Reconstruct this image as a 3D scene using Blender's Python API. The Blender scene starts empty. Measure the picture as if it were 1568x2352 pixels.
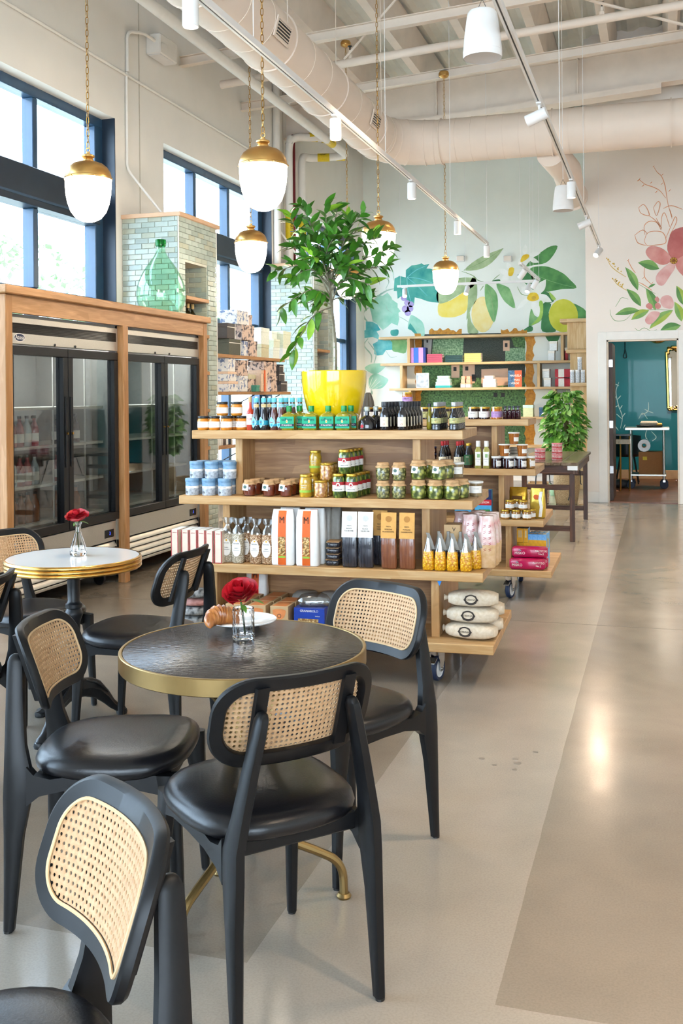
import bpy, bmesh, math, random
from mathutils import Vector, Matrix, Euler
rnd = random.Random(7)
S = bpy.context.scene
COL = S.collection
# ------------------------------------------------------------------ camera
T = math.radians(17.27); CT, ST = math.cos(T), math.sin(T)
F, HZ, CX0, CY0, ROLL = 2350.0, 1.45, 784.0, 906.0, 0.009
cam_d = bpy.data.cameras.new('camera'); cam = bpy.data.objects.new('camera', cam_d); COL.objects.link(cam)
cam_d.sensor_fit = 'VERTICAL'; cam_d.sensor_height = 36.0; cam_d.lens = 36.0 * F / 2352
cam_d.shift_y = (CY0 - 1176) / 2352; cam_d.clip_end = 200; cam_d.clip_start = 0.05
cam.matrix_world = Matrix.Translation((0, 0, HZ)) @ Matrix.Rotation(T, 4, 'Z') @ Matrix.Rotation(math.pi / 2, 4, 'X') @ Matrix.Rotation(-ROLL, 4, 'Z')
S.camera = cam
# ------------------------------------------------------------------ light and exposure
SKY_STRENGTH = 6.2
w = bpy.data.worlds.new('sky'); S.world = w; w.use_nodes = True
bg = w.node_tree.nodes['Background']; bg.inputs[0].default_value = (0.70, 0.85, 1.0, 1); bg.inputs[1].default_value = SKY_STRENGTH
S.view_settings.view_transform = 'Standard'; S.view_settings.look = 'None'
S.view_settings.gamma = 1.0; S.view_settings.exposure = 1.1; S.view_settings.use_curve_mapping = False
S.cycles.use_denoising = True
S.cycles.max_bounces = 7; S.cycles.diffuse_bounces = 3; S.cycles.transparent_max_bounces = 12
S.cycles.transmission_bounces = 6; S.cycles.glossy_bounces = 3
S.cycles.sample_clamp_indirect = 6.0; S.cycles.caustics_reflective = False; S.cycles.caustics_refractive = False
S.cycles.use_adaptive_sampling = True; S.cycles.adaptive_threshold = .09; S.cycles.adaptive_min_samples = 14
def portal(loc, rot, sx, sy):
    l = bpy.data.lights.new('window_portal', 'AREA'); l.shape = 'RECTANGLE'; l.size = sx; l.size_y = sy; l.cycles.is_portal = True
    o = bpy.data.objects.new('window_portal', l); o.location = loc; o.rotation_euler = rot; COL.objects.link(o)
WALL_X = -4.86
WINS = [(-0.7, 2.3), (2.4, 5.42), (5.5, 8.55), (9.53, 12.6), (13.45, 16.5)]      # windows of the long wall, by Y
WIN_Z0, WIN_Z1 = 0.45, 4.06
for (a, b) in WINS:
    portal((WALL_X - .25, (a + b) / 2, (WIN_Z0 + WIN_Z1) / 2), (0, -math.pi / 2, 0), WIN_Z1 - WIN_Z0, b - a)
portal((1.0, -4.05, 2.1), (math.pi / 2, 0, 0), 8.0, 3.4)
# ------------------------------------------------------------------ pixel helpers (target frame 1568 x 2352)
def ray(x, y):
    u, v = x - CX0, CY0 - y
    a, b = u * math.cos(ROLL) + v * math.sin(ROLL), -u * math.sin(ROLL) + v * math.cos(ROLL)
    r, up = a / F, b / F
    return Vector((r * CT - ST, r * ST + CT, up))
def onX(x, y, X): d = ray(x, y); k = X / d.x; return Vector((X, d.y * k, HZ + d.z * k))
def onY(x, y, Y): d = ray(x, y); k = Y / d.y; return Vector((d.x * k, Y, HZ + d.z * k))
def onZ(x, y, Z): d = ray(x, y); k = (Z - HZ) / d.z; return Vector((d.x * k, d.y * k, Z))
def cw(right, d, z=0): return Vector((right * CT - d * ST, right * ST + d * CT, z))   # camera plan coords -> world
def cdir(r, d): return (r * CT - d * ST, r * ST + d * CT)
# ------------------------------------------------------------------ materials
def lin(c):
    if isinstance(c, str):
        c = c.lstrip('#'); c = [int(c[i:i + 2], 16) / 255 for i in (0, 2, 4)]
    return tuple(x / 12.92 if x <= .04045 else ((x + .055) / 1.055) ** 2.4 for x in c) + (1,)
MATS = {}
def mat(name, color, rough=.5, metal=0, var=.06, scale=12, bump=0, bscale=None, emit=0, ecol=None, coat=0, trans=0, ior=1.45, spec=.5, stretch=None, color2=None, sheen=0, alpha=1, vor=0):
    if name in MATS: return MATS[name]
    m = bpy.data.materials.new(name); m.use_nodes = True; nt = m.node_tree; N, L = nt.nodes, nt.links
    b = N['Principled BSDF']; c = lin(color)
    b.inputs['Roughness'].default_value = rough; b.inputs['Metallic'].default_value = metal
    b.inputs['Coat Weight'].default_value = coat; b.inputs['Transmission Weight'].default_value = trans
    b.inputs['IOR'].default_value = ior; b.inputs['Specular IOR Level'].default_value = spec; b.inputs['Alpha'].default_value = alpha
    if emit:
        b.inputs['Emission Color'].default_value = lin(ecol or color); b.inputs['Emission Strength'].default_value = emit
    tc = N.new('ShaderNodeTexCoord'); mp = N.new('ShaderNodeMapping'); L.new(tc.outputs['Object'], mp.inputs[0])
    if stretch: mp.inputs['Scale'].default_value = stretch
    nz = N.new('ShaderNodeTexNoise'); nz.inputs['Scale'].default_value = scale; nz.inputs['Detail'].default_value = 4; L.new(mp.outputs[0], nz.inputs[0])
    rp = N.new('ShaderNodeValToRGB'); rp.color_ramp.elements[0].position = .3; rp.color_ramp.elements[1].position = .7
    c2 = lin(color2) if color2 else tuple(min(1, x * (1 + var)) for x in c[:3]) + (1,)
    c1 = c if color2 else tuple(x * (1 - var) for x in c[:3]) + (1,)
    rp.color_ramp.elements[0].color = c1; rp.color_ramp.elements[1].color = c2
    src = nz.outputs[0]
    if vor:
        vo = N.new('ShaderNodeTexVoronoi'); vo.inputs['Scale'].default_value = vor; L.new(mp.outputs[0], vo.inputs[0]); src = vo.outputs['Distance']
        rp.color_ramp.elements[0].position = .15; rp.color_ramp.elements[1].position = .62; rp.color_ramp.elements[0].color, rp.color_ramp.elements[1].color = c2, c1
    L.new(src, rp.inputs[0]); L.new(rp.outputs[0], b.inputs['Base Color'])
    if bump and vor:
        bp = N.new('ShaderNodeBump'); bp.inputs['Strength'].default_value = bump; bp.inputs['Distance'].default_value = .004; bp.invert = True; L.new(src, bp.inputs['Height']); L.new(bp.outputs[0], b.inputs['Normal'])
    elif bump:
        bp = N.new('ShaderNodeBump'); bp.inputs['Strength'].default_value = bump; bp.inputs['Distance'].default_value = .01
        if bscale:
            n2 = N.new('ShaderNodeTexNoise'); n2.inputs['Scale'].default_value = bscale; n2.inputs['Detail'].default_value = 3; L.new(mp.outputs[0], n2.inputs[0]); L.new(n2.outputs[0], bp.inputs['Height'])
        else: L.new(nz.outputs[0], bp.inputs['Height'])
        L.new(bp.outputs[0], b.inputs['Normal'])
    MATS[name] = m; return m
def thin_glass(name, tint, refl=.06, rough=.0, hi=.9):
    """clear sheet: mostly see-through, with the mirror reflection of a flat pane"""
    m = bpy.data.materials.new(name); m.use_nodes = True; nt = m.node_tree; N, L = nt.nodes, nt.links
    N.remove(N['Principled BSDF']); out = N['Material Output']
    t = N.new('ShaderNodeBsdfTransparent'); t.inputs[0].default_value = lin(tint)
    g = N.new('ShaderNodeBsdfGlossy'); g.inputs['Roughness'].default_value = rough
    lw = N.new('ShaderNodeLayerWeight'); lw.inputs[0].default_value = .3
    mr = N.new('ShaderNodeMapRange'); mr.inputs['To Min'].default_value = refl; mr.inputs['To Max'].default_value = hi
    pw = N.new('ShaderNodeMath'); pw.operation = 'POWER'; pw.inputs[1].default_value = 3; L.new(lw.outputs['Facing'], pw.inputs[0]); L.new(pw.outputs[0], mr.inputs[0])
    mx = N.new('ShaderNodeMixShader'); L.new(mr.outputs[0], mx.inputs[0]); L.new(t.outputs[0], mx.inputs[1]); L.new(g.outputs[0], mx.inputs[2]); L.new(mx.outputs[0], out.inputs[0])
    MATS[name] = m; return m
def wood(name, base, dark, rough=.45, axis=0, staves=True, sw=.045):
    """oiled block-board: staves along the chosen axis with grain"""
    m = bpy.data.materials.new(name); m.use_nodes = True; nt = m.node_tree; N, L = nt.nodes, nt.links; b = N['Principled BSDF']
    b.inputs['Roughness'].default_value = rough
    tc = N.new('ShaderNodeTexCoord'); mp = N.new('ShaderNodeMapping'); L.new(tc.outputs['Object'], mp.inputs[0])
    sc = [14, 14, 14]; sc[axis] = 1.2; mp.inputs['Scale'].default_value = sc
    nz = N.new('ShaderNodeTexNoise'); nz.inputs['Scale'].default_value = 4; nz.inputs['Detail'].default_value = 6; nz.inputs['Distortion'].default_value = .6; L.new(mp.outputs[0], nz.inputs[0])
    mp2 = N.new('ShaderNodeMapping'); s2 = [1 / sw] * 3; s2[axis] = 1.6; mp2.inputs['Scale'].default_value = s2; L.new(tc.outputs['Object'], mp2.inputs[0])
    vo = N.new('ShaderNodeTexVoronoi'); vo.inputs['Scale'].default_value = 1.0; vo.inputs['Randomness'].default_value = .5; L.new(mp2.outputs[0], vo.inputs[0])
    bw = N.new('ShaderNodeRGBToBW'); L.new(vo.outputs['Color'], bw.inputs[0])
    mx = N.new('ShaderNodeMath'); mx.operation = 'MULTIPLY_ADD'; mx.inputs[1].default_value = .45 if staves else .12; L.new(bw.outputs[0], mx.inputs[0]); L.new(nz.outputs[0], mx.inputs[2])
    rp = N.new('ShaderNodeValToRGB'); rp.color_ramp.elements[0].position = .38; rp.color_ramp.elements[1].position = .85
    rp.color_ramp.elements[0].color = lin(base); rp.color_ramp.elements[1].color = lin(dark)
    L.new(mx.outputs[0], rp.inputs[0]); L.new(rp.outputs[0], b.inputs['Base Color'])
    bp = N.new('ShaderNodeBump'); bp.inputs['Strength'].default_value = .08; L.new(nz.outputs[0], bp.inputs['Height']); L.new(bp.outputs[0], b.inputs['Normal'])
    MATS[name] = m; return m
def M(n): return MATS[n]
# ------------------------------------------------------------------ mesh builder
class MB:
    def __init__(s): s.v, s.f, s.m = [], [], []
    def _f(s, idx, mi=0): s.f.append(idx); s.m.append(mi)
    def box(s, x0, x1, y0, y1, z0, z1, mi=0):
        n = len(s.v); s.v += [(x0, y0, z0), (x1, y0, z0), (x1, y1, z0), (x0, y1, z0), (x0, y0, z1), (x1, y0, z1), (x1, y1, z1), (x0, y1, z1)]
        for q in ((0, 3, 2, 1), (4, 5, 6, 7), (0, 1, 5, 4), (1, 2, 6, 5), (2, 3, 7, 6), (3, 0, 4, 7)): s._f([n + i for i in q], mi)
        return s
    def bbox(s, x0, x1, y0, y1, z0, z1, b=.004, mi=0):
        """box with chamfered edges"""
        b = min(b, (x1 - x0) * .45, (y1 - y0) * .45, (z1 - z0) * .45); n = len(s.v)
        X = (x0, x0 + b, x1 - b, x1); Y = (y0, y0 + b, y1 - b, y1); Z = (z0, z0 + b, z1 - b, z1)
        P = {}
        for i in (0, 1):
            for j in (0, 1):
                for k in (0, 1):
                    xo, xi = (X[0], X[1]) if i == 0 else (X[3], X[2]); yo, yi = (Y[0], Y[1]) if j == 0 else (Y[3], Y[2]); zo, zi = (Z[0], Z[1]) if k == 0 else (Z[3], Z[2])
                    for t, p in (('x', (xo, yi, zi)), ('y', (xi, yo, zi)), ('z', (xi, yi, zo))): P[(i, j, k, t)] = len(s.v); s.v.append(p)
        g = lambda i, j, k, t: P[(i, j, k, t)]
        for i in (0, 1): s._f([g(i, 0, 0, 'x'), g(i, 1, 0, 'x'), g(i, 1, 1, 'x'), g(i, 0, 1, 'x')], mi)
        for j in (0, 1): s._f([g(0, j, 0, 'y'), g(1, j, 0, 'y'), g(1, j, 1, 'y'), g(0, j, 1, 'y')], mi)
        for k in (0, 1): s._f([g(0, 0, k, 'z'), g(1, 0, k, 'z'), g(1, 1, k, 'z'), g(0, 1, k, 'z')], mi)
        for i in (0, 1):
            for j in (0, 1): s._f([g(i, j, 0, 'x'), g(i, j, 1, 'x'), g(i, j, 1, 'y'), g(i, j, 0, 'y')], mi)
            for k in (0, 1): s._f([g(i, 0, k, 'x'), g(i, 1, k, 'x'), g(i, 1, k, 'z'), g(i, 0, k, 'z')], mi)
        for j in (0, 1):
            for k in (0, 1): s._f([g(0, j, k, 'y'), g(1, j, k, 'y'), g(1, j, k, 'z'), g(0, j, k, 'z')], mi)
        for i in (0, 1):
            for j in (0, 1):
                for k in (0, 1): s._f([g(i, j, k, 'x'), g(i, j, k, 'y'), g(i, j, k, 'z')], mi)
        return s
    def ring(s, pts): n = len(s.v); s.v += [tuple(p) for p in pts]; return list(range(n, n + len(pts)))
    def bridge(s, a, b, mi=0, closed=True):
        k = len(a)
        for i in range(k if closed else k - 1): s._f([a[i], a[(i + 1) % k], b[(i + 1) % k], b[i]], mi)
    def lathe(s, prof, n=20, o=(0, 0, 0), mi=0, caps=True, mis=None, sq=None):
        """prof: (r, z) pairs; mis: material index per band; sq: squareness exponent for a rounded-square section"""
        R = []
        for r, z in prof:
            pts = []
            for i in range(n):
                a = 2 * math.pi * i / n + (math.pi / n if sq else 0); c, q = math.cos(a), math.sin(a)
                if sq: k = (abs(c) ** sq + abs(q) ** sq) ** (-1 / sq)
                else: k = 1
                pts.append((o[0] + r * k * c, o[1] + r * k * q, o[2] + z))
            R.append(s.ring(pts))
        for j in range(len(R) - 1): s.bridge(R[j], R[j + 1], mis[j] if mis else mi)
        if caps: s._f(R[0][::-1], mis[0] if mis else mi); s._f(R[-1], mis[-1] if mis else mi)
        return s
    def tube(s, path, r, n=8, mi=0, caps=True, radii=None):
        P = [Vector(p) for p in path]; R = []; up = None
        for i, p in enumerate(P):
            t = (P[min(i + 1, len(P) - 1)] - P[max(i - 1, 0)]).normalized()
            if up is None: up = t.orthogonal().normalized()
            up = (up - t * up.dot(t)); up = up.normalized() if up.length > 1e-6 else t.orthogonal().normalized()
            sd = t.cross(up); rr = radii[i] if radii else r
            R.append(s.ring([p + (up * math.cos(2 * math.pi * k / n) + sd * math.sin(2 * math.pi * k / n)) * rr for k in range(n)]))
        for j in range(len(R) - 1): s.bridge(R[j], R[j + 1], mi)
        if caps: s._f(R[0][::-1], mi); s._f(R[-1], mi)
        return s
    def loft(s, rings, mi=0, caps=True):
        R = [s.ring(r) for r in rings]
        for j in range(len(R) - 1): s.bridge(R[j], R[j + 1], mi)
        if caps: s._f(R[0][::-1], mi); s._f(R[-1], mi)
        return s
    def prism(s, pts, off, mi=0, caps=True):
        """flat polygon pts (3-D) extruded by vector off"""
        o = Vector(off); a = s.ring(pts); b = s.ring([Vector(p) + o for p in pts])
        s.bridge(a, b, mi)
        if caps: s._f(a[::-1], mi); s._f(b, mi)
        return s
    def face(s, pts, mi=0): s._f(s.ring(pts), mi); return s
    def move(s, off, start=0):
        s.v[start:] = [(x + off[0], y + off[1], z + off[2]) for x, y, z in s.v[start:]]; return s
    def xf(s, mtx, start=0):
        s.v[start:] = [tuple(mtx @ Vector(p)) for p in s.v[start:]]; return s
    def mesh(s, name, mats, ang=35, smooth=True):
        me = bpy.data.meshes.new(name); me.from_pydata(s.v, [], s.f)
        for m in (mats if isinstance(mats, (list, tuple)) else [mats]): me.materials.append(m if not isinstance(m, str) else MATS[m])
        me.polygons.foreach_set('material_index', s.m)
        bm = bmesh.new(); bm.from_mesh(me); bmesh.ops.recalc_face_normals(bm, faces=bm.faces); bm.to_mesh(me); bm.free()
        if smooth:
            me.polygons.foreach_set('use_smooth', [True] * len(me.polygons)); me.set_sharp_from_angle(angle=math.radians(ang))
        me.update(); return me
    def build(s, name, mats, parent=None, loc=(0, 0, 0), rz=0, ang=35, **k): return ob(name, s.mesh(name, mats, ang), parent, loc, rz, **k)
def ob(name, me, parent=None, loc=(0, 0, 0), rz=0, rot=None, scale=None, label=None, cat=None, group=None, kind=None):
    o = bpy.data.objects.new(name, me); COL.objects.link(o)
    if parent is not None: o.parent = parent
    o.location = loc; o.rotation_euler = rot if rot else (0, 0, rz)
    if scale is not None: o.scale = scale if not isinstance(scale, (int, float)) else (scale,) * 3
    return tag(o, label, cat, group, kind)
def tag(o, label=None, cat=None, group=None, kind=None):
    if label: o['label'] = label
    if cat: o['category'] = cat
    if group: o['group'] = group
    if kind: o['kind'] = kind
    return o
def thing(name, label, cat, loc=(0, 0, 0), rz=0, group=None, kind=None): return ob(name, None, None, loc, rz, label=label, cat=cat, group=group, kind=kind)
KIDS = {}
def copy_tree(o, loc=None, rz=None, label=None, group=None, parent=None):
    c = o.copy(); COL.objects.link(c); c.parent = parent
    if loc is not None: c.location = loc
    if rz is not None: c.rotation_euler = (0, 0, rz)
    if label: c['label'] = label
    if group: c['group'] = group
    for k in list(o.children): copy_tree(k, parent=c)
    return c
TXT = {}
def text_mesh(s, size, m, wrap=None, ext=.0004, xs=1.0):
    key = (s, size, m, wrap, xs)
    if key in TXT: return TXT[key]
    cu = bpy.data.curves.new('lettering', 'FONT'); cu.body = s; cu.size = size; cu.align_x = 'CENTER'; cu.align_y = 'CENTER'; cu.resolution_u = 2; cu.extrude = ext
    t = bpy.data.objects.new('lettering_tmp', cu); me = bpy.data.meshes.new_from_object(t); bpy.data.objects.remove(t); me.name = 'lettering'
    for v in me.vertices:
        x, y, z = v.co; x *= xs
        if wrap: a = x / wrap; v.co = ((wrap + z) * math.sin(a), -(wrap + z) * math.cos(a), y)
        else: v.co = (x, -z, y)
    me.materials.clear(); me.materials.append(MATS[m]); TXT[key] = me; return me
def lettering(s, size, m, parent, loc=(0, 0, 0), wrap=None, rot=None, xs=1.0, name='lettering'):
    """lettering that faces local -Y, or wraps a can of radius wrap"""
    return ob(name, text_mesh(s, size, m, wrap, xs=xs), parent, loc, rot=rot)
def rrect(w, h, r, n=5):
    pts = []
    for cx, cy, a0 in ((w / 2 - r, h / 2 - r, 0), (-w / 2 + r, h / 2 - r, 90), (-w / 2 + r, -h / 2 + r, 180), (w / 2 - r, -h / 2 + r, 270)):
        for i in range(n): a = math.radians(a0 + 90 * i / (n - 1)); pts.append((cx + r * math.cos(a), cy + r * math.sin(a)))
    return pts
def smoothline(pts, n=6):
    """Catmull-Rom through 3-D points"""
    P = [Vector(p) for p in pts]; out = []
    for i in range(len(P) - 1):
        a, b, c, d = P[max(i - 1, 0)], P[i], P[i + 1], P[min(i + 2, len(P) - 1)]
        for k in range(n):
            t = k / n; out.append(.5 * ((2 * b) + (c - a) * t + (2 * a - 5 * b + 4 * c - d) * t * t + (3 * b - a - 3 * c + d) * t ** 3))
    out.append(P[-1]); return out
ORD = ['first', 'second', 'third', 'fourth', 'fifth', 'sixth', 'seventh', 'eighth', 'ninth', 'tenth', 'eleventh', 'twelfth']
# ------------------------------------------------------------------ shared materials
mat('plaster', 'f3efe6', .85, var=.02, scale=3); mat('mint_plaster', 'eff2e9', .8, var=.03, scale=2); mat('paint_white', 'f2eee6', .5, var=.02)
mat('door_wall_plaster', 'f3e9de', .8, var=.02, scale=2)
mat('deck_white', 'e9e8de', .7, var=.05, scale=4); mat('steel_white', 'efe0d0', .55, var=.04, scale=5)
mat('duct_white', 'ead9c9', .5, var=.02, scale=4)
mat('window_navy', '2c4a66', .35, var=.08, scale=6, coat=.3); mat('window_navy_dark', '23303f', .4, var=.08, scale=6)
thin_glass('pane_glass', 'f6fbff', .03, hi=.5); thin_glass('cooler_glass', 'dde1e0', .09, hi=.8)
mat('black_wood', '0d0d0f', .42, spec=.4, var=.1, scale=30, bump=.03); mat('black_leather', '121114', .3, spec=.55, var=.08, scale=60, bump=.05, bscale=200)
mat('cane', 'b98f66', .6, color2='caa57c', scale=90); mat('cane_bead', 'd6b488', .55, scale=50)
mat('brass', 'b58a45', .28, metal=1, var=.08, scale=25); mat('brass_bright', 'd9a95c', .22, metal=1, var=.06, scale=20); mat('brass_satin', '9d8356', .38, metal=1, var=.05)
mat('steel', 'cfccc4', .32, metal=.85, var=.05, scale=4, stretch=(1, 30, 30)); mat('steel_dark', '4b4b4b', .4, metal=1); mat('chrome', 'c9c9c9', .15, metal=1)
mat('black_plastic', '0a0a0c', .3, var=.1); mat('black_iron', '15171b', .38, var=.15, scale=40, bump=.15); mat('rubber_navy', '1e2a44', .5, var=.1)
mat('white_plastic', 'ece9e6', .4, var=.02); mat('white_gloss', 'f6f6f4', .12, var=.01, coat=.4); mat('white_paper', 'f2f0ea', .7, var=.02); mat('ink', '22201f', .7); mat('ink_red', 'b3202a', .6); mat('ink_green', '2f7a3c', .6); mat('ink_grey', '8d8b86', .7)
wood('oak', '#cdaa7a', '#b38853', .42, 0); wood('oak_y', '#cdaa7a', '#b38853', .42, 1); wood('oak_z', '#c9a472', '#ad804d', .42, 2); wood('oak_panel', '#b98d5f', '#8d6440', .45, 0)
wood('maple', '#c9986a', '#a97a4a', .4, 1); wood('maple_z', '#c9986a', '#a67442', .4, 2); wood('pale_oak', '#d8bd93', '#bd9a69', .45, 0); wood('pale_oak_z', '#d5b98d', '#b9955f', .45, 2)
wood('dark_wood', '#6b4630', '#3f2618', .4, 0); wood('dark_wood_y', '#8a7d68', '#5b4c3a', .22, 1); wood('dark_wood_z', '#6b4630', '#3f2618', .4, 2); wood('floor_wood', '#8a5330', '#5e3319', .35, 0, sw=.12)
# ================================================================== the room
def floor_material():
    m = bpy.data.materials.new('polished_concrete'); m.use_nodes = True; nt = m.node_tree; N, L = nt.nodes, nt.links; b = N['Principled BSDF']
    b.inputs['Roughness'].default_value = .2; b.inputs['Specular IOR Level'].default_value = .6
    tc = N.new('ShaderNodeTexCoord')
    def noise(sc, det=5, dist=0):
        n = N.new('ShaderNodeTexNoise'); n.inputs['Scale'].default_value = sc; n.inputs['Detail'].default_value = det; n.inputs['Distortion'].default_value = dist; L.new(tc.outputs['Object'], n.inputs[0]); return n
    big = noise(.55, 6, .8); mid = noise(5, 5, .3); fine = noise(160, 2)
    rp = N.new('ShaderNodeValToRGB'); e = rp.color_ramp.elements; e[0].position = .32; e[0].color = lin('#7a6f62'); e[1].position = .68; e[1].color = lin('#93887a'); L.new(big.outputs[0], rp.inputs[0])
    sep = N.new('ShaderNodeSeparateXYZ'); L.new(tc.outputs['Object'], sep.inputs[0])
    def math_(op, a, b2=None):
        n = N.new('ShaderNodeMath'); n.operation = op
        for i, q in enumerate((a, b2)):
            if q is None: continue
            if isinstance(q, (int, float)): n.inputs[i].default_value = q
            else: L.new(q, n.inputs[i])
        return n.outputs[0]
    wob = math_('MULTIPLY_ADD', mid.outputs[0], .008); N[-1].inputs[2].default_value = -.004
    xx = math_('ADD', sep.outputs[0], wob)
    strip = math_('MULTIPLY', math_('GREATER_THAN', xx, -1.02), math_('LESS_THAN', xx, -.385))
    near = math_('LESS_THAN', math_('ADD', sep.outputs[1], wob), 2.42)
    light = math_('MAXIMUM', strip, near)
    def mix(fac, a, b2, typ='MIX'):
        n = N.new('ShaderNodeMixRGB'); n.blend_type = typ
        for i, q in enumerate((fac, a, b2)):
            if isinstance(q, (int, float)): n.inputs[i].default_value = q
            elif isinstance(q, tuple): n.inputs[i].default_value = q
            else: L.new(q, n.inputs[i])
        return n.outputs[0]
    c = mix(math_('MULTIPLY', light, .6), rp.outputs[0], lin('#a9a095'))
    m2 = N.new('ShaderNodeValToRGB'); m2.color_ramp.elements[0].position = .25; m2.color_ramp.elements[0].color = (.84, .84, .84, 1); m2.color_ramp.elements[1].position = .75; m2.color_ramp.elements[1].color = (1.08, 1.06, 1.03, 1); L.new(mid.outputs[0], m2.inputs[0])
    c = mix(.5, c, m2.outputs[0], 'MULTIPLY')
    f2 = N.new('ShaderNodeValToRGB'); f2.color_ramp.elements[0].position = .35; f2.color_ramp.elements[0].color = (.75, .75, .75, 1); f2.color_ramp.elements[1].position = .6; f2.color_ramp.elements[1].color = (1.05, 1.05, 1.05, 1); L.new(fine.outputs[0], f2.inputs[0])
    c = mix(.35, c, f2.outputs[0], 'MULTIPLY')
    L.new(c, b.inputs['Base Color'])
    rr = N.new('ShaderNodeMapRange'); rr.inputs['From Min'].default_value = .3; rr.inputs['From Max'].default_value = .7; rr.inputs['To Min'].default_value = .17; rr.inputs['To Max'].default_value = .23; L.new(mid.outputs[0], rr.inputs[0]); L.new(rr.outputs[0], b.inputs['Roughness'])
    MATS['polished_concrete'] = m
floor_material()
RX, BY, MY, DY = 6.2, -4.0, 17.0, 13.85        # right wall X, wall behind the camera Y, mural wall Y, doorway wall Y
RET = -0.92                                    # return wall X between alcove and doorway wall
ZC = 6.35
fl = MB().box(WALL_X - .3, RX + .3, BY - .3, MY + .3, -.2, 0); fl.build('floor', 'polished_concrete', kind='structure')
jm = mat('joint_filler', '6f685e', .8)
fj = bpy.data.objects['floor']
for k, (x0, y0, x1, y1) in enumerate([(-4.7, 6.55, 6, 6.55), (-4.7, 9.6, 6, 9.6), (-4.7, 12.2, 6, 12.2)]):
    MB().box(min(x0, x1) - .0025, max(x0, x1) + .0025, min(y0, y1) - .0025, max(y0, y1) + .0025, -.001, .0006).build('joint', jm, fj)
# small dark stains near the middle of the aisle
sm = mat('floor_stain', '7d766c', .4)
for (x, y, r) in [(1106, 1742, .012), (1135, 1757, .010), (1183, 1743, .013), (1188, 1753, .015), (1229, 1727, .012), (1181, 1768, .010)]:
    p = onZ(x, y, 0); MB().lathe([(r, 0), (r, .0008)], 12, (p.x, p.y, 0)).build('stain', sm, fj)
# long wall with windows
wl = MB(); edges = []; y0 = BY - .3
for (a, b) in WINS:
    wl.box(WALL_X - .3, WALL_X, y0, a, 0, ZC); wl.box(WALL_X - .3, WALL_X, a, b, 0, WIN_Z0); wl.box(WALL_X - .3, WALL_X, a, b, WIN_Z1, ZC); y0 = b
wl.box(WALL_X - .3, WALL_X, y0, MY + .3, 0, ZC)
wall_left = wl.build('wall_left', 'plaster', kind='structure')
gr = mat('panel_joint', 'c9c2b4', .9)
for yy in (9.02, 13.05): MB().box(WALL_X, WALL_X + .004, yy - .008, yy + .008, WIN_Z0, 5.9).build('panel_joint', gr, wall_left)
for n, (a, b) in enumerate(WINS):
    t = thing('window_%d' % (n + 1), None, None, (WALL_X, a, 0), kind='structure'); W = b - a; xo = -.2
    fr = .09
    # outer frame members, each its own bar
    MB().bbox(xo - .05, xo + .07, 0, W, WIN_Z1 - fr, WIN_Z1, .006).build('frame_head', 'window_navy', t)
    MB().bbox(xo - .05, xo + .07, 0, W, WIN_Z0, WIN_Z0 + fr, .006).build('frame_sill', 'window_navy', t)
    MB().bbox(xo - .05, xo + .07, 0, fr, WIN_Z0 + fr, WIN_Z1 - fr, .006).build('frame_jamb', 'window_navy', t)
    MB().bbox(xo - .05, xo + .07, W - fr * 1.6, W, WIN_Z0 + fr, WIN_Z1 - fr, .006).build('frame_jamb', 'window_navy', t)
    MB().box(xo + .07, .0, W - .012, W, WIN_Z0, WIN_Z1).build('reveal', 'window_navy_dark', t)
    TR0, TR1 = 3.04, 3.36
    tr = MB().bbox(xo - .06, xo + .12, fr, W - fr * 1.6, TR0, TR1, .006); tr.build('transom', 'window_navy_dark', t)
    MB().box(xo + .12, xo + .135, fr, W - fr * 1.6, TR0 + .05, TR0 + .07).build('transom_bead', 'window_navy', t)
    MB().bbox(xo - .05, xo + .05, fr, W - fr * 1.6, 2.30, 2.37, .006).build('rail', 'window_navy', t)
    nb = 3; cw_ = (W - fr * 2.6) / nb
    for i in range(1, nb):
        y = fr + cw_ * i
        for (za, zb) in ((TR1, WIN_Z1 - fr), (2.37, TR0), (WIN_Z0 + fr, 2.30)): MB().bbox(xo - .05, xo + .06, y - .035, y + .035, za, zb, .006).build('mullion', 'window_navy', t)
    for i in range(nb):
        ya, yb = fr + cw_ * i, fr + cw_ * (i + 1)
        for (za, zb) in ((TR1, WIN_Z1 - fr), (2.37, TR0), (WIN_Z0 + fr, 2.30)): MB().box(xo - .004, xo + .002, ya, yb, za, zb).build('pane', 'pane_glass', t)
# doorway wall, mural wall, return wall, other walls
DX0, DX1, DZ1 = -.66, .235, 2.13
dw = MB().box(RET, DX0, DY, DY + .16, 0, ZC).box(DX1, RX + .3, DY, DY + .16, 0, ZC).box(DX0, DX1, DY, DY + .16, DZ1, ZC)
dw.build('wall_back', 'door_wall_plaster', kind='structure')
MB().box(RET, RET + .16, DY + .16, MY, 0, ZC).build('wall_return', 'door_wall_plaster', kind='structure')
MB().box(WALL_X - .3, RET + .16, MY, MY + .3, 0, ZC).build('wall_mural', 'mint_plaster', kind='structure')
MB().box(RX, RX + .3, BY - .3, DY + .16, 0, ZC).build('wall_right', 'plaster', kind='structure')
wf = MB().box(WALL_X - .3, -3.0, BY - .3, BY, 0, ZC).box(5.0, RX + .3, BY - .3, BY, 0, ZC).box(-3.0, 5.0, BY - .3, BY, 3.8, ZC).box(-3.0, 5.0, BY - .3, BY, 0, .4)
wf.build('wall_front', 'plaster', kind='structure')
t = thing('window_6', None, None, (0, BY, 0), kind='structure')  # unseen storefront window behind the camera, added to bring in daylight
for x in (-3, -1, 1, 3, 4.93): MB().box(x, x + .07, -.2, -.1, .4, 3.8).build('mullion', 'window_navy', t)
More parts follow.
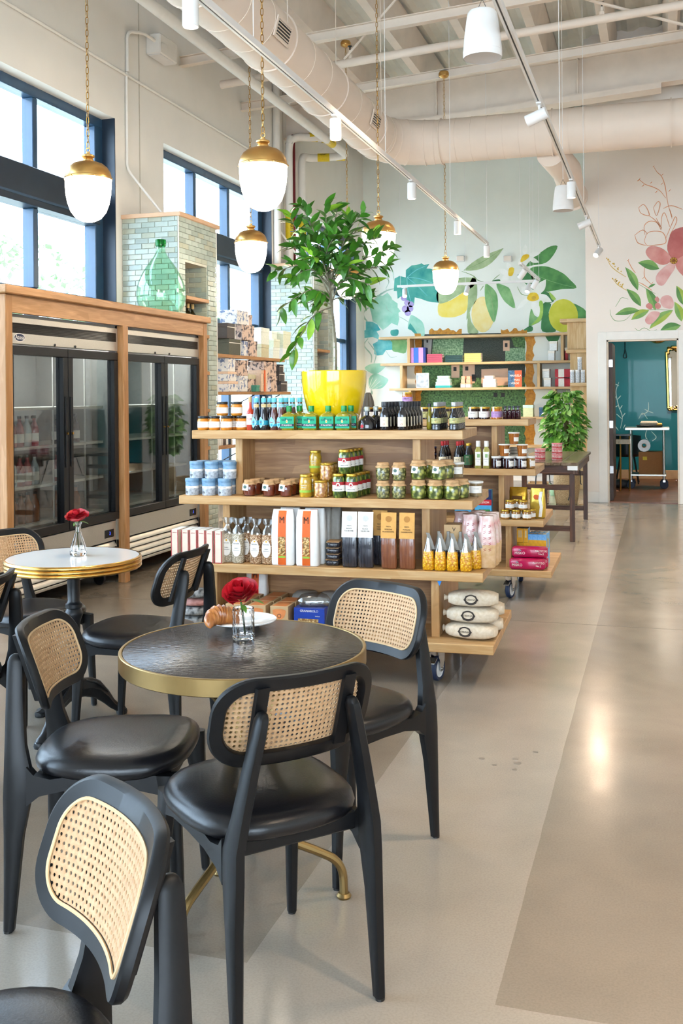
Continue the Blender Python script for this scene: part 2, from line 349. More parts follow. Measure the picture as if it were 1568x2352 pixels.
for z in (.4, 2.6, 3.73): MB().box(-3, 5, -.2, -.1, z, z + .07).build('rail', 'window_navy', t)
# door casing and baseboards
t = thing('door_1', None, None, (0, DY, 0), kind='structure')
MB().bbox(DX0 - .11, DX0, -.02, .0, 0, DZ1 + .11, .004).build('casing', 'paint_white', t)
MB().bbox(DX1, DX1 + .11, -.02, .0, 0, DZ1 + .11, .004).build('casing', 'paint_white', t)
MB().bbox(DX0, DX1, -.02, .0, DZ1, DZ1 + .11, .004).build('casing_head', 'paint_white', t)
MB().box(DX0, DX0 + .02, 0, .16, 0, DZ1).build('jamb', mat('jamb_cream', 'e6d6c2', .5), t)
MB().box(DX1 - .02, DX1, 0, .16, 0, DZ1).build('jamb', 'jamb_cream', t)
MB().box(DX0, DX1, 0, .16, DZ1 - .02, DZ1).build('jamb_head', 'jamb_cream', t)
# the open door leaf, folded back into the room behind, with its hinges
lf = MB().box(DX0 + .02, DX0 + .065, .17, 1.05, .01, DZ1 - .03).build('door_leaf', mat('door_brown', '4b342a', .45, var=.1, scale=8, stretch=(20, 20, 1)), t)
for z in (.42, 1.02, 1.83): MB().bbox(DX0 + .018, DX0 + .068, .158, .17, z - .05, z + .05, .002).build('hinge', 'chrome', lf)
b1 = MB().bbox(RET, DX0 - .11, DY - .015, DY, 0, .14, .004); b1.build('baseboard_back', 'paint_white', kind='structure')
MB().bbox(DX1 + .11, RX, DY - .015, DY, 0, .14, .004).build('baseboard_back', 'paint_white', kind='structure')
MB().bbox(RET - .015, RET, DY - .015, MY, 0, .14, .004).build('baseboard_return', 'paint_white', kind='structure')
MB().bbox(WALL_X, RET, MY - .015, MY, 0, .14, .004).build('baseboard_mural', 'paint_white', kind='structure')
# teal back room
mat('teal_paint', '07707c', .45, var=.05, scale=2, coat=.2)
TY = 17.6
tb = MB().box(-.76, 1.9, TY, TY + .1, 0, 2.7).box(1.8, 1.9, DY + .16, TY, 0, 2.7)
tb.build('wall_teal', 'teal_paint', kind='structure')
MB().box(-.76, -.757, DY + .16, TY, 0, 2.7).build('wall_teal_side', 'teal_paint', kind='structure')
MB().box(-.76, 1.9, DY + .16, TY + .1, 2.7, 2.75).build('ceiling_teal', 'paint_white', kind='structure')
fb = thing('floor_teal', None, None, (0, 0, 0), kind='structure')
for i in range(14):
    y = DY + .03 + i * .27
    for j in range(2):
        xa = -.755 + j * 1.3 - (.3 if i % 2 else 0)
        MB().box(max(-.755, xa), min(1.8, xa + 1.296), y, y + .266, 0.0, .012).build('plank', 'floor_wood', fb)
MB().bbox(-.755, 1.8, TY - .02, TY, 0.012, .16, .004).build('baseboard_teal', mat('base_tan', 'caa27a', .5), kind='structure')
l = bpy.data.lights.new('back_room_light', 'AREA'); l.energy = 32; l.size = .9; l.color = (1, .86, .7); o = bpy.data.objects.new('back_room_light', l); o.location = (.4, 16.0, 2.68); COL.objects.link(o)
# ------------------------------------------------------------------ ceiling
SL = .06
def zr(x): return 5.62 + SL * (x + 2)
cm = MB(); n = 0
xs = [WALL_X - .3 + i * .075 for i in range(int((RX + .3 - WALL_X + .3) / .075) + 2)]
pr = []
for i, x in enumerate(xs): pr.append((x, zr(x) + .42 + (.035 if (i // 2) % 2 else 0)))
a = cm.ring([(x, BY - .3, z) for x, z in pr]); b = cm.ring([(x, MY + .3, z) for x, z in pr]); cm.bridge(a, b, closed=False)
a2 = cm.ring([(x, BY - .3, z + .2) for x, z in pr]); b2 = cm.ring([(x, MY + .3, z + .2) for x, z in pr]); cm.bridge(a2, b2, closed=False)
cm.build('ceiling', 'deck_white', kind='structure', ang=20)
for i in range(14):
    x = -4.5 + i * .78; z = zr(x)
    MB().prism([(x - .05, BY, z), (x + .05, BY, z), (x + .11, BY, z + .42), (x - .11, BY, z + .42)], (0, MY - BY - .1, 0)).build('roof_joist', 'steel_white', label='white tapered roof joist, %s from the window wall' % (ORD + ['thirteenth', 'fourteenth'])[i], cat='joist', group='roof joists under the deck')
def girder(name, lab, y, z0, h, w, xa, xb):
    t = thing(name, lab, 'beam', (0, y, 0)); sl = lambda x: SL * (x + 2)
    def bar(nm, zb, zt, hw):
        m = MB(); m.loft([[(x, -hw, zb + sl(x)), (x, hw, zb + sl(x)), (x, hw, zt + sl(x)), (x, -hw, zt + sl(x))] for x in (xa, xb)]); m.build(nm, 'steel_white', t)
    bar('web', z0 + .02, z0 + h - .02, .012); bar('lower_flange', z0, z0 + .025, w / 2); bar('upper_flange', z0 + h - .025, z0 + h, w / 2)
    for x in (-2.75, -.95, .85, 2.6): MB().box(x - .008, x + .008, -w / 2 + .01, w / 2 - .01, z0 + .025 + sl(x), z0 + h - .025 + sl(x)).build('stiffener', 'steel_white', t)
    return t
g = girder('steel_girder', 'deep white steel girder crossing above the round duct', 13.2, 5.1, .5, .2, WALL_X, RX)
MB().loft([[(x, -.13, 5.03 + SL * (x + 2)), (x, .13, 5.03 + SL * (x + 2)), (x, .13, 5.1 + SL * (x + 2)), (x, -.13, 5.1 + SL * (x + 2))] for x in (-3.2, .05)]).build('angle_plate', 'steel_white', g)
def channel(y, z, lab, tube=False):
    if tube:
        m = MB().tube([(WALL_X + .2, y, z + SL * (WALL_X + 2)), (RX, y, z + SL * (RX + 2))], .045, 12); m.build('roof_pipe', 'steel_white', label=lab, cat='pipe')
    else:
        t = thing('roof_channel', lab, 'beam', (0, y, 0)); sl = lambda x: SL * (x + 2)
        for nm, y0, y1, za, zb in (('web', -.004, .004, 0, .1), ('flange', -.04, .04, 0, .008), ('flange', -.04, .04, .092, .1)):
            MB().loft([[(x, y0, z + za + sl(x)), (x, y1, z + za + sl(x)), (x, y1, z + zb + sl(x)), (x, y0, z + zb + sl(x))] for x in (WALL_X, RX)]).build(nm, 'steel_white', t)
channel(9.95, 5.14, 'white channel section spanning the roof, nearest of the pair'); channel(11.62, 5.1, 'white channel section holding a brass lamp canopy'); channel(10.55, 5.1, 'thick round white pipe crossing below the roof joists', True)
br = MB().tube([(-3.2, 10.5, 5.05), (-1.9, 9.6, 5.75)], .012, 6); br.build('sway_brace', 'steel_white', label='thin white diagonal brace rod by the duct', cat='brace')
br = MB().tube([(-.9, 10.3, 5.4), (1.0, 11.3, 5.0)], .016, 6); br.build('sway_brace', 'steel_white', label='thin white brace rod running toward the doorway wall', cat='brace')
for (xb, yb, zb, lab) in ((-3.15, 10.55, 5.05, 'upright sprinkler head on pipe beside the bend of the duct'), (-.52, 10.55, 5.2, 'upright sprinkler head on pipe right of the hanging speaker')):
    t = thing('fire_sprinkler', lab, 'sprinkler', (xb, yb, zb + .03), group='sprinkler heads')
    MB().lathe([(.03, -.06), (.03, .02), (.016, .03), (.016, .07)], 12).build('fitting', 'steel_white', t); MB().lathe([(.008, .07), (.008, .11), (.025, .112), (.025, .118)], 10).build('deflector', 'steel_dark', t)
# ================================================================== chairs and cafe tables
def chair_meshes():
    ms = {}
    # backrest surface: a across, b up; sides wrap forward (+y), leans back
    RC, Y0, Z0, TL = .42, -.226, .70, math.radians(19)
    def bp(a, b, n=0.0):
        th = a / RC; x = (RC - n) * math.sin(th); y = RC - (RC - n) * math.cos(th)
        return (x, Y0 + y - b * math.sin(TL), Z0 + b * math.cos(TL))
    def outline(w, h, r, k=8):
        p = rrect(w, h, r, k); out = []
        for i, a in enumerate(p):
            b = p[(i + 1) % len(p)]; L_ = math.dist(a, b); n = max(1, int(L_ / .012))
            out += [(a[0] + (b[0] - a[0]) * j / n, a[1] + (b[1] - a[1]) * j / n) for j in range(n)]
        return out
    # frame: outer and inner rounded outlines, extruded in thickness with rounded edge
    W, H = .44, .236; ow = .036
    oo = [p for p in outline(W, H, .096, 12)]; oi = []
    for (x, y) in oo:
        cx_, cy_ = max(-W / 2 + .096, min(W / 2 - .096, x)), max(-H / 2 + .096, min(H / 2 - .096, y)); q = math.hypot(x - cx_, y - cy_); k_ = (q - ow) / q; oi.append((cx_ + (x - cx_) * k_, cy_ + (y - cy_) * k_))
    m = MB()
    def rg(pts, n, sc=0):
        return m.ring([bp(p[0] * (1 + sc), p[1] * (1 + sc * 1.6), n) for p in pts])
    def off(pts, d):
        out = []
        for (x, y) in pts: L = math.hypot(x, y); out.append((x - d * x / L, y - d * y / L))
        return out
    R = [rg(oi, .011), rg(off(oo, .005), .011), rg(oo, .005), rg(oo, -.007), rg(off(oo, .006), -.013), rg(off(oi, -.003), -.013), rg(oi, -.009), rg(oi, .011)]
    for i in range(len(R) - 1): m.bridge(R[i], R[i + 1])
    ms['back_frame'] = m.mesh('back_frame', 'black_wood', 40)
    # bead inside the frame, front face
    m = MB(); p = [bp(x, y, .0125) for x, y in outline(W - 2 * ow + .004, H - 2 * ow + .004, .062, 12)]
    n = len(p); rings = []
    for i in range(n):
        c = Vector(p[i]); t = (Vector(p[(i + 1) % n]) - Vector(p[i - 1])).normalized(); u = t.cross(Vector((0, 1, 0))).normalized(); v = t.cross(u)
        rings.append(m.ring([c + (u * math.cos(q) + v * math.sin(q)) * .0032 for q in [k * math.pi / 3 for k in range(6)]]))
    for i in range(n): m.bridge(rings[i], rings[(i + 1) % n])
    ms['bead'] = m.mesh('cane_bead', 'cane_bead')
    # cane sheet with eight-sided holes
    m = MB(); P = .0128; cwid, chei = W - 2 * ow + .014, H - 2 * ow + .014
    nx, nz = int(cwid / P), int(chei / P); hr = P * .27
    def inside(x, y):
        r = .066; ax, ay = abs(x) - (cwid / 2 - r), abs(y) - (chei / 2 - r)
        return not (ax > 0 and ay > 0 and math.hypot(ax, ay) > r + .002)
    for i in range(nx):
        for j in range(nz):
            cx, cy = (i - (nx - 1) / 2) * P, (j - (nz - 1) / 2) * P
            if not inside(cx, cy): continue
            sq, hl = [], []
            for k in range(8):
                a = math.pi / 8 + k * math.pi / 4
                q = 1 / max(abs(math.cos(a)), abs(math.sin(a))); sq.append((cx + P / 2 * q * math.cos(a), cy + P / 2 * q * math.sin(a))); hl.append((cx + hr * math.cos(a), cy + hr * math.sin(a)))
            A = m.ring([bp(x, y, .009) for x, y in sq]); B = m.ring([bp(x, y, .0085) for x, y in hl]); C = m.ring([bp(x, y, .0065) for x, y in hl])
            m.bridge(A, B); m.bridge(B, C)
            # square corners
            for c in range(4):
                a = math.pi / 4 + c * math.pi / 2; k = [(c * 2) % 8, (c * 2 + 1) % 8]
                cc = (cx + math.copysign(P / 2, math.cos(a)), cy + math.copysign(P / 2, math.sin(a)))
                q = m.ring([bp(cc[0], cc[1], .009)]); m._f([A[k[0]], q[0], A[k[1]]])
    ms['cane'] = m.mesh('cane_panel', 'cane', 80)
    # rear bars of the frame where the posts are bolted
    for sgn, nm in ((-1, 'bl'), (1, 'br')):
        m = MB(); xa = sgn * .112
        pts = [(b, bp(xa, b, -.011)) for b in (-.095, -.05, 0, .05, .095)]
        m.loft([[(p[0] - .017, p[1], p[2]), (p[0] + .017, p[1], p[2]), (p[0] + .015, p[1] - .012, p[2]), (p[0] - .015, p[1] - .012, p[2])] for b, p in pts])
        ms[nm] = m.mesh('back_bar', 'black_wood')
    def leg(path):
        """path: (x, y, z, half width, half depth, roundness)"""
        m = MB(); R = []
        for (x, y, z, hw, hd) in path:
            R.append([(x + hw * q[0], y + hd * q[1], z) for q in ((-1, -.6), (-.6, -1), (.6, -1), (1, -.6), (1, .6), (.6, 1), (-.6, 1), (-1, .6))])
        m.loft(R); return m
    for sgn, a in ((-1, 'l'), (1, 'r')):
        ms['rear_' + a] = leg([(sgn * .186, -.258, 0.006, .012, .014), (sgn * .185, -.252, .1, .014, .018), (sgn * .183, -.243, .26, .0165, .026), (sgn * .180, -.234, .36, .0175, .037), (sgn * .178, -.232, .43, .0175, .037), (sgn * .165, -.243, .50, .017, .028), (sgn * .145, -.251, .6, .016, .024), (sgn * .125, -.257, .69, .0145, .022), (sgn * .119, -.2585, .72, .0135, .020), (sgn * .117, -.259, .733, .010, .014), (sgn * .1165, -.259, .738, .004, .006)]).mesh('leg', 'black_wood', 45)
        ms['front_' + a] = leg([(sgn * .193, .212, .006, .0115, .0115), (sgn * .191, .207, .1, .0135, .0145), (sgn * .187, .196, .28, .016, .020), (sgn * .184, .186, .36, .0175, .028), (sgn * .182, .178, .43, .018, .036)]).mesh('leg', 'black_wood', 45)
        m = MB(); xs = sgn * .181
        prof = [(.17, .43), (.17, .375), (.1, .39), (0, .392), (-.1, .388), (-.17, .372), (-.205, .345), (-.205, .45), (-.185, .428), (-.14, .418), (-.1, .424), (0, .428)]
        m.prism([(xs - .015, y, z) for y, z in prof], (.03, 0, 0)); ms['rail_' + a] = m.mesh('side_rail', 'black_wood', 30)
        ms['foot_f' + a] = MB().lathe([(.011, 0), (.011, .006)], 10, (sgn * .193, .212, 0)).mesh('glide', 'steel_dark'); ms['foot_r' + a] = MB().lathe([(.012, 0), (.012, .006)], 10, (sgn * .186, -.262, 0)).mesh('glide', 'steel_dark')
    ms['cross'] = MB().bbox(-.18, .18, .155, .18, .385, .43, .004).mesh('front_rail', 'black_wood'); ms['crossr'] = MB().bbox(-.17, .17, -.185, -.165, .385, .43, .004).mesh('rear_rail', 'black_wood')
    # padded seat
    m = MB(); R = []
    def seat_o(k, dz):
        pts = []
        for i in range(40):
            a = 2 * math.pi * i / 40; c, s_ = math.cos(a), math.sin(a); e = 2.9
            q = (abs(c) ** e + abs(s_) ** e) ** (-1 / e); x, y = q * c, q * s_
            hw = .222 + .012 * y; pts.append((x * hw * k, .0 + y * .222 * k, dz + (.012 * max(0, y) ** 2) * k * k))
        return pts
    for k, dz in ((.0, .428), (.80, .428), (.93, .431), (.985, .441), (1.0, .453), (.985, .466), (.94, .478), (.86, .485), (.7, .4895), (.5, .4915), (.25, .4925), (.0, .4928)): R.append(seat_o(max(k, .001), dz))
    m.loft(R); ms['seat'] = m.mesh('seat', 'black_leather', 60)
    return ms
CH = chair_meshes()
CHS = []
def chair(label, cr, cd, fr, fd):
    p = cw(cr, cd); fx, fy = cdir(fr, fd)
    t = thing('bistro_chair', label, 'chair', (p.x, p.y, 0), math.atan2(-fx, fy), 'black cane-backed bistro chairs')
    ob('seat', CH['seat'], t, (0, 0, -.012))
    f = ob('backrest', CH['back_frame'], t); ob('cane_panel', CH['cane'], f, label='woven cane panel with round holes'); ob('cane_bead', CH['bead'], f); ob('back_bar', CH['bl'], f); ob('back_bar', CH['br'], f)
    for k in ('rear_l', 'rear_r', 'front_l', 'front_r'):
        q = ob('leg', CH[k], t); ob('glide', CH['foot_' + k[0] + k[-1]], q)
    for k in ('rail_l', 'rail_r'): ob('side_rail', CH[k], t)
    ob('front_rail', CH['cross'], t); ob('rear_rail', CH['crossr'], t); CHS.append(t)
    return t
chair('black cane-backed chair seen from behind in front of the dark round table', -.213, 2.585, -.5, .866)
chair('black cane-backed chair side-on between the dark table and left frame edge', -.648, 2.95, .999, -.04)
chair('closest black cane-backed chair, only its back showing at the bottom left', -.545, 1.485, -.845, -.535)
chair('black cane-backed chair on the aisle side, its blue-lit back facing us', -.02, 3.285, -.69, -.724)
chair('black cane-backed chair with a thin end-on back before the cart, facing white table', -.86, 4.36, -.955, .296)
chair('black cane-backed chair beyond the white table, by the coolers', -1.46, 4.78, .80, -.60)
chair('black chair cut by the left edge, only a dark leg and post showing', -1.49, 3.72, -1, .05)
# ------------------------------------------------------------------ dark round table
TD = cw(-.28, 2.862); TH = .75
mat('slate_top', '332e2c', .24, color2='463f3b', scale=9, bump=.22, bscale=40, stretch=(1, 2.2, 1))
t = thing('round_table', 'dark slate-topped round cafe table with a wide brass rim', 'table', (TD.x, TD.y, 0))
MB().lathe([(.0, TH - .03), (.332, TH - .03), (.332, TH - .002), (.329, TH), (.0, TH)], 72, caps=False).build('table_top', 'slate_top', t)
MB().lathe([(.333, TH - .046), (.341, TH - .046), (.343, TH - .044), (.343, TH - .002), (.341, TH), (.335, TH), (.333, TH - .002), (.333, TH - .046)], 72, caps=False).build('rim', 'brass_satin', t)
for k in range(3):
    a = math.radians((18, 113, 234)[k]) + T; ks = (1.1, 1, 1)[k]; c, s_ = math.cos(a) * ks, math.sin(a) * ks
    prof = [(.24, TH - .035), (.19, TH - .06), (.10, TH - .13), (.055, TH - .24), (.045, .42), (.06, .27), (.10, .20), (.19, .145), (.235, .115), (.258, .075), (.262, .012)]
    q = MB().tube(smoothline([(r * c, r * s_, z) for r, z in prof], 5), .0125, 10).build('leg', 'brass_satin', t)
    MB().lathe([(.02, 0), (.022, .006), (.016, .014)], 14, (.262 * c, .262 * s_, 0)).build('glide', 'brass_satin', q)
MB().lathe([(.07, .40), (.07, .415)], 20).build('collar', 'brass_satin', t)
MB().lathe([(.2, TH - .04), (.2, TH - .031)], 30).build('mounting_plate', 'black_iron', t)
# ------------------------------------------------------------------ white bistro table
TW = cw(-1.18, 4.48)
mat('white_marble', 'f3f3f1', .1, var=.03, scale=3, coat=.5)
t = thing('bistro_table', 'white-topped round bistro table with ribbed brass rim and iron pedestal', 'table', (TW.x, TW.y, 0))
MB().lathe([(0, .72), (.283, .72), (.283, .75), (0, .75)], 64, caps=False).build('table_top', 'white_marble', t)
MB().lathe([(.283, .704), (.29, .702), (.2945, .706), (.2945, .712), (.290, .716), (.2945, .720), (.2945, .728), (.290, .732), (.2945, .736), (.2945, .745), (.29, .751), (.283, .751)], 64, caps=False).build('rim', 'brass_bright', t, ang=60)
MB().lathe([(.1, .715), (.1, .70), (.034, .69), (.028, .66), (.026, .56), (.03, .55), (.036, .545), (.036, .53), (.03, .525), (.038, .51), (.04, .5), (.032, .48), (.027, .46), (.027, .27), (.034, .262), (.036, .25), (.028, .24), (.024, .22), (.034, .21), (.036, .17), (.03, .16)], 24).build('pedestal', 'black_iron', t)
for k in range(3):
    a = math.radians((252, 52, 140)[k]) + T
    q = MB(); R = []
    for (r, z, hw, hh) in [(.02, .17, .028, .05), (.07, .165, .026, .05), (.12, .145, .024, .045), (.17, .10, .021, .035), (.205, .06, .018, .025), (.235, .035, .019, .02), (.262, .022, .022, .02), (.275, .018, .012, .012)]:
        R.append([(r + hh * .35 * math.sin(b), hw * math.cos(b) * (1 + .18 * math.cos(6 * b)), z + hh * math.sin(b) * .8) for b in [2 * math.pi * i / 16 for i in range(16)]])
    q.loft(R).xf(Matrix.Rotation(a, 4, 'Z')); lg = q.build('leg', 'black_iron', t, ang=50)
    MB().lathe([(.024, 0), (.026, .01), (.022, .022), (.01, .03)], 14, (.262 * math.cos(a), .262 * math.sin(a), 0)).build('claw_foot', 'black_iron', lg)
    for j in range(4):
        bb = -.015 + j * .01
        MB().tube(smoothline([(.05 * math.cos(a) - bb * math.sin(a), .05 * math.sin(a) + bb * math.cos(a), .20), (.11 * math.cos(a) - bb * 1.6 * math.sin(a), .11 * math.sin(a) + bb * 1.6 * math.cos(a), .175), (.17 * math.cos(a) - bb * math.sin(a), .17 * math.sin(a) + bb * math.cos(a), .125)], 5), .005, 6).build('acanthus_rib', 'black_iron', lg)
# ------------------------------------------------------------------ roses and vases
mat('crystal', 'ffffff', .02, trans=1, ior=1.45, var=0); mat('rose_red', 'c20a1c', .55, var=.25, scale=18, color2='8d0412'); mat('stem_green', '4d6b2f', .6); mat('leaf_green', '5f8a35', .5, var=.2)
def rose(t, z, R, lean=(0, 0), tilt=0, open_=1.0):
    b = thing_part = ob('rose', None, t, (lean[0], lean[1], z)); b.rotation_euler = (tilt, 0, 0)
    n = 0
    for ring, (cnt, r0, zb, zt, hw) in enumerate([(2, .15, -.2, .50, 1.9), (3, .29, -.3, .50, 1.25), (4, .45, -.38, .44, 1.0), (5, .63, -.46, .32, .88), (6, .82, -.52, .14, .80)]):
        for k in range(cnt):
            a0 = 2 * math.pi * k / cnt + ring * .7 + rnd.uniform(-.12, .12)
            m = MB(); g = []
            for i in range(9):
                u = i / 4 - 1; row = []
                for j in range(7):
                    v = j / 6; cu = max(0, v - .7) / .3 if ring >= 2 else 0
                    rad = R * (r0 * (.30 + .70 * math.sin(v * math.pi / 2) ** .8) + .13 * cu * open_ + .03 * u * u * v)
                    ang = a0 + u * hw * (.55 + .45 * v)
                    zz = R * (zb + (zt - zb) * v - .09 * cu * cu - .30 * abs(u) ** 2.5 * v * (zt - zb)) + rnd.uniform(-.01, .01) * R
                    row.append((rad * math.cos(ang), rad * math.sin(ang), zz))
                g.append(m.ring(row))
            for i in range(8): m.bridge(g[i], g[i + 1], closed=False)
            m.build('petal', 'rose_red', b, ang=80); n += 1
    return b
def leaf_mesh(L, Wd, m, fold=.2, bend=.3, name='leaf', n=6):
    q = MB(); A, B, C = [], [], []
    for i in range(n + 1):
        s = i / n; wv = Wd / 2 * (math.sin(math.pi * s ** .85)) ** .8 if 0 < s < 1 else .0006; z = -bend * L * s * s
        A.append((s * L, -wv, z + fold * wv)); B.append((s * L, 0, z)); C.append((s * L, wv, z + fold * wv))
    a, b, c = q.ring(A), q.ring(B), q.ring(C); q.bridge(a, b, closed=False); q.bridge(b, c, closed=False)
    return q.mesh(name, m, 80)
LEAF_R = leaf_mesh(.045, .02, 'leaf_green')
# bud vase on the white table
p = onZ(180, 1276, .75)
t = thing('bud_vase', 'tall flared crystal bud vase holding an open red rose on white table', 'vase', (p.x, p.y, .751))
pr = [(.001, .0), (.032, .0), (.037, .006), (.037, .02), (.034, .04), (.022, .075), (.013, .105), (.0115, .125), (.014, .138), (.018, .146), (.0155, .146), (.0115, .137), (.0095, .122), (.011, .1), (.019, .07), (.029, .04), (.03, .02), (.001, .014)]
MB().lathe(pr, 16, caps=False).build('vase_body', 'crystal', t, ang=10)
MB().tube(smoothline([(.004, 0, .02), (-.003, 0, .08), (0, 0, .15), (-.002, 0, .165)], 4), .0028, 6).build('stem', 'stem_green', t)
r = rose(t, .178, .052, (-.006, 0), .25, 1.6); ob('leaf', LEAF_R, t, (.004, 0, .148), rot=(0, -.1, .1), scale=1.0); ob('leaf', LEAF_R, t, (-.006, .004, .148), rot=(0, .3, 2.6), scale=.9)
# tumbler on the dark table
p = onZ(559, 1468, .75)
t = thing('tumbler_vase', 'short faceted crystal glass holding a full red rose on dark table', 'vase', (p.x, p.y, .7505))
def cut_glass(prof, n, rows):
    q = MB(); R = []
    for r, z, amp in prof: R.append([( (r + (amp if (i + len(R)) % 2 else -amp)) * math.cos(2 * math.pi * i / n), (r + (amp if (i + len(R)) % 2 else -amp)) * math.sin(2 * math.pi * i / n), z) for i in range(n)])
    q.loft(R, caps=False); return q
cut_glass([(.001, 0, 0), (.029, 0, 0), (.031, .004, 0)] + [(.031, .008 + .0085 * k, .0011) for k in range(9)] + [(.031, .084, 0), (.0305, .09, 0), (.0285, .09, 0), (.0275, .084, 0), (.027, .014, 0), (.001, .011, 0)], 28, 9).build('vase_body', 'crystal', t, ang=6)
MB().tube(smoothline([(.004, .002, .014), (0, 0, .06), (-.006, 0, .10), (-.010, 0, .125)], 4), .003, 6).build('stem', 'stem_green', t)
rose(t, .140, .056, (-.010, 0), .55, 1.0); ob('leaf', LEAF_R, t, (.014, 0, .112), rot=(0, -.15, -.1), scale=1.15); ob('leaf', LEAF_R, t, (.0, -.01, .10), rot=(0, .2, -.8), scale=.8)
# plate and croissant
p = onZ(556, 1437, .75); mat('porcelain', 'f2f0ec', .12, var=.01, coat=.6)
MB().lathe([(.001, .004), (.045, .004), (.05, .0), (.055, .003), (.095, .014), (.104, .018), (.105, .0205), (.096, .018), (.058, .009), (.001, .008)], 48, caps=False).build('plate', 'porcelain', loc=(p.x, p.y, .7505), label='white porcelain plate on the dark table behind the tumbler', cat='plate')
mat('pastry', '8f4a1a', .35, color2='c07a3a', scale=22, stretch=(6, 1, 1), coat=.35, bump=.3)
q = onZ(517, 1440, .765); t = thing('croissant', 'golden brown croissant lying on the white plate', 'croissant', (q.x, q.y, .7655), .9)
m = MB(); R = []; segs = 9
for i in range(segs * 4 + 1):
    s = i / (segs * 4); a = math.pi * (.05 + .9 * s); k = (s * segs) % 1
    rad = (.006 + .021 * math.sin(math.pi * s) ** .7) * (1 + .10 * (1 - abs(k - .5) * 2) - .05)
    cx, cy = .047 * math.cos(a), .036 * math.sin(a); d = Vector((math.cos(a), math.sin(a), 0))
    R.append([(cx + d.x * rad * math.cos(b), cy + d.y * rad * math.cos(b), rad * 1.05 + rad * 1.1 * math.sin(b)) for b in [2 * math.pi * j / 14 for j in range(14)]])
m.loft(R).build('croissant_body', 'pastry', t, ang=60)
# ================================================================== display carts
class Cart:
    def __init__(c, center, rz, lab):
        c.o = Vector(center); c.rz = rz; c.ex = Vector((math.cos(rz), math.sin(rz), 0)); c.ey = Vector((-math.sin(rz), math.cos(rz), 0))
        c.z = [.218, .56, .912, 1.262]; c.w = [1.81, 1.70, 1.59, 1.48]; c.d = [.87, .76, .65, .54]; TH_ = .046
        t = c.t = thing('display_cart', lab, 'display cart', (c.o.x, c.o.y, 0), rz, 'stepped oak display carts on casters')
        for k in range(4): MB().bbox(-c.w[k] / 2, c.w[k] / 2, -c.d[k] / 2, c.d[k] / 2, c.z[k] - TH_, c.z[k], .003).build('shelf', 'oak', t)
        for k in range(3):
            za, zb = c.z[k], c.z[k + 1] - TH_; hx = c.w[k + 1] / 2 - .25; hd = (c.d[k + 1] - .12) / 2
            for s in (-1, 1): MB().bbox(s * hx - .021, s * hx + .021, -hd, hd, za, zb, .003).build('upright', 'oak_z', t)
            MB().box(-hx + .021, hx - .021, -.014, .014, za, zb).build('back_panel', 'oak_panel', t)
        for sx in (-1, 1):
            for sy in (-1, 1):
                x, y = sx * (c.w[0] / 2 - .30), sy * (c.d[0] / 2 - .11)
                q = ob('caster', None, t, (x, y, 0)); q.rotation_euler = (0, 0, .25 * sx * sy)
                MB().bbox(-.045, .045, -.05, .05, .162, .172, .002).build('plate', 'chrome', q)
                fm = MB()
                for e in (-1, 1): fm.prism([(e * .024 - .002, -.03, .163), (e * .024 - .002, .045, .163), (e * .024 - .002, .045, .11), (e * .024 - .002, .018, .05), (e * .024 - .002, .0, .05)], (.004, 0, 0))
                fm.box(-.026, .026, -.03, .045, .156, .163); fm.build('fork', 'chrome', q)
                prof = [(.0, -.012), (.042, -.012), (.044, -.014), (.058, -.016), (.0625, -.008), (.0625, .008), (.058, .016), (.044, .014), (.042, .012), (.0, .012)]
                MB().lathe(prof, 28, caps=False, mis=[1, 1, 0, 0, 0, 0, 0, 1, 1]).xf(Matrix.Translation((0, .012, .0625)) @ Matrix.Rotation(math.pi / 2, 4, 'Y')).build('wheel', ['rubber_navy', 'white_plastic'], q)
                MB().tube([(-.03, .012, .0625), (.03, .012, .0625)], .008, 8).build('axle', 'chrome', q)
                MB().prism([(-.02, -.035, .12), (.02, -.035, .12), (.02, -.07, .1), (-.02, -.07, .1)], (0, 0, .006)).build('brake', 'chrome', q)
    YG = [1490, 1320, 1150, 985]
    def u(c, px, k, v, y=None):
        d = ray(px, y or Cart.YG[k]); dx, dy = d.x, d.y
        # o + u ex + v ey = s * (dx, dy)
        a, b, e, f = c.ex.x, -dx, c.ex.y, -dy; rx, ry = -(c.o.x + v * c.ey.x), -(c.o.y + v * c.ey.y)
        det = a * f - b * e; return (rx * f - b * ry) / det
    def world(c, u, v, z, r=.042):
        k = max([i for i in range(4) if c.z[i] <= z + .002])
        if k < 3:      # keep clear of uprights and centre panel
            hx = c.w[k + 1] / 2 - .25; hd = (c.d[k + 1] - .12) / 2
            if v < 0 and abs(u) < hx and v > -.016 - r: v = -.016 - r
            if abs(v) < hd + r and abs(abs(u) - hx) < .022 + r:
                if v < -hd and hd + v < .0: v = -hd - r - .001 if v < -hd + .02 - r * .5 else v
                if abs(v) < hd + r - .0005: u = math.copysign(hx + (.023 + r if abs(u) > hx else -.023 - r), u)
        p = c.o + c.ex * u + c.ey * v; return (p.x, p.y, z)
    def front(c, k, inset): return -c.d[k] / 2 + inset
p = cw(-.032, 5.636); C1 = Cart((p.x, p.y, 0), math.radians(2.13), 'nearer stepped oak display cart with a potted citrus tree on top')
p = cw(.6875, 7.714); C2 = Cart((p.x, p.y, 0), math.radians(.77), 'farther stepped oak display cart beside the dark folding table')
MB().prism([(-.012, 0, 0), (.012, 0, 0), (0, 0, -.026)], (0, .0006, 0)).build('tape_scrap', mat('blue_tape', '2a7fd0', .7), C1.t, (C1.u(1008, 1, C1.front(1, .0)), -C1.d[1] / 2 + .01, C1.z[1] - .046))
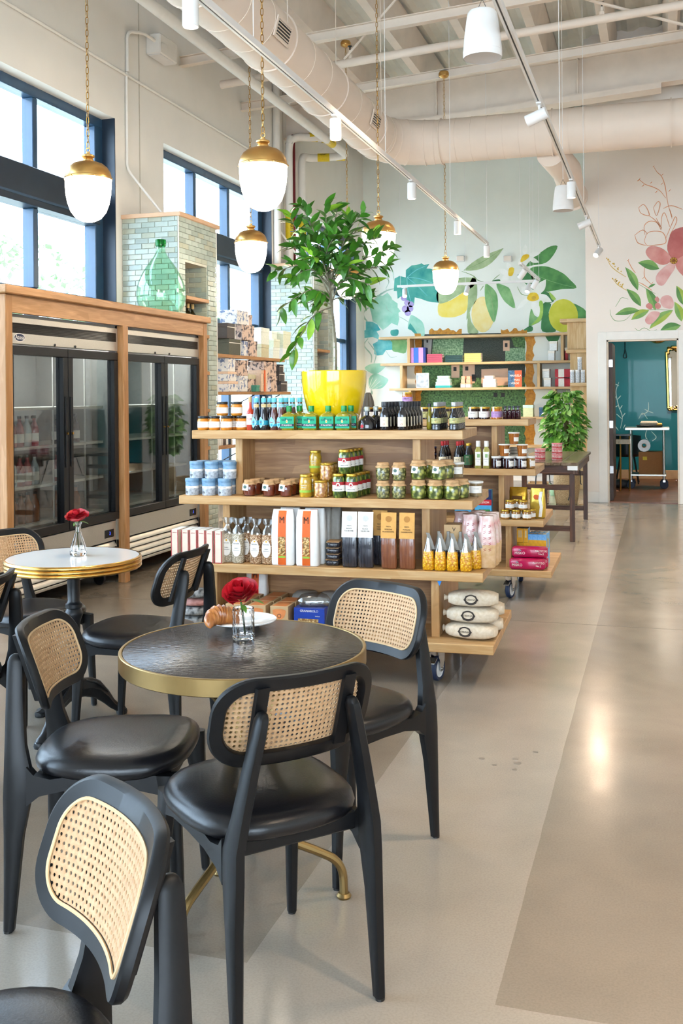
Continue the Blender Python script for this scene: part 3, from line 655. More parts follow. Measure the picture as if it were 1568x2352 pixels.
# ------------------------------------------------------------------ product prototypes (each: list of parts (name, mesh, sub-parts))
def body(prof, m, n=22, sq=None, ang=40, name='body'): return (name, MB().lathe(prof, n, sq=sq).mesh(name, m, ang), [])
def lid(r, z0, z1, m, n=24, name='lid'): return (name, MB().lathe([(r * .97, z0), (r, z0 + .002), (r, z1 - .002), (r * .96, z1)], n).mesh(name, m), [])
def band(r, z0, z1, m, a0=-180, a1=180, subs=(), name='label', n=24):
    """paper wrapped on a round body; angles from the front (-Y)"""
    q = MB(); A, B = [], []
    for i in range(n + 1):
        a = math.radians(a0 + (a1 - a0) * i / n); A.append((r * math.sin(a), -r * math.cos(a), z0)); B.append((r * math.sin(a), -r * math.cos(a), z1))
    a, b = q.ring(A), q.ring(B); q.bridge(a, b, closed=False)
    q2 = [(x * 1.004, y * 1.004, z) for x, y, z in A], [(x * 1.004, y * 1.004, z) for x, y, z in B]
    a2, b2 = q.ring(q2[0]), q.ring(q2[1]); q.bridge(a2, b2, closed=False); q.bridge(a, a2, closed=False); q.bridge(b, b2, closed=False)
    return (name, q.mesh(name, m, 50), list(subs))
def disc_on(r, ang, z, rad, m, name='emblem', sx=1.0):
    """small round print on a round body"""
    q = MB(); a0 = math.radians(ang); n = 16; pts = [(r * 1.008, 0, z)]
    f = [((r * 1.008) * math.sin(a0 + rad * sx * math.cos(t) / r), -(r * 1.008) * math.cos(a0 + rad * sx * math.cos(t) / r), z + rad * math.sin(t)) for t in [2 * math.pi * i / n for i in range(n)]]
    q.face(f); return (name, q.mesh(name, m, 60), [])
def wtxt(s, size, m, r, z, ang=0, xs=1.0): return ('lettering', text_mesh(s, size, m, r * 1.01, xs=xs), [], (0, 0, z), math.radians(ang))
def ftxt(s, size, m, y, x, z, xs=1.0): return ('lettering', text_mesh(s, size, m, None, xs=xs), [], (x, y, z), 0)
def slab(x0, x1, y0, y1, z0, z1, m, name='panel', subs=()): return (name, MB().box(x0, x1, y0, y1, z0, z1).mesh(name, m), list(subs))
def put_parts(parent, parts):
    for p in parts:
        o = ob(p[0], p[1], parent, p[3] if len(p) > 3 else (0, 0, 0), p[4] if len(p) > 4 else 0)
        if p[2]: put_parts(o, p[2])
NITEMS = [0]
def item(name, parts, label, cat, group, loc, rz=0):
    t = thing(name, label, cat, (loc[0], loc[1], loc[2] + .0008), rz + (0 if 'box' in name else rnd.uniform(-.05, .05)), group); put_parts(t, parts); NITEMS[0] += 1; return t
def colm(name, c, **k):
    if name not in MATS: mat(name, c, **{**dict(rough=.35, var=.08, scale=40), **k})
    return MATS[name]
# fill and print colours
colm('spread_orange', 'd9922f', coat=.5, color2='c5741c'); colm('lid_black', '1c1b1b', rough=.35); colm('lid_gold', 'c9a23f', rough=.3, metal=.8); colm('lid_white', 'e8e6e0'); colm('label_white', 'efe9e0', rough=.6, var=.03); colm('label_cream', 'e4d8bd', rough=.6, var=.03)
colm('sauce_red', 'b5351c', coat=.6); colm('cap_blue', '5fb9cc', rough=.4); colm('glass_black', '171417', rough=.12, coat=.8); colm('label_teal', '1a8ea6', rough=.5); colm('label_sky', '9ad3de', rough=.5, color2='5fb4c8', scale=120); colm('amber_brown', '5c2a1c', rough=.15, coat=.8, color2='3f1a12'); colm('label_buff', 'd9c08a', rough=.6)
colm('oil_gold', 'b8a52c', rough=.08, coat=.8, color2='8a8a24', trans=.35); colm('glass_clear', 'dfe6dc', rough=.05, coat=.6, trans=.6); colm('cap_green', '12843c', rough=.3); colm('label_emerald', '12a077', rough=.5); colm('ink_navy', '14213f', rough=.6); colm('cap_dark', '2a2a2e', rough=.35); colm('cap_silver', 'a3a3a6', rough=.35, metal=.6)
colm('label_olive', '9a9a58', rough=.55, color2='c6bf8a', scale=90); colm('gold_ring', 'd9a62c', rough=.4); colm('tin_blue', '8fb1cc', rough=.4, color2='5b7f9c', scale=30); colm('tin_pale', 'd8dde2', rough=.35, color2='8c8f94', scale=60)
colm('jam_brown', '5a2312', rough=.1, coat=.8, color2='77331a'); colm('kraft', 'b58a5c', rough=.8, color2='caa376', scale=30, bump=.2); colm('twine', 'a88a60', rough=.9)
colm('lemon_fill', 'cfa01c', rough=.12, coat=.8, color2='a8862a', scale=60, bump=.2); colm('chunk_fill', '9a5f20', rough=.15, coat=.8, color2='dcae5c', vor=60, bump=.5); colm('pickle_fill', '33481a', rough=.15, coat=.9, color2='93a040', vor=62, stretch=(1, 1, .5), bump=.5); colm('olive_fill', '4a4a24', rough=.15, coat=.9, color2='a8a060', vor=70, bump=.6); colm('leek_fill', '3f4a18', rough=.15, coat=.9, color2='b0b050', vor=46, bump=.6)
colm('jam_dark', '2a0d10', rough=.1, coat=.8); colm('label_lilac', 'c9a6cf', rough=.6, color2='a97cc0', scale=60); colm('honey', 'b05c10', rough=.08, coat=.8, color2='c9781c'); colm('honey_pale', '9a6a2a', rough=.1, coat=.8); colm('pome_red', 'a1232b', rough=.5)
# ------------------------------------------------------------------ jars and bottles
J = {}
J['spread'] = [body([(.027, 0), (.031, .004), (.032, .012), (.032, .052), (.028, .061), (.027, .064)], 'spread_orange'), lid(.0305, .063, .076, 'lid_black'), band(.0325, .014, .046, 'label_white', -105, 105, [wtxt('arancia', .008, 'ink_grey', .0325, .035, 10), wtxt('crema di mandorle', .0045, 'ink_grey', .0325, .024, 10), disc_on(.0325, -48, .038, .005, 'ink')])]
J['hot'] = [body([(.0195, 0), (.021, .003), (.021, .09), (.0195, .1), (.009, .118), (.008, .15)], 'sauce_red', 18), lid(.0095, .15, .178, 'kraft', 14, 'stopper'), band(.0214, .028, .085, 'label_white', -110, 110, [wtxt('hot', .022, 'ink_red', .0214, .06)])]
def aper(dark, capm, lab, word):
    return [body([(.0235, 0), (.0255, .004), (.0255, .03), (.0235, .055), (.0165, .105), (.0135, .125), (.0125, .15)], dark, 20), band(.0145, .122, .139, 'label_buff' if dark == 'glass_black' else 'label_sky', subs=[wtxt('1872', .006, 'ink_red', .0145, .1305)], name='neck_label'), lid(.0138, .148, .172, capm, 16, 'cap'), lid(.0075, .172, .180, 'white_plastic', 12, 'closure'),
            band(.0262, .028, .052, 'label_teal', name='belt') if dark == 'glass_black' else band(.0262, .02, .034, 'label_teal', name='belt'), ('label', badge(.0268, .042, .017, .026, lab), [wtxt(word, .009, 'ink_red', .0272, .042, -18)])]
def badge(r, z, hw, hh, m):
    q = MB(); f = []
    for i in range(24):
        t = 2 * math.pi * i / 24; k = 1 + .12 * math.cos(4 * t); a = math.radians(-18) + hw * k * math.cos(t) / r; rr = r + .0006
        f.append((rr * math.sin(a), -rr * math.cos(a), z + hh * k * math.sin(t)))
    q.face(f); return q.mesh('label', m, 60)
J['aper_black'] = aper('glass_black', 'cap_blue', 'label_sky', 'MT'); J['aper_brown'] = aper('amber_brown', 'cap_blue', 'label_sky', 'MARTINI'[:3])
J['oil'] = [body([(.036, 0), (.0385, .004), (.039, .07), (.037, .079), (.026, .088), (.013, .093), (.012, .1)], 'oil_gold', 28, sq=5), lid(.0155, .098, .128, 'cap_green', 18, 'cap'), slab(-.0385, .0385, -.0408, -.0395, .01, .072, 'label_emerald', 'label', [ftxt('saPore', .022, 'ink_navy', -.0412, 0, .056), slab(-.0385, .0385, -.0412, -.0408, .02, .034, 'ink_navy', 'stripe'), ftxt('ITALIANO', .0125, 'label_white', -.0418, 0, .0268, 1.05), ('drop', MB().prism([(.005 * math.sin(a), -.0412, .045 + (.007 if math.cos(a) < 0 else .011) * math.cos(a)) for a in [2 * math.pi * i / 16 for i in range(16)]], (0, -.0004, 0)).mesh('drop', 'label_cream'), []), ('drop_core', MB().prism([(.003 * math.sin(a), -.0417, .0445 + (.004 if math.cos(a) < 0 else .007) * math.cos(a)) for a in [2 * math.pi * i / 12 for i in range(12)]], (0, -.0003, 0)).mesh('drop_core', 'gold_ring'), [])])]
J['flask'] = [body([(.04, 0), (.047, .006), (.048, .02), (.044, .045), (.03, .065), (.012, .076), (.011, .1)], 'glass_black', 26), lid(.0145, .098, .122, 'glass_clear', 14, 'stopper'), ('label', badge(.0485, .02, .009, .009, 'ink_red'), [])]
J['cream_bottle'] = [body([(.026, 0), (.0285, .006), (.0285, .08), (.025, .092), (.0165, .104), (.0155, .122)], 'glass_black', 22), lid(.0185, .12, .147, 'cap_dark', 18, 'cap'), band(.029, .018, .068, 'label_cream', -48, 48, [wtxt('fichi', .007, 'ink_grey', .029, .052), disc_on(.029, 0, .03, .0055, 'ink_red')])]
J['olive_dark'] = [body([(.022, 0), (.0265, .004), (.0265, .02), (.0245, .026), (.0265, .032), (.0265, .065), (.022, .082), (.015, .096), (.014, .12)], 'glass_black', 22), lid(.0155, .122, .142, 'cap_silver', 18, 'cap'), band(.0158, .112, .119, 'gold_ring', name='neck_ring'), band(.027, .034, .062, 'label_olive', -75, 75, [wtxt('olio', .009, 'ink', .027, .05), disc_on(.027, 12, .044, .006, 'gold_ring')])]
J['tin'] = [body([(.035, 0), (.0365, .003), (.0365, .078)], 'tin_pale', 26), lid(.0385, .072, .09, 'tin_blue', 26), band(.0368, .038, .05, 'label_white', subs=[wtxt('ZUCCHERO', .007, 'ink_grey', .0368, .044)], name='band'), band(.0367, .05, .072, 'tin_blue', name='upper_band'), ('mark', text_mesh('sy', .022, 'ink', .0372), [], (0, 0, .018), -.5)]
def kraft_jar(fill, r, h, tagged=True):
    P = [body([(r * .75, 0), (r * .9, .004), (r, h * .35), (r * .98, h * .6), (r * .8, h * .78), (r * .78, h * .84)], fill, 22)]
    q = MB(); n = 28; R = []
    for rr, z, am in ((r * .0 + .001, h, 0), (r * .75, h * .995, 0), (r * .84, h * .95, .01), (r * .84, h * .84, .02), (r * .95, h * .77, .08), (r * 1.0, h * .70, .13)):
        R.append([(rr * (1 + am * math.sin(i * 7.3)) * math.cos(2 * math.pi * i / n), rr * (1 + am * math.sin(i * 7.3)) * math.sin(2 * math.pi * i / n), z + am * .02 * math.sin(i * 5.1)) for i in range(n)])
    q.loft(R, caps=False); P.append(('paper_cover', q.mesh('paper_cover', 'kraft', 30), [])); P.append(('twine', MB().lathe([(r * .86, h * .83), (r * .88, h * .845), (r * .86, h * .86)], 20, caps=False).mesh('twine', 'twine'), []))
    if tagged:
        P.append(('tag', MB().box(-.016, .016, -.0012, 0, 0, .034).xf(Matrix.Translation((-r * .35, -r * 1.12, h * .36)) @ Matrix.Rotation(.12, 4, 'Y')).mesh('tag', 'white_paper'), [('emblem', MB().prism([(.009 * math.cos(a), 0, .009 * math.sin(a)) for a in [2 * math.pi * i / 14 for i in range(14)]], (0, -.0006, 0)).xf(Matrix.Translation((-r * .35, -r * 1.12 - .0014, h * .36 + .019))).mesh('emblem', colm('tag_green', '56706a', rough=.6)), [])]))
    return P
J['jam_kraft'] = kraft_jar('jam_brown', .034, .086); J['jam_kraft_plain'] = kraft_jar('jam_brown', .034, .086, False)
J['olive_kraft'] = kraft_jar('olive_fill', .037, .092, False); J['olive_kraft_tag'] = kraft_jar('olive_fill', .037, .092); J['leek_kraft'] = kraft_jar('leek_fill', .041, .098, False); J['leek_kraft_tag'] = kraft_jar('leek_fill', .041, .098)
J['lemon'] = [body([(.03, 0), (.0335, .005), (.0335, .085), (.029, .1), (.028, .105)], 'lemon_fill'), lid(.031, .104, .118, 'lid_gold'), band(.034, .036, .075, 'lemon_fill', -70, 70, [wtxt('preserved', .008, 'label_white', .0345, .062), wtxt('lemons', .008, 'label_white', .0345, .051)]), band(.0342, .024, .036, colm('label_lime', '8fb83c', rough=.5), -80, 80, name='lime_band'), band(.0343, .062, .09, colm('label_red', 'a8242a', rough=.5), -78, -50, name='red_flash')]
J['chunk'] = [body([(.033, 0), (.0365, .004), (.037, .07), (.035, .078)], 'chunk_fill'), lid(.037, .077, .088, 'lid_gold')]
J['pickle'] = [body([(.029, 0), (.033, .006), (.033, .098), (.0295, .108), (.028, .112)], 'pickle_fill'), lid(.0305, .111, .124, 'lid_gold'), band(.0336, .034, .083, 'label_white', -95, 95, [band(.0339, .066, .083, 'label_red', -95, 95, name='red_band'), disc_on(.0344, 8, .068, .0125, 'label_red'), disc_on(.0347, 8, .068, .0105, 'label_white'), disc_on(.035, 8, .067, .006, 'label_red'), wtxt('CORNICHONS', .0068, 'ink', .034, .044, 6)])]
J['tub'] = [body([(.033, 0), (.0385, .07)], colm('tub_fill', '6f5a3e', rough=.2, coat=.5, color2='8a744f', scale=50), 24), lid(.041, .068, .078, 'lid_white'), band(.038, .018, .055, 'label_white', -40, 60, [wtxt('TAPENADE', .006, 'ink_grey', .038, .04, 10)])]
J['jam_lid'] = [body([(.031, 0), (.035, .004), (.0355, .066), (.033, .074)], 'jam_dark'), lid(.0362, .073, .088, 'lid_white'), band(.036, .016, .056, 'label_white', 10, 80, [wtxt('jam', .009, 'ink_grey', .036, .04, 42)])]
J['jam_amber'] = [body([(.031, 0), (.035, .004), (.0355, .066), (.033, .074)], 'honey_pale'), lid(.0362, .073, .088, 'lid_white'), band(.036, .016, .056, 'label_white', 10, 80)]
J['cup'] = [body([(.03, 0), (.039, .078)], colm('cup_amber', '9a5a20', rough=.25, coat=.4), 24), lid(.0415, .076, .084, 'lid_white'), band(.0362, .02, .05, 'label_white', 5, 70)]
J['honey_s'] = [body([(.028, 0), (.0315, .004), (.0315, .048), (.029, .055)], 'honey_pale'), lid(.0315, .054, .066, 'lid_gold'), band(.0319, .012, .038, 'label_white', -80, 80, [wtxt('miele', .008, 'cap_blue', .0319, .027, -10), wtxt('di acacia', .005, 'ink_grey', .0319, .019, -10)])]
J['honey_l'] = [body([(.034, 0), (.038, .004), (.038, .085), (.035, .094)], 'honey'), lid(.0372, .094, .11, 'lid_gold'), band(.0384, .018, .076, 'label_lilac', -110, 110, [wtxt('LAVANDA', .009, colm and 'ink_navy', .0384, .062)]), band(.0375, .076, .112, 'label_white', -40, -18, name='seal')]
def bigjar(fill, lab, word): return [body([(.031, 0), (.0345, .004), (.0345, .068), (.032, .076)], fill), lid(.0338, .075, .088, 'lid_gold'), band(.0349, .012, .056, lab, -110, 110, [wtxt(word, .007, 'ink', .0349, .043)]), band(.0352, .056, .089, 'label_white', -35, -12, name='seal')]
J['jar_dark'] = bigjar('jam_dark', 'label_white', 'COMPOSTA'); J['jar_lilac'] = bigjar('honey', 'label_lilac', 'LAVANDA'); J['jar_green'] = bigjar('jam_dark', 'label_olive', 'OLIVE')
J['mini'] = [body([(.0165, 0), (.0185, .003), (.0185, .058), (.009, .068), (.0085, .08)], colm('wine_dark', '2a0a14', rough=.1, coat=.8), 16), lid(.011, .079, .094, 'cap_dark', 14, 'cap')]
J['white_bottle'] = [body([(.0235, 0), (.0255, .004), (.0255, .115), (.024, .13), (.0135, .15), (.0125, .16)], colm('vinegar_pale', 'a59a3e', rough=.06, coat=.8, color2='c6bd70', trans=.3), 20, sq=5), lid(.016, .155, .196, 'lid_white', 16, 'cap'), slab(-.019, .019, -.0268, -.0258, .02, .118, 'label_white', 'label', [slab(-.006, .014, -.0274, -.027, .078, .104, colm('vine_green', '8fb07a', rough=.6), 'vine_print'), ftxt('ACETO BIANCO', .005, 'ink_grey', -.0272, 0, .066), ftxt('di vino', .006, 'ink_grey', -.0272, 0, .05)])]
J['blis'] = [body([(.027, 0), (.029, .005), (.029, .09), (.024, .115), (.0115, .145), (.011, .16)], 'glass_black', 20), lid(.0125, .158, .19, colm('cap_red', 'b01e22', rough=.4), 14, 'cap'), band(.0296, .03, .078, 'label_cream', -65, 65, [wtxt('BLIS', .015, 'ink', .0296, .058)])]
J['pome'] = [body([(.026, 0), (.0285, .005), (.0285, .085), (.024, .115), (.014, .14), (.0135, .16)], 'glass_black', 20), lid(.0155, .158, .176, 'lid_gold', 14, 'cap'), band(.029, .022, .095, colm('label_darkgreen', '24532c', rough=.5), -80, 80, [disc_on(.029, -4, .062, .016, 'label_red', 'fruit_print', 1.0), disc_on(.029, 8, .042, .018, 'label_red', 'fruit_print', 1.0), wtxt('NAR', .01, 'label_cream', .0296, .08, 0)])]
J['mini_stack'] = [body([(.027, 0), (.03, .003), (.03, .034), (.027, .04)], 'jam_dark'), lid(.0305, .039, .05, 'ink_navy'), band(.0304, .01, .03, 'label_cream', -45, 45)]
J['oil_thin'] = [body([(.013, 0), (.015, .004), (.015, .08), (.007, .1), (.007, .12)], 'oil_gold', 14), lid(.009, .118, .136, 'cap_dark', 12, 'cap')]
# ------------------------------------------------------------------ stocking helpers
PLACE = {}
def words_row(r): return ['front row', 'second row', 'third row', 'fourth row', 'fifth row', 'sixth row', 'rearmost row'][min(r, 6)]
def stock(cart, k, key, name, desc, cat, group, cols, v0=.035, rows=1, dv=.075, du=0., z=0., layer='', rz=0):
    """cols: pixel x of each column's front item on shelf k; rows recede behind it"""
    out = []
    for i, px in enumerate(cols):
        for r in range(rows):
            v = cart.front(k, v0) + r * dv; u = cart.u(px, k, cart.front(k, v0)) + r * du
            colw = '' if len(cols) == 1 else ORD[i] + ' from the left'
            bits = [desc] + [b for b in (colw, words_row(r) if rows > 1 else '', layer) if b]
            out.append(item(name, J[key], ', '.join(bits), cat, group, cart.world(u, v, cart.z[k] + z), cart.rz + rz))
    return out
# cart one, top shelf
stock(C1, 3, 'spread', 'spread_jar', 'orange spread jar with black lid', 'jar', 'orange spread jars', [467, 492.5, 520], .045, layer='lower layer')
stock(C1, 3, 'spread', 'spread_jar', 'orange spread jar half hidden behind third jar', 'jar', 'orange spread jars', [536], .115)
stock(C1, 3, 'spread', 'spread_jar', 'orange spread jar next to the red hot-sauce bottle', 'jar', 'orange spread jars', [555], .075)
stock(C1, 3, 'spread', 'spread_jar', 'orange spread jar stacked on top', 'jar', 'orange spread jars', [511, 544], .085, z=.0765)
stock(C1, 3, 'hot', 'sauce_bottle', 'red hot-sauce bottle with white label beside spread jars', 'bottle', None, [575], .05)
stock(C1, 3, 'aper_black', 'aperitif_bottle', 'black bottle with blue cap and teal belt', 'bottle', 'blue-capped aperitif bottles', [589, 606], .035, layer='front row')
stock(C1, 3, 'aper_black', 'aperitif_bottle', 'black bottle with blue cap, set back by itself', 'bottle', 'blue-capped aperitif bottles', [620], .10)
stock(C1, 3, 'aper_brown', 'aperitif_bottle', 'brown bottle with blue cap', 'bottle', 'blue-capped aperitif bottles', [630, 646.5], .035, layer='front row')
stock(C1, 3, 'aper_brown', 'aperitif_bottle', 'brown bottle with blue cap behind green oil', 'bottle', 'blue-capped aperitif bottles', [657, 672], .118)
stock(C1, 3, 'aper_brown', 'aperitif_bottle', 'brown bottle with blue cap against the yellow pot', 'bottle', 'blue-capped aperitif bottles', [689], .17)
stock(C1, 3, 'oil', 'olive_oil_bottle', 'green-labelled square olive oil bottle', 'bottle', 'green-labelled olive oil bottles', [664, 715, 754, 790], .045, layer='front row')
stock(C1, 3, 'oil', 'olive_oil_bottle', 'green-labelled olive oil bottle standing behind', 'bottle', 'green-labelled olive oil bottles', [688, 806], .128)
stock(C1, 3, 'flask', 'vinegar_flask', 'round-bellied dark flask with red dot', 'bottle', 'round dark flasks', [843], .055, rows=4, dv=.098, du=.024)
stock(C1, 3, 'cream_bottle', 'balsamic_bottle', 'black bottle with pale label', 'bottle', 'black bottles with pale labels', [884, 924], .04, rows=6, dv=.062, du=.004)
stock(C1, 3, 'oil_thin', 'oil_bottle', 'thin golden oil bottle between two dark bottle blocks', 'bottle', None, [986], .12)
stock(C1, 3, 'olive_dark', 'olive_oil_bottle', 'dark waisted bottle with gold neck ring', 'bottle', 'dark bottles with gold rings', [1002, 1043], .04, rows=5, dv=.058, du=-.001)
# cart one, third shelf
stock(C1, 2, 'tin', 'sugar_tin', 'blue-grey round tin', 'tin', 'blue-grey tins', [442, 480, 517], .05, rows=3, dv=.082, du=.006, layer='bottom layer')
stock(C1, 2, 'tin', 'sugar_tin', 'blue-grey round tin', 'tin', 'blue-grey tins', [452, 487, 528], .07, rows=2, dv=.082, du=.006, z=.0905, layer='top layer')
stock(C1, 2, 'jam_kraft', 'jam_jar', 'brown jam jar with kraft cover and tag', 'jar', 'kraft-covered jam jars', [573, 618, 657], .05, layer='front row')
stock(C1, 2, 'jam_kraft_plain', 'jam_jar', 'brown jam jar with kraft cover behind', 'jar', 'kraft-covered jam jars', [586, 631, 668], .125, rows=2, dv=.075)
stock(C1, 2, 'lemon', 'lemon_jar', 'yellow preserved lemon jar', 'jar', 'preserved lemon jars', [702], .05, rows=2, dv=.07, du=.015)
stock(C1, 2, 'lemon', 'lemon_jar', 'yellow preserved lemon jar set well back', 'jar', 'preserved lemon jars', [726], .19)
stock(C1, 2, 'lemon', 'lemon_jar', 'yellow preserved lemon jar stacked highest', 'jar', 'preserved lemon jars', [725], .19, z=.1185)
stock(C1, 2, 'chunk', 'vegetable_jar', 'squat jar of orange vegetables', 'jar', 'squat vegetable jars', [737], .045, rows=2, dv=.076, du=.012)
stock(C1, 2, 'chunk', 'vegetable_jar', 'squat jar of orange vegetables, upper layer', 'jar', 'squat vegetable jars', [751], .08, z=.0885, rows=2, dv=.076)
stock(C1, 2, 'pickle', 'gherkin_jar', 'gherkin jar with red and white label', 'jar', 'gherkin jars', [778, 808], .045, rows=4, dv=.068, du=.006, layer='lower layer')
stock(C1, 2, 'pickle', 'gherkin_jar', 'gherkin jar with red label stacked on top', 'jar', 'gherkin jars', [792], .06, rows=4, dv=.066, du=.006, z=.1245)
stock(C1, 2, 'olive_kraft', 'olive_jar', 'green olive jar with kraft cover', 'jar', 'kraft-covered olive jars', [880, 916], .05, layer='lower layer')
stock(C1, 2, 'olive_kraft', 'olive_jar', 'green olive jar with kraft cover stacked at left', 'jar', 'kraft-covered olive jars', [880], .055, z=.0925)
stock(C1, 2, 'olive_kraft_tag', 'olive_jar', 'green olive jar with square white tag beside upright', 'jar', 'kraft-covered olive jars', [917], .055, z=.0925)
stock(C1, 2, 'leek_kraft', 'artichoke_jar', 'round jar of green artichokes, kraft cover', 'jar', 'kraft-covered artichoke jars', [961, 1000, 1039], .055, layer='lower front')
stock(C1, 2, 'leek_kraft', 'artichoke_jar', 'round jar of green artichokes set behind', 'jar', 'kraft-covered artichoke jars', [990, 1022, 1060], .145)
stock(C1, 2, 'leek_kraft_tag', 'artichoke_jar', 'round jar of green artichokes with tag, top layer', 'jar', 'kraft-covered artichoke jars', [961, 1009], .06, z=.0985)
stock(C1, 2, 'leek_kraft', 'artichoke_jar', 'round jar of green artichokes, top layer behind', 'jar', 'kraft-covered artichoke jars', [994, 1026], .15, z=.0985)
stock(C1, 2, 'tub', 'tapenade_tub', 'white-lidded tapenade tub near the shelf end', 'tub', 'white-lidded tubs', [1070, 1092], .24)
stock(C1, 2, 'tub', 'tapenade_tub', 'white-lidded tapenade tub stacked above the jars', 'tub', 'white-lidded tubs', [1049], .24, z=.098)
# cart two
stock(C2, 3, 'jar_dark', 'preserve_jar', 'dark preserve jar with pale label behind the flasks', 'jar', 'gold-lidded preserve jars', [846, 866], .05, rows=2)
stock(C2, 3, 'jar_lilac', 'preserve_jar', 'amber jar with gold lid behind balsamic bottles', 'jar', 'gold-lidded preserve jars', [905, 928], .05)
stock(C2, 3, 'honey_l', 'honey_jar', 'honey jar with lavender label standing highest', 'jar', None, [936], .06, z=.0885)
stock(C2, 3, 'jar_green', 'preserve_jar', 'olive-labelled preserve jar above the waisted bottles', 'jar', 'gold-lidded preserve jars', [975, 999, 1022], .05, rows=2)
stock(C2, 3, 'jar_dark', 'preserve_jar', 'dark preserve jar right of the waisted bottles', 'jar', 'gold-lidded preserve jars', [1086, 1111], .05, rows=2)
stock(C2, 3, 'jar_lilac', 'preserve_jar', 'lilac-labelled honey jar beside small dark bottles', 'jar', 'gold-lidded preserve jars', [1139], .05, rows=2)
stock(C2, 3, 'mini', 'syrup_bottle', 'small dark syrup bottle with black cap', 'bottle', 'small syrup bottles', [1160, 1170, 1180, 1190], .04)
stock(C2, 2, 'mini_stack', 'mini_jar', 'small dark jar with navy lid, bottom of stack', 'jar', 'stacked small jars', [994], .1)
stock(C2, 2, 'mini_stack', 'mini_jar', 'small dark jar with navy lid, middle of stack', 'jar', 'stacked small jars', [994], .1, z=.0505)
stock(C2, 2, 'mini_stack', 'mini_jar', 'small dark jar with navy lid, top of stack', 'jar', 'stacked small jars', [994], .1, z=.101)
stock(C2, 2, 'blis', 'syrup_bottle', 'dark bottle with red cap and arched cream label', 'bottle', 'red-capped dark bottles', [1017, 1052], .08, rows=3, dv=.065, du=.006)
stock(C2, 2, 'pome', 'molasses_bottle', 'dark pomegranate bottle with green and red label', 'bottle', 'pomegranate bottles', [1075], .06, rows=2)
stock(C2, 2, 'white_bottle', 'vinegar_bottle', 'pale vinegar bottle with white cap', 'bottle', 'pale vinegar bottles', [1099, 1118], .04)
stock(C2, 2, 'jam_lid', 'jam_jar', 'dark jam jar with white lid', 'jar', 'white-lidded jam jars', [1140, 1169, 1198], .045, layer='front row')
stock(C2, 2, 'jam_lid', 'jam_jar', 'dark jam jar with white lid half hidden behind', 'jar', 'white-lidded jam jars', [1154, 1182], .12)
stock(C2, 2, 'jam_amber', 'jam_jar', 'amber jam jar with white lid at shelf end', 'jar', 'white-lidded jam jars', [1218], .1)
stock(C2, 2, 'cup', 'dessert_cup', 'amber dessert cup on the jam jars', 'cup', 'amber dessert cups', [1159, 1200], .075, z=.0885)
stock(C2, 2, 'cup', 'dessert_cup', 'amber dessert cup at the top of the pyramid', 'cup', 'amber dessert cups', [1181], .075, z=.173)
stock(C2, 1, 'honey_s', 'honey_jar', 'small honey jar with gold lid', 'jar', 'small honey jars', [1161, 1186, 1211], .05, layer='lower layer')
stock(C2, 1, 'honey_s', 'honey_jar', 'small honey jar with gold lid behind', 'jar', 'small honey jars', [1172, 1198, 1221], .12)
stock(C2, 1, 'honey_s', 'honey_jar', 'small honey jar with gold lid, upper layer', 'jar', 'small honey jars', [1172, 1202], .06, z=.0665)
stock(C2, 1, 'honey_s', 'honey_jar', 'small honey jar with gold lid, upper layer behind', 'jar', 'small honey jars', [1188], .13, z=.0665)
# ================================================================== boxes and bags on the carts
colm('box_cream', 'e3cdb8', rough=.6, var=.03); colm('box_red', 'a8222c', rough=.5); thin_glass('cello', 'e9e9e7', .2, .12, .85); colm('beans_white', 'a3957c', rough=.5, color2='e4dac6', vor=130, bump=.8); colm('beans_tan', '8a5f3c', rough=.5, color2='dcc09a', vor=130, bump=.8); colm('bag_white', 'eeece8', rough=.45, var=.03, bump=.12, bscale=14); colm('bag_grey', '8a857d', rough=.4, var=.1, bump=.3, bscale=20); colm('bag_orange', 'd9601f', rough=.45); colm('pasta', '8a6230', rough=.5, color2='e6c88e', vor=75, bump=.8); colm('squid', '1d1d22', rough=.15, coat=.8, color2='3a3a42', scale=80, stretch=(1, 1, .08), bump=.5); colm('porcini', '6a3a26', rough=.2, coat=.6, color2='8a5436', scale=80, stretch=(1, 1, .08), bump=.5); colm('card_white', 'ece8de', rough=.6); colm('card_tan', 'd19a4e', rough=.6); colm('saffron', 'c98208', rough=.3, coat=.4, color2='f4c62e', vor=95, bump=.8)
colm('rusk_bag', 'e9ddd4', rough=.25, coat=.5, color2='dba39c', scale=26, bump=.4, bscale=20); colm('rusk_core', 'e0bf98', rough=.4, color2='caa06e', scale=30); colm('kraft_box', 'c9a578', rough=.7, var=.05); colm('label_peach', 'e08a4f', rough=.5); colm('crate_brown', '7d4f38', rough=.6); colm('box_blue', '1a3d9c', rough=.35, coat=.3); colm('canvas', 'dccdb8', rough=.85, color2='cbb89c', scale=60, bump=.3, bscale=40); colm('print_black', '3a322c', rough=.8); colm('cloth_plaid', 'b9b9b6', rough=.7, color2='1c1f24', scale=34, bump=.4); colm('cloth_pink', 'd6a096', rough=.6, color2='a56a60', scale=30)
colm('magenta', 'b70f4a', rough=.3, coat=.4, bump=.3, bscale=25); colm('spag', 'c9963c', rough=.3, coat=.4, color2='a8752a', scale=120, stretch=(.06, 1, 1)); colm('box_yellow', 'e3a313', rough=.45); colm('box_sky', '4b97d8', rough=.45, color2='8cc3ea', scale=40); colm('gold_foil', 'b98a22', rough=.25, metal=.7, color2='8f6a14', scale=18, bump=.5, bscale=14); colm('gold_pale', 'd9b548', rough=.3, metal=.5, bump=.4, bscale=16); colm('smoked_glass', '6a4320', rough=.2, metal=.3); colm('freekeh_navy', '1b2b56', rough=.4); colm('freekeh_red', 'c0222e', rough=.4); colm('freekeh_sky', '4aa3d0', rough=.4)
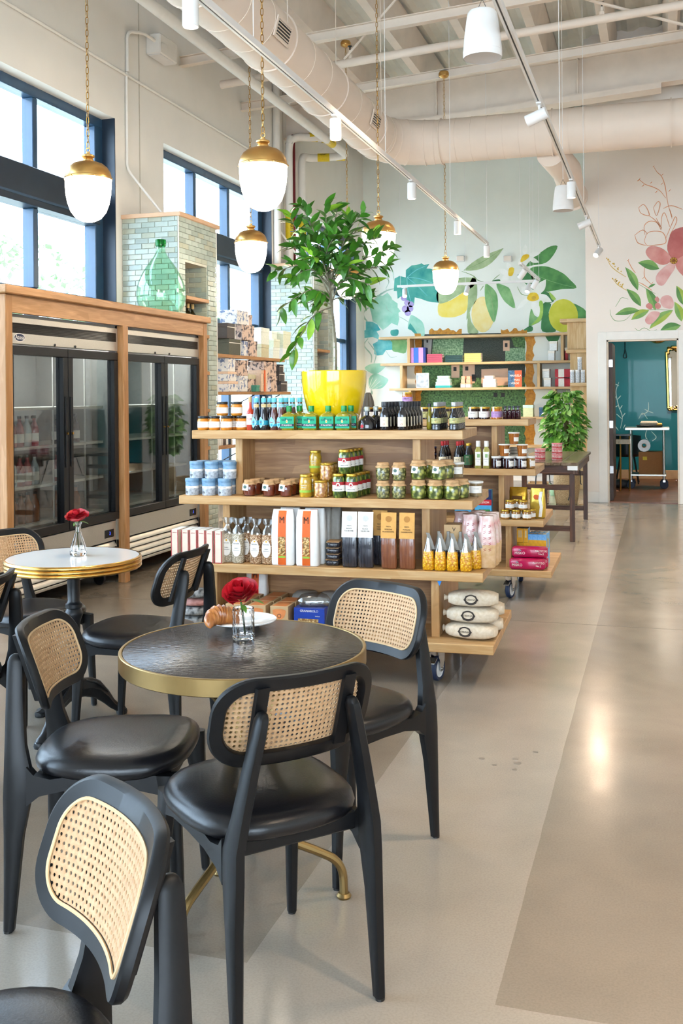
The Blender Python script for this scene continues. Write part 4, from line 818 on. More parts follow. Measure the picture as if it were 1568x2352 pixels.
def bagmesh(w, d, secs, m, n=24, sq=3.2, wob=.05, seed=1, name='bag', mis=None):
    """soft bag from stacked rounded sections (z, width factor, depth factor)"""
    r = random.Random(seed); q = MB(); R = []; ph = [r.uniform(0, 6) for _ in range(4)]
    for (z, fw, fd) in secs:
        pts = []
        for i in range(n):
            a = 2 * math.pi * i / n; c, s = math.cos(a), math.sin(a); k = (abs(c) ** sq + abs(s) ** sq) ** (-1 / sq)
            nz = 1 + wob * (math.sin(3 * a + ph[0] + z * 60) * .5 + math.sin(7 * a + ph[1] - z * 90) * .5)
            pts.append((w / 2 * fw * k * c * nz, d / 2 * fd * k * s * nz, max(0, z + (wob * .02 * math.sin(5 * a + ph[2]) if z > .01 else 0))))
        R.append(q.ring(pts))
    for j in range(len(R) - 1): q.bridge(R[j], R[j + 1], mis[j] if mis else 0)
    q._f(R[0][::-1], 0); q._f(R[-1], mis[-1] if mis else 0); return q.mesh(name, m, 70)
def put(cart, k, px, v0, z=0.): v = cart.front(k, v0); return cart.world(cart.u(px, k, v), v, cart.z[k] + z)
def cbox(name, w, d, h, m, b=.0015): return MB().bbox(-w / 2, w / 2, -d / 2, d / 2, 0, h, b).mesh(name, m)
def oval_on(w, h, y, z, m, name='label', subs=()):
    return (name, MB().prism([(w / 2 * math.cos(a), y, z + h / 2 * math.sin(a)) for a in [2 * math.pi * i / 24 for i in range(24)]], (0, -.0006, 0)).mesh(name, m), list(subs))
# cream and red pasta boxes
for i, px in enumerate([413, 436.5, 455, 473.5, 494, 513.5]):
    item('pasta_box', [('carton', cbox('carton', .04, .13, .17, 'box_cream'), []), slab(-.0205, -.0165, -.0656, -.0649, 0, .171, 'box_red', 'edge_stripe'), slab(.0165, .0205, -.0656, -.0649, 0, .171, 'box_red', 'edge_stripe'), slab(-.0205, .0205, -.0655, .066, .1705, .1712, 'card_white', 'top_panel'), slab(-.0165, .0165, -.0655, -.065, 0, .004, 'box_red', 'foot_stripe'), ftxt('SEMOLA', .006, 'box_red', -.0655, 0, .155)], 'cream pasta box with red edges, %s from the left' % ORD[i], 'box', 'cream pasta boxes', put(C1, 1, px, .085), C1.rz)
# bagged pulses
secs = [(0, .85, .85), (.006, 1, 1), (.08, 1.03, 1.04), (.155, .98, .98), (.175, .85, .85), (.192, .45, .5), (.2, .4, .4), (.215, .85, .45), (.236, 1.0, .55)]
def pulse(fill, seed): return [('bag', bagmesh(.064, .05, secs, [fill, 'cello'], mis=[0, 0, 0, 1, 1, 1, 1, 1], seed=seed), []), oval_on(.05, .092, -.0272, .082, 'label_white', 'label', [ftxt('Bartolini', .0095, 'ink_navy', -.028, 0, .105), ftxt('FARRO', .007, 'ink', -.028, 0, .08), ftxt('DECORTICATO', .0048, 'ink', -.028, 0, .07), oval_on(.01, .01, -.0279, .12, 'gold_ring', 'emblem')])]
PW, PT = pulse('beans_white', 3), pulse('beans_tan', 5)
for px, v, pp, lab in [(529, .10, PW, 'bag of white beans with oval label, half hidden at the left'), (547.5, .055, PW, 'bag of white beans with oval label in front'), (568, .115, PT, 'bag of tan lentils with oval label, set back'), (589, .05, PT, 'bag of tan lentils with oval label beside white beans'), (616, .05, PT, 'bag of tan lentils with oval label beside orange-striped pasta')]:
    item('pulse_bag', pp, lab, 'bag', 'clear bags of pulses', put(C1, 1, px, v), C1.rz)
# white and orange paper pasta bags
secs = [(0, .96, .9), (.01, 1, 1), (.15, 1.0, 1.0), (.25, .95, .75), (.285, .88, .25), (.29, .86, .12)]
PB = [('bag', bagmesh(.122, .07, secs, 'bag_white', sq=6, wob=.015), [])]
def strip_front(pts, w, m, name, subs=()):
    q = MB(); a = q.ring([(-w / 2, y, z) for y, z in pts]); b = q.ring([(w / 2, y, z) for y, z in pts]); q.bridge(a, b, closed=False); return (name, q.mesh(name, m, 60), list(subs))
def fy(z):
    pts = [(0, .0315), (.01, .035), (.15, .0355), (.25, .0268), (.285, .0092), (.3, .005)]
    for (za, ya), (zb, yb) in zip(pts, pts[1:]):
        if z <= zb: return -(ya + (yb - ya) * (z - za) / (zb - za)) - .0009
    return -.006
PB += [strip_front([(fy(z) - .0012, z) for z in (.002, .01, .06, .12, .15, .2, .25, .284)], .043, 'bag_orange', 'stripe', [('monogram', text_mesh('M', .05, 'print_black', None, xs=.8), [], (0, fy(.235) - .004, .235), 0)]), strip_front([(fy(z) - .002, z) for z in (.055, .1, .15)], .037, 'pasta', 'window'), slab(-.0185, .0185, -.0385, -.0378, .04, .05, 'label_lime', 'seal_row')]
for k in range(9):
    zz = .062 + (k // 3) * .03; xx = -.011 + (k % 3) * .011
    PB.append(('rigatone', MB().tube([(xx - .007, -.0375, zz - .004), (xx + .007, -.0375, zz + .008 * (-1) ** k)], .0045, 8).mesh('rigatone', colm('rigatoni', 'd0a868', rough=.5)), []))
for px, v, lab in [(652, .055, 'white pasta bag with orange stripe, beside pulse bags'), (708, .055, 'white pasta bag with orange stripe, right one of the front pair'), (668, .135, 'white pasta bag with orange stripe hidden behind the left one'), (724, .135, 'white pasta bag with orange stripe hidden behind the right one')]:
    item('pasta_bag', PB, lab, 'bag', 'white and orange pasta bags', put(C1, 1, px, v), C1.rz)
PG = [('bag', bagmesh(.06, .07, secs, 'bag_grey', sq=5, wob=.03), [])]
for px, v, lab in [(752, .19, 'plain grey paper bag at the back, left of two'), (774, .20, 'plain grey paper bag at the back, right of two')]: item('paper_bag', PG, lab, 'bag', 'grey paper bags', put(C1, 1, px, v), C1.rz)
PK = [('package', bagmesh(.075, .12, [(0, .9, .9), (.006, 1, 1), (.022, 1, 1), (.03, .85, .85)], 'squid', sq=5, wob=.03), []), slab(-.034, .034, -.06, .055, .0285, .0305, 'kraft', 'paper_wrap')]
for k in range(4): item('flat_package', PK, 'flat dark package with kraft wrap, %s from the bottom' % ORD[k], 'package', 'flat dark packages', put(C1, 1, 769, .12, k * .031), C1.rz + .1 * (k % 2))
# long pasta with card headers
secs = [(0, .9, .7), (.008, 1, 1), (.1, 1.02, 1), (.18, .98, .8), (.205, .95, .3)]
def longp(fill, card, l1, l2): return [('bag', bagmesh(.08, .036, secs, fill, sq=5, wob=.03), []), ('header_card', MB().loft([[(-.04, y0, z), (.04, y0, z), (.04, y0 + .004, z), (-.04, y0 + .004, z)] for z, y0 in ((.155, -.0195), (.2, -.012), (.285, -.002))]).mesh('header_card', card), [('emblem', MB().prism([(.016 * math.cos(a), 0, .016 * math.sin(a)) for a in [2 * math.pi * i / 20 for i in range(20)]] , (0, -.0005, 0)).xf(Matrix.Translation((0, -.0075, .252))).mesh('emblem', colm('emblem_' + card, 'c7c6bf' if card == 'card_white' else 'b07a38', rough=.7)), []), ftxt('PASTA', .0085, 'ink', -.0125, 0, .214), ftxt(l1, .0098, 'ink', -.0165, 0, .2), ftxt(l2, .0098, 'ink', -.018, 0, .188)])]
for px, lab in ((804, 'left'), (841, 'right')): item('pasta_bag', longp('squid', 'card_white', 'BLACK', 'SQUID INK'), 'black squid-ink pasta bag with white header card, %s of the pair' % lab, 'bag', 'long pasta bags with header cards', put(C1, 1, px, .05), C1.rz)
for px, lab in ((894, 'left'), (936, 'right')): item('pasta_bag', longp('porcini', 'card_tan', 'PORCINI', 'MUSHROOMS'), 'brown porcini pasta bag with tan header card, %s of the pair' % lab, 'bag', 'long pasta bags with header cards', put(C1, 1, px, .05), C1.rz)
for px in (874,): item('pasta_bag', longp('squid', 'card_tan', 'PASTA', 'NERO'), 'dark pasta bag hidden behind the porcini pair', 'bag', 'long pasta bags with header cards', put(C1, 1, px, .14), C1.rz)
# small yellow pasta bags
secs = [(0, .8, .8), (.006, 1, 1), (.05, 1.02, 1.02), (.095, .85, .85), (.13, .5, .55), (.165, .25, .3), (.185, .3, .2)]
YB = [('bag', bagmesh(.058, .05, secs, ['saffron', 'cello'], mis=[0, 0, 0, 1, 1, 1], wob=.05, seed=9), []), ('folded_tag', MB().loft([[(x, -.008, z), (x + .018, -.012, z), (x + .018, -.010, z), (x, -.006, z)] for x, z in ((-.012, .188), (.006, .14), (.016, .105))]).mesh('folded_tag', 'bag_grey'), [])]
for i, px in enumerate((984, 1011, 1039, 1070)): item('yellow_pasta_bag', YB, 'small clear bag of yellow pasta, %s from the upright' % ORD[i], 'bag', 'small yellow pasta bags', put(C1, 1, px, .05), C1.rz + .15)
item('yellow_pasta_bag', YB, 'small clear bag of yellow pasta, tucked behind the last one', 'bag', 'small yellow pasta bags', put(C1, 1, 1092, .13), C1.rz + .3)
YD = [('bag', bagmesh(.058, .05, secs, ['squid', 'bag_grey'], mis=[0, 0, 0, 1, 1, 1], wob=.05, seed=10), [])]
for i, px in enumerate((1003, 1030, 1058)): item('pasta_bag', YD, 'small dark-tagged bag behind the yellow ones, %s from left' % ORD[i], 'bag', 'small dark-tagged bags', put(C1, 1, px, .13, 0), C1.rz)
item('kraft_carton', [('carton', cbox('carton', .085, .1, .215, 'kraft_box'), []), ftxt('V', .03, 'ink', -.0506, .01, .19)], 'plain kraft carton standing behind the yellow pasta bags', 'box', None, put(C1, 1, 1043, .215), C1.rz)
secs = [(0, .8, .8), (.01, 1, 1), (.12, 1.05, 1.05), (.2, 1.0, 1.0), (.235, .8, .8), (.265, .85, .6)]
RB = [('bag', bagmesh(.088, .07, secs, ['rusk_core', 'rusk_bag'], mis=[0, 0, 1, 1, 1], wob=.07, seed=4), [])]
for k in range(5):
    zz = .09 + .03 * k
    RB.append(('zigzag_print', MB().tube([(-.018 + .012 * (j % 2), -.0385 + .0006 * j, zz + .004 * j) for j in range(4)], .0014, 5).mesh('zigzag_print', 'ink_red'), []))
    RB.append(('zigzag_print', MB().tube([(.008 + .012 * (j % 2), -.0395, zz + .004 * j) for j in range(4)], .0014, 5).mesh('zigzag_print', 'ink_red'), []))
RP = [(1118, .17), (1080, .23), (1126, .255), (1093, .31), (1061, .345), (1131, .345), (1100, .395)]
for i, (px, v) in enumerate(RP): item('rusk_bag', RB, 'clear rusk bag with red zigzag print, %s nearest' % ORD[i], 'bag', 'rusk bags with red print', put(C1, 1, px, v), C1.rz + .2)
item('food_can', [body([(.036, 0), (.037, .003), (.037, .11)], 'tin_pale', 26), lid(.0372, .108, .112, 'steel', 26), band(.0375, .01, .1, colm('can_paper', 'c9d3d3', rough=.4, color2='a7b8bd', scale=20, stretch=(1, 1, 8)), -180, 180), band(.0378, .076, .09, 'label_red', -70, -30, name='red_mark')], 'tall ribbed can behind the cream pasta boxes', 'can', None, put(C1, 1, 517, .30, .0), C1.rz)
# bottom shelf of cart one
KB = [('carton', cbox('carton', .098, .118, .135, 'kraft_box'), []), ('label', MB().prism([(.036 * math.cos(a), 0, .036 * math.sin(a) * (1.3 if math.sin(a) < 0 else .25)) for a in [2 * math.pi * i / 24 for i in range(24)]], (0, -.0006, 0)).xf(Matrix.Translation((0, -.0592, .112))).mesh('label', 'label_peach'), [oval_on(.022, .022, -.060, .085, 'ink', 'emblem'), oval_on(.017, .017, -.0605, .085, 'label_peach', 'emblem_ring')]), slab(-.036, .036, -.055, .055, .1352, .1358, 'label_peach', 'label_top'), ftxt('Pasta di Semola', .0095, 'ink', -.0597, 0, .03)]
for i, px in enumerate((548, 599, 650)):
    for r in range(3 if i < 2 else 2): item('semola_box', KB, 'kraft pasta box with peach label, %s from the left, %s' % (ORD[i], words_row(r)), 'box', 'kraft pasta boxes', C1.world(C1.u(px, 0, C1.front(0, .1)) + r * .004, C1.front(0, .1) + r * .121, C1.z[0]), C1.rz)
BB = [('carton', cbox('carton', .165, .12, .13, 'box_blue'), []), slab(-.06, .05, -.0606, -.0598, .03, .075, 'pasta', 'window'), oval_on(.075, .04, -.0608, .022, 'label_white', 'oval_label', [ftxt('PENNE', .009, 'ink_red', -.0615, 0, .022)]), ftxt('GRANAROLO', .016, 'label_white', -.0606, 0, .115), ftxt('Italiane', .009, 'label_white', -.0606, .045, .09)]
item('pasta_box', BB, 'deep blue pasta box beside the kraft boxes', 'box', None, put(C1, 0, 718, .11), C1.rz)
item('wrapped_pack', [('package', bagmesh(.17, .1, [(0, .9, .9), (.01, 1, 1), (.035, 1, .95), (.055, .8, .7), (.065, .5, .3)], 'cello', sq=4, wob=.06), [])], 'crinkled clear pack lying on the blue box', 'package', None, put(C1, 0, 722, .12, .1305), C1.rz + .2)
for i, px in enumerate((704, 762)): item('brown_bundle', [('package', bagmesh(.16, .13, [(0, .9, .9), (.02, 1, 1), (.1, 1, 1), (.14, .9, .9), (.16, .6, .6)], 'bag_grey', sq=3, wob=.04), [])], 'grey-brown stuffed bag behind the blue box, %s of two' % ('left', 'right')[i], 'bag', 'stuffed bags on the bottom shelf', put(C1, 0, px, .345), C1.rz)
item('pasta_bag', PB, 'white pasta bag with orange stripe on the bottom shelf', 'bag', 'white and orange pasta bags', put(C1, 0, 592, .375, .0), C1.rz)
item('flour_box', [('carton', cbox('carton', .06, .1, .2, 'card_white'), []), slab(.005, .029, -.0506, -.05, .07, .1, 'label_red', 'red_print'), slab(-.02, .029, -.0506, -.05, .02, .07, colm('print_green', '3fae72', rough=.5), 'green_print'), slab(-.029, .005, -.0506, -.05, .1, .14, 'cap_blue', 'blue_print')], 'white carton with green and red print beside the upright', 'box', None, put(C1, 0, 958, .13), C1.rz)
def lying(w, d, h, m, seed, name='sack'):
    q = random.Random(seed); R = []; n = 20
    b = MB()
    for s in [0, .03, .08, .2, .5, .8, .92, .97, 1]:
        k = (math.sin(math.pi * min(max(s, .02), .98)) ** .2)
        R.append([(-w / 2 + w * s, d / 2 * k * math.copysign(abs(math.cos(a)) ** .6, math.cos(a)) * (1 + .05 * math.sin(3 * a + s * 20)), h / 2 + h / 2 * k * (abs(math.sin(a)) ** .6) * math.copysign(1, math.sin(a))) for a in [2 * math.pi * i / n for i in range(n)]])
    b.loft(R); return b.mesh(name, m, 70)
SK = [('sack', lying(.25, .15, .078, 'canvas', 2), []), ('crest_print', MB().prism([((.034 + .003 * math.cos(8 * a)) * math.cos(a), 0, .026 * math.sin(a)) for a in [2 * math.pi * i / 24 for i in range(24)]], (0, -.0008, 0)).xf(Matrix.Translation((-.01, -.0805, .044))).mesh('crest_print', 'print_black'), [('crest_field', MB().prism([(.024 * math.cos(a), 0, .017 * math.sin(a)) for a in [2 * math.pi * i / 20 for i in range(20)]], (0, -.0006, 0)).xf(Matrix.Translation((-.01, -.0815, .046))).mesh('crest_field', 'canvas'), []), ftxt('FARINA', .013, 'print_black', -.0828, -.01, .044)]), ('gathered_end', MB().lathe([(.02, 0), (.008, .012), (.014, .03), (.018, .036)], 12).xf(Matrix.Translation((-.112, 0, .039)) @ Matrix.Rotation(-math.pi / 2, 4, 'Y')).mesh('gathered_end', 'canvas'), [])]
for k, (px, lab) in enumerate(((1083, 'bottom'), (1086, 'middle'), (1088, 'top'))): item('flour_sack', SK, 'canvas flour sack with dark crest, %s of the pile' % lab, 'sack', 'canvas flour sacks', put(C1, 0, px, .15 + .012 * k, .0785 * k), C1.rz + .12 * (k - 1))
for k, (px, lab) in enumerate(((1100, 'lower'), (1103, 'upper'))): item('flour_sack', SK, 'canvas flour sack behind the front pile, %s one' % lab, 'sack', 'canvas flour sacks', put(C1, 0, px, .315, .0785 * k), C1.rz + .1)
PLB = [('sack', lying(.16, .12, .05, 'cloth_plaid', 5), [])]; PKB = [('sack', lying(.15, .1, .042, 'cloth_pink', 6), [])]
for k, (px, v, z, P_, lab) in enumerate([(443, .12, 0, PLB, 'black and white patterned bag lying lowest at the cart end'), (445, .12, .051, PLB, 'black and white patterned bag in the middle of the pile'), (447, .12, .102, PKB, 'pinkish wrapped salami bag on the patterned bags'), (446, .12, .145, PLB, 'black and white patterned bag on the pink one')]):
    item('patterned_bag', P_, lab, 'bag', 'patterned bags at the cart end', put(C1, 0, px, v, z), C1.rz)
# cart two: pouches, boxes and pink pasta packs
item('cereal_box', [('carton', cbox('carton', .12, .06, .2, 'freekeh_sky'), []), slab(-.06, .06, -.0306, -.0298, .13, .2, 'freekeh_navy', 'top_print', [ftxt('Kabatilo', .024, 'label_white', -.0312, 0, .16)]), slab(-.06, .06, -.0306, -.0298, .09, .13, 'freekeh_red', 'red_print', [ftxt('FREEKEH', .022, 'label_white', -.0312, 0, .11)]), slab(-.03, .05, -.0306, -.0298, .01, .06, 'ink_green', 'grain_print')], 'red and navy freekeh box', 'box', 'freekeh boxes', put(C2, 1, 1112, .1), C2.rz)
item('cereal_box', [('carton', cbox('carton', .12, .06, .2, 'freekeh_sky'), []), slab(-.06, .06, -.0306, -.0298, .13, .2, 'freekeh_navy', 'top_print'), slab(-.06, .06, -.0306, -.0298, .09, .13, 'freekeh_red', 'red_print', [ftxt('FREEKEH', .022, 'label_white', -.0312, 0, .11)])], 'red and navy freekeh box mostly hidden behind rusk bags', 'box', 'freekeh boxes', put(C2, 1, 1066, .1), C2.rz)
secs = [(0, .85, .8), (.01, .95, 1), (.1, 1, .8), (.18, .97, .35), (.21, .95, .1)]
item('snack_pouch', [('pouch', bagmesh(.13, .07, secs, 'gold_foil', sq=4, wob=.05, seed=3), []), slab(-.045, .03, -.036, -.0352, .05, .15, 'smoked_glass', 'window')], 'dark gold foil pouch behind the honey jars', 'pouch', 'gold foil pouches', put(C2, 1, 1192, .22), C2.rz)
item('snack_pouch', [('pouch', bagmesh(.11, .07, secs, 'gold_pale', sq=4, wob=.05, seed=8), []), oval_on(.04, .035, -.031, .15, 'bag_orange', 'sticker'), ('side_seam', MB().loft([[(x, -.038 + .0002 * z, z), (x + .022, -.038, z), (x + .022, -.034, z), (x, -.034, z)] for x, z in ((.02, .01), (.03, .08), (.02, .14), (.03, .19))]).mesh('side_seam', 'card_white'), [])], 'pale gold pouch with orange sticker at the shelf end', 'pouch', 'gold foil pouches', put(C2, 1, 1236, .16), C2.rz - .25)
YBX = [('carton', cbox('carton', .032, .13, .1, 'box_yellow'), []), slab(.0161, .0165, -.065, .065, 0, .1, 'box_sky', 'side_print'), slab(-.016, .016, -.064, .064, .1001, .1006, colm('box_navyprint', '56606e', rough=.5), 'top_print'), slab(-.006, .006, -.0656, -.065, .035, .085, 'label_buff', 'front_print')]
for i, px in enumerate((1180, 1190.5, 1201, 1211.5)): item('spaghetti_box', YBX, 'yellow and blue pasta carton standing, %s from the left' % ORD[i], 'box', 'yellow and blue cartons', put(C2, 0, px, .255, .166), C2.rz)
for i, px in enumerate((1180, 1190.5, 1201, 1211.5)): item('spaghetti_box', [('carton', cbox('carton', .0315, .13, .165, 'box_yellow'), [])], 'lower yellow carton under the standing ones, %s from left' % ORD[i], 'box', 'yellow and blue cartons', put(C2, 0, px, .255), C2.rz)
SBX = [('carton', cbox('carton', .0325, .1, .225, 'box_sky'), []), slab(-.0165, .0165, -.0506, -.0498, .12, .185, 'box_yellow', 'front_print'), slab(-.012, .012, -.035, .02, .2251, .2257, 'label_cream', 'top_print')]
for i, px in enumerate((1221, 1231.5, 1242, 1252.5)): item('spaghetti_box', SBX, 'sky blue pasta carton, %s from the left, front row' % ORD[i], 'box', 'sky blue cartons', put(C2, 0, px, .245, .0), C2.rz)
for i, px in enumerate((1226, 1236.5, 1247, 1257.5)): item('spaghetti_box', SBX, 'sky blue pasta carton, %s from the left, raised back row' % ORD[i], 'box', 'sky blue cartons', put(C2, 0, px, .35, .0), C2.rz)
def pack():
    q = MB(); R = []; w, d, h = .245, .085, .078
    for s, k in ((0, .75), (.03, .82), (.05, 1), (.5, 1.02), (.95, 1), (.97, .82), (1, .75)):
        R.append([(-w / 2 + w * s, d / 2 * k * math.copysign(abs(math.cos(a)) ** .6, math.cos(a)), h / 2 + h / 2 * k * math.copysign(abs(math.sin(a)) ** .6, math.sin(a))) for a in [2 * math.pi * i / 20 for i in range(20)]])
    q.loft(R); return q.mesh('pack', 'magenta', 60)
PKM = [('pack', pack(), [ftxt('MISKO', .026, 'label_white', -.0445, -.068, .034, .95), ftxt('\u03a0\u0391\u03a3\u03a4\u0399\u03a4\u03a3\u0399\u039f', .018, 'label_white', -.0445, .078, .05, .85), ftxt('No.2', .018, 'label_white', -.0445, .078, .03), ('mountain_print', MB().prism([(-.012, 0, 0), (.012, 0, 0), (.003, 0, .009), (-.003, 0, .011)], (0, -.0005, 0)).xf(Matrix.Translation((-.068, -.0442, .05))).mesh('mountain_print', 'cap_silver'), [])]), ('window', MB().lathe([(.0388, -.022), (.0388, .022)], 20, sq=3.3).xf(Matrix.Translation((.005, 0, .039)) @ Matrix.Rotation(math.pi / 2, 4, 'Y') @ Matrix.Diagonal((1.0, 1.09, 1, 1))).mesh('window', 'spag'), [])]
item('spaghetti_pack', PKM, 'magenta pasta pack lying flat at the front, lower one', 'package', 'magenta pasta packs', put(C2, 0, 1213, .055), C2.rz)
item('spaghetti_pack', PKM, 'magenta pasta pack on top of the other, set back', 'package', 'magenta pasta packs', put(C2, 0, 1219, .09, .0785), C2.rz)
item('spaghetti_pack', PKM, 'magenta pasta pack lowest, behind the front one', 'package', 'magenta pasta packs', put(C2, 0, 1220, .144), C2.rz)
item('dish_tins', [body([(.04, 0), (.042, .03)], 'tin_pale')], 'stack of folded cream linens on the middle shelf', 'linen', None, put(C2, 2, 1160, .3), C2.rz) if False else None
lin_m = colm('linen', 'd9d4c8', rough=.9, color2='8a8578', scale=30, bump=.4)
for k in range(5): item('folded_linen', [('cloth', MB().bbox(-.07, .07, -.06, .06, 0, .022, .01).mesh('cloth', lin_m, 60), [])], 'folded grey linen, %s from the bottom of its stack' % ORD[k], 'linen', 'folded linens', put(C2, 2, 1192, .43, .0225 * k + .02), C2.rz + .05 * k) if k else item('linen_tray', [('tray', MB().bbox(-.09, .09, -.07, .07, 0, .02, .003).mesh('tray', 'oak'), [])], 'small oak tray under folded linens', 'tray', None, put(C2, 2, 1192, .43), C2.rz)
# ------------------------------------------------------------------ yellow pot and citrus tree
colm('pot_yellow', 'f0c810', rough=.12, coat=.8, var=.03, scale=3); colm('soil', '4a3a2a', rough=.95, bump=.5); colm('bark', '8d8570', rough=.85, color2='6d6450', scale=40, stretch=(1, 1, .2), bump=.4)
v = -.02; u0 = C1.u(768, 3, v); pc = C1.world(u0, v, C1.z[3])
t = thing('citrus_tree', 'small citrus tree with glossy green leaves in a bright yellow pot', 'potted tree', pc, C1.rz)
MB().lathe([(.001, 0), (.10, 0), (.112, .004), (.13, .04), (.155, .12), (.172, .2), (.178, .26), (.179, .314), (.176, .318), (.171, .316), (.168, .29), (.001, .288)], 48, caps=False).build('pot', 'pot_yellow', t)
MB().lathe([(.001, .291), (.165, .289)], 30, caps=False).build('soil', 'soil', t)
# trunk and branches in the tree's own frame; crown ends follow the photo's silhouette
dcam = math.hypot(pc[0], pc[1]); 
def tp(x, y, dy=0.0):
    """photo position -> tree frame, dy metres behind the trunk plane"""
    r = ray(x, y); n = Vector((-ST, CT, 0)); base = Vector((pc[0], pc[1], 0)); k = (base.dot(n) + dy) / (r.x * n.x + r.y * n.y)
    w_ = Vector((r.x * k, r.y * k, HZ + r.z * k)) - Vector(pc); return Matrix.Rotation(-C1.rz, 3, 'Z') @ w_
trunk = smoothline([tp(771, 858), tp(771, 800), tp(766, 740), tp(760, 690), tp(757, 640)], 6)
MB().tube(trunk, .009, 8, radii=[.0085 - .003 * i / len(trunk) for i in range(len(trunk))]).build('trunk', 'bark', t)
MB().tube(smoothline([tp(766, 858, .02), tp(765, 780, .02), tp(764, 690, .02)], 3), .0035, 6).build('stake', mat('cane_stake', 'c9c1a8', .6), t)
colm('leaf_dark', '3a6a24', rough=.32, color2='4c8230', scale=30, coat=.3); colm('leaf_mid', '4d8a26', rough=.32, color2='3f7522', scale=30, coat=.3); colm('leaf_light', '86b830', rough=.35, color2='9cc63f', scale=30); colm('leaf_yellow', 'c6bd4a', rough=.4, color2='a8b040', scale=60)
TL_ = [leaf_mesh(.094, .037, m, .25, b, 'leaf', 6) for m, b in (('leaf_dark', .18), ('leaf_dark', .3), ('leaf_mid', .22), ('leaf_mid', .35), ('leaf_light', .25), ('leaf_yellow', .3))]
br = [((757, 645), (752, 560), (746, 470), 0), ((757, 655), (790, 560), (800, 500), .08), ((757, 660), (820, 570), (868, 545), -.04), ((758, 670), (830, 600), (900, 570), .05), ((757, 650), (700, 560), (662, 492), -.05), ((757, 660), (700, 590), (665, 560), .06), ((758, 680), (720, 620), (668, 640), -.08), ((760, 700), (790, 640), (850, 655), -.06), ((760, 690), (715, 665), (635, 715), -.1), ((762, 705), (715, 730), (668, 815), -.12), ((757, 640), (770, 560), (830, 530), .12), ((757, 650), (730, 550), (705, 530), .12), ((758, 660), (740, 600), (720, 590), -.14), ((758, 660), (780, 610), (800, 610), -.14), ((757, 650), (750, 580), (770, 540), -.1), ((759, 690), (800, 680), (840, 690), .04), ((760, 700), (735, 690), (690, 690), .1), ((757, 655), (700, 610), (630, 625), .02), ((757, 650), (720, 530), (690, 470), -.08), ((757, 650), (800, 530), (835, 490), -.02), ((758, 665), (840, 620), (895, 610), -.1), ((757, 645), (765, 540), (775, 475), .04)]
nl = 0; EX = MB(); order = list(enumerate(br))
for bi, (a, b, c, dy) in enumerate(br):
    P_ = smoothline([tp(*a), tp(*b, dy * .6), tp(*c, dy)], 7)
    MB().tube(P_, .003, 5, radii=[.0045 - .003 * i / len(P_) for i in range(len(P_))]).build('branch', 'bark', t)
    droop = bi in (8, 9)
    L_ = 22 if not droop else 14
    for k in range(L_):
        s = .22 + .78 * (k + rnd.random() * .6) / L_; i = min(int(s * (len(P_) - 1)), len(P_) - 2); pnt = P_[i].lerp(P_[i + 1], s * (len(P_) - 1) - i)
        tdir = (P_[i + 1] - P_[i]).normalized(); a_ = rnd.uniform(0, 6.28); o_ = tdir.orthogonal().normalized(); dv = Matrix.Rotation(a_, 3, tdir) @ o_
        d = (tdir * rnd.uniform(.25, .9) + dv * rnd.uniform(.6, 1.0) + Vector((0, 0, .15 if not droop else -.45))).normalized()
        tip = k > L_ * .8
        m_ = rnd.choice([0, 0, 1, 1, 2, 2, 3]) if not (tip or droop) else rnd.choice([2, 3, 3, 4, 4] + ([5] if droop and rnd.random() < .3 else []))
        q = d.to_track_quat('X', 'Z'); sc = rnd.uniform(.75, 1.15) * (1.15 if droop else 1)
        if nl >= 290:
            me = TL_[m_]; mx = Matrix.Translation(pnt) @ (q @ Euler((rnd.uniform(-.9, .9), 0, 0)).to_quaternion()).to_matrix().to_4x4() @ Matrix.Scale(sc, 4); n0 = len(EX.v)
            EX.v += [tuple(mx @ v_.co) for v_ in me.vertices]
            for f_ in me.polygons: EX._f([n0 + i_ for i_ in f_.vertices], 0 if m_ < 2 else 1)
            continue
        o = ob('leaf', TL_[m_], t, pnt); o.rotation_mode = 'QUATERNION'; o.rotation_quaternion = q @ Euler((rnd.uniform(-.9, .9), 0, 0)).to_quaternion(); o.scale = (sc,) * 3; nl += 1

EX.build('inner_foliage', ['leaf_dark', 'leaf_mid'], t, ang=80, kind='stuff')
# ================================================================== glass-door coolers in their wooden surround
CF = -4.0; CB = -4.82; CY = [5.63, 7.13, 8.60]; CZ = 2.17
t = thing('cooler_surround', 'warm wooden cabinet surround framing two glass-door coolers', 'cabinet', (0, 0, 0))
MB().bbox(CB, CF + .06, CY[0] - .08, CY[2] + .05, CZ - .055, CZ, .006).build('top_board', 'maple', t)
MB().box(CF - .02, CF + .02, CY[0], CY[2], 2.0, CZ - .055).build('header', 'maple', t)
for y, w_ in ((CY[0], .075), (CY[1], .075), (CY[2], .075)): MB().bbox(CF - .04, CF + .025, y - w_ / 2, y + w_ / 2, 0, 2.0 if y == CY[1] else CZ - .055, .004).build('post', 'maple_z', t)
MB().box(CB, CF - .04, CY[0] - .03, CY[0] + .0, 0, CZ - .055).build('side_panel', 'maple_z', t)
MB().box(CB, CF - .04, CY[2] - .0, CY[2] + .03, 0, CZ - .055).build('side_panel', 'maple_z', t)
colm('cooler_inside', '8f8d88', rough=.6); colm('cooler_dark', '2d2e30', rough=.5); colm('shelf_white', 'dedbd2', rough=.5); colm('logo_navy', '1d2b4a', rough=.3); colm('display_blue', '2238c0', rough=.3, emit=2.5)
louv = mat('louver_steel', 'd6d3ca', .35, metal=.6)
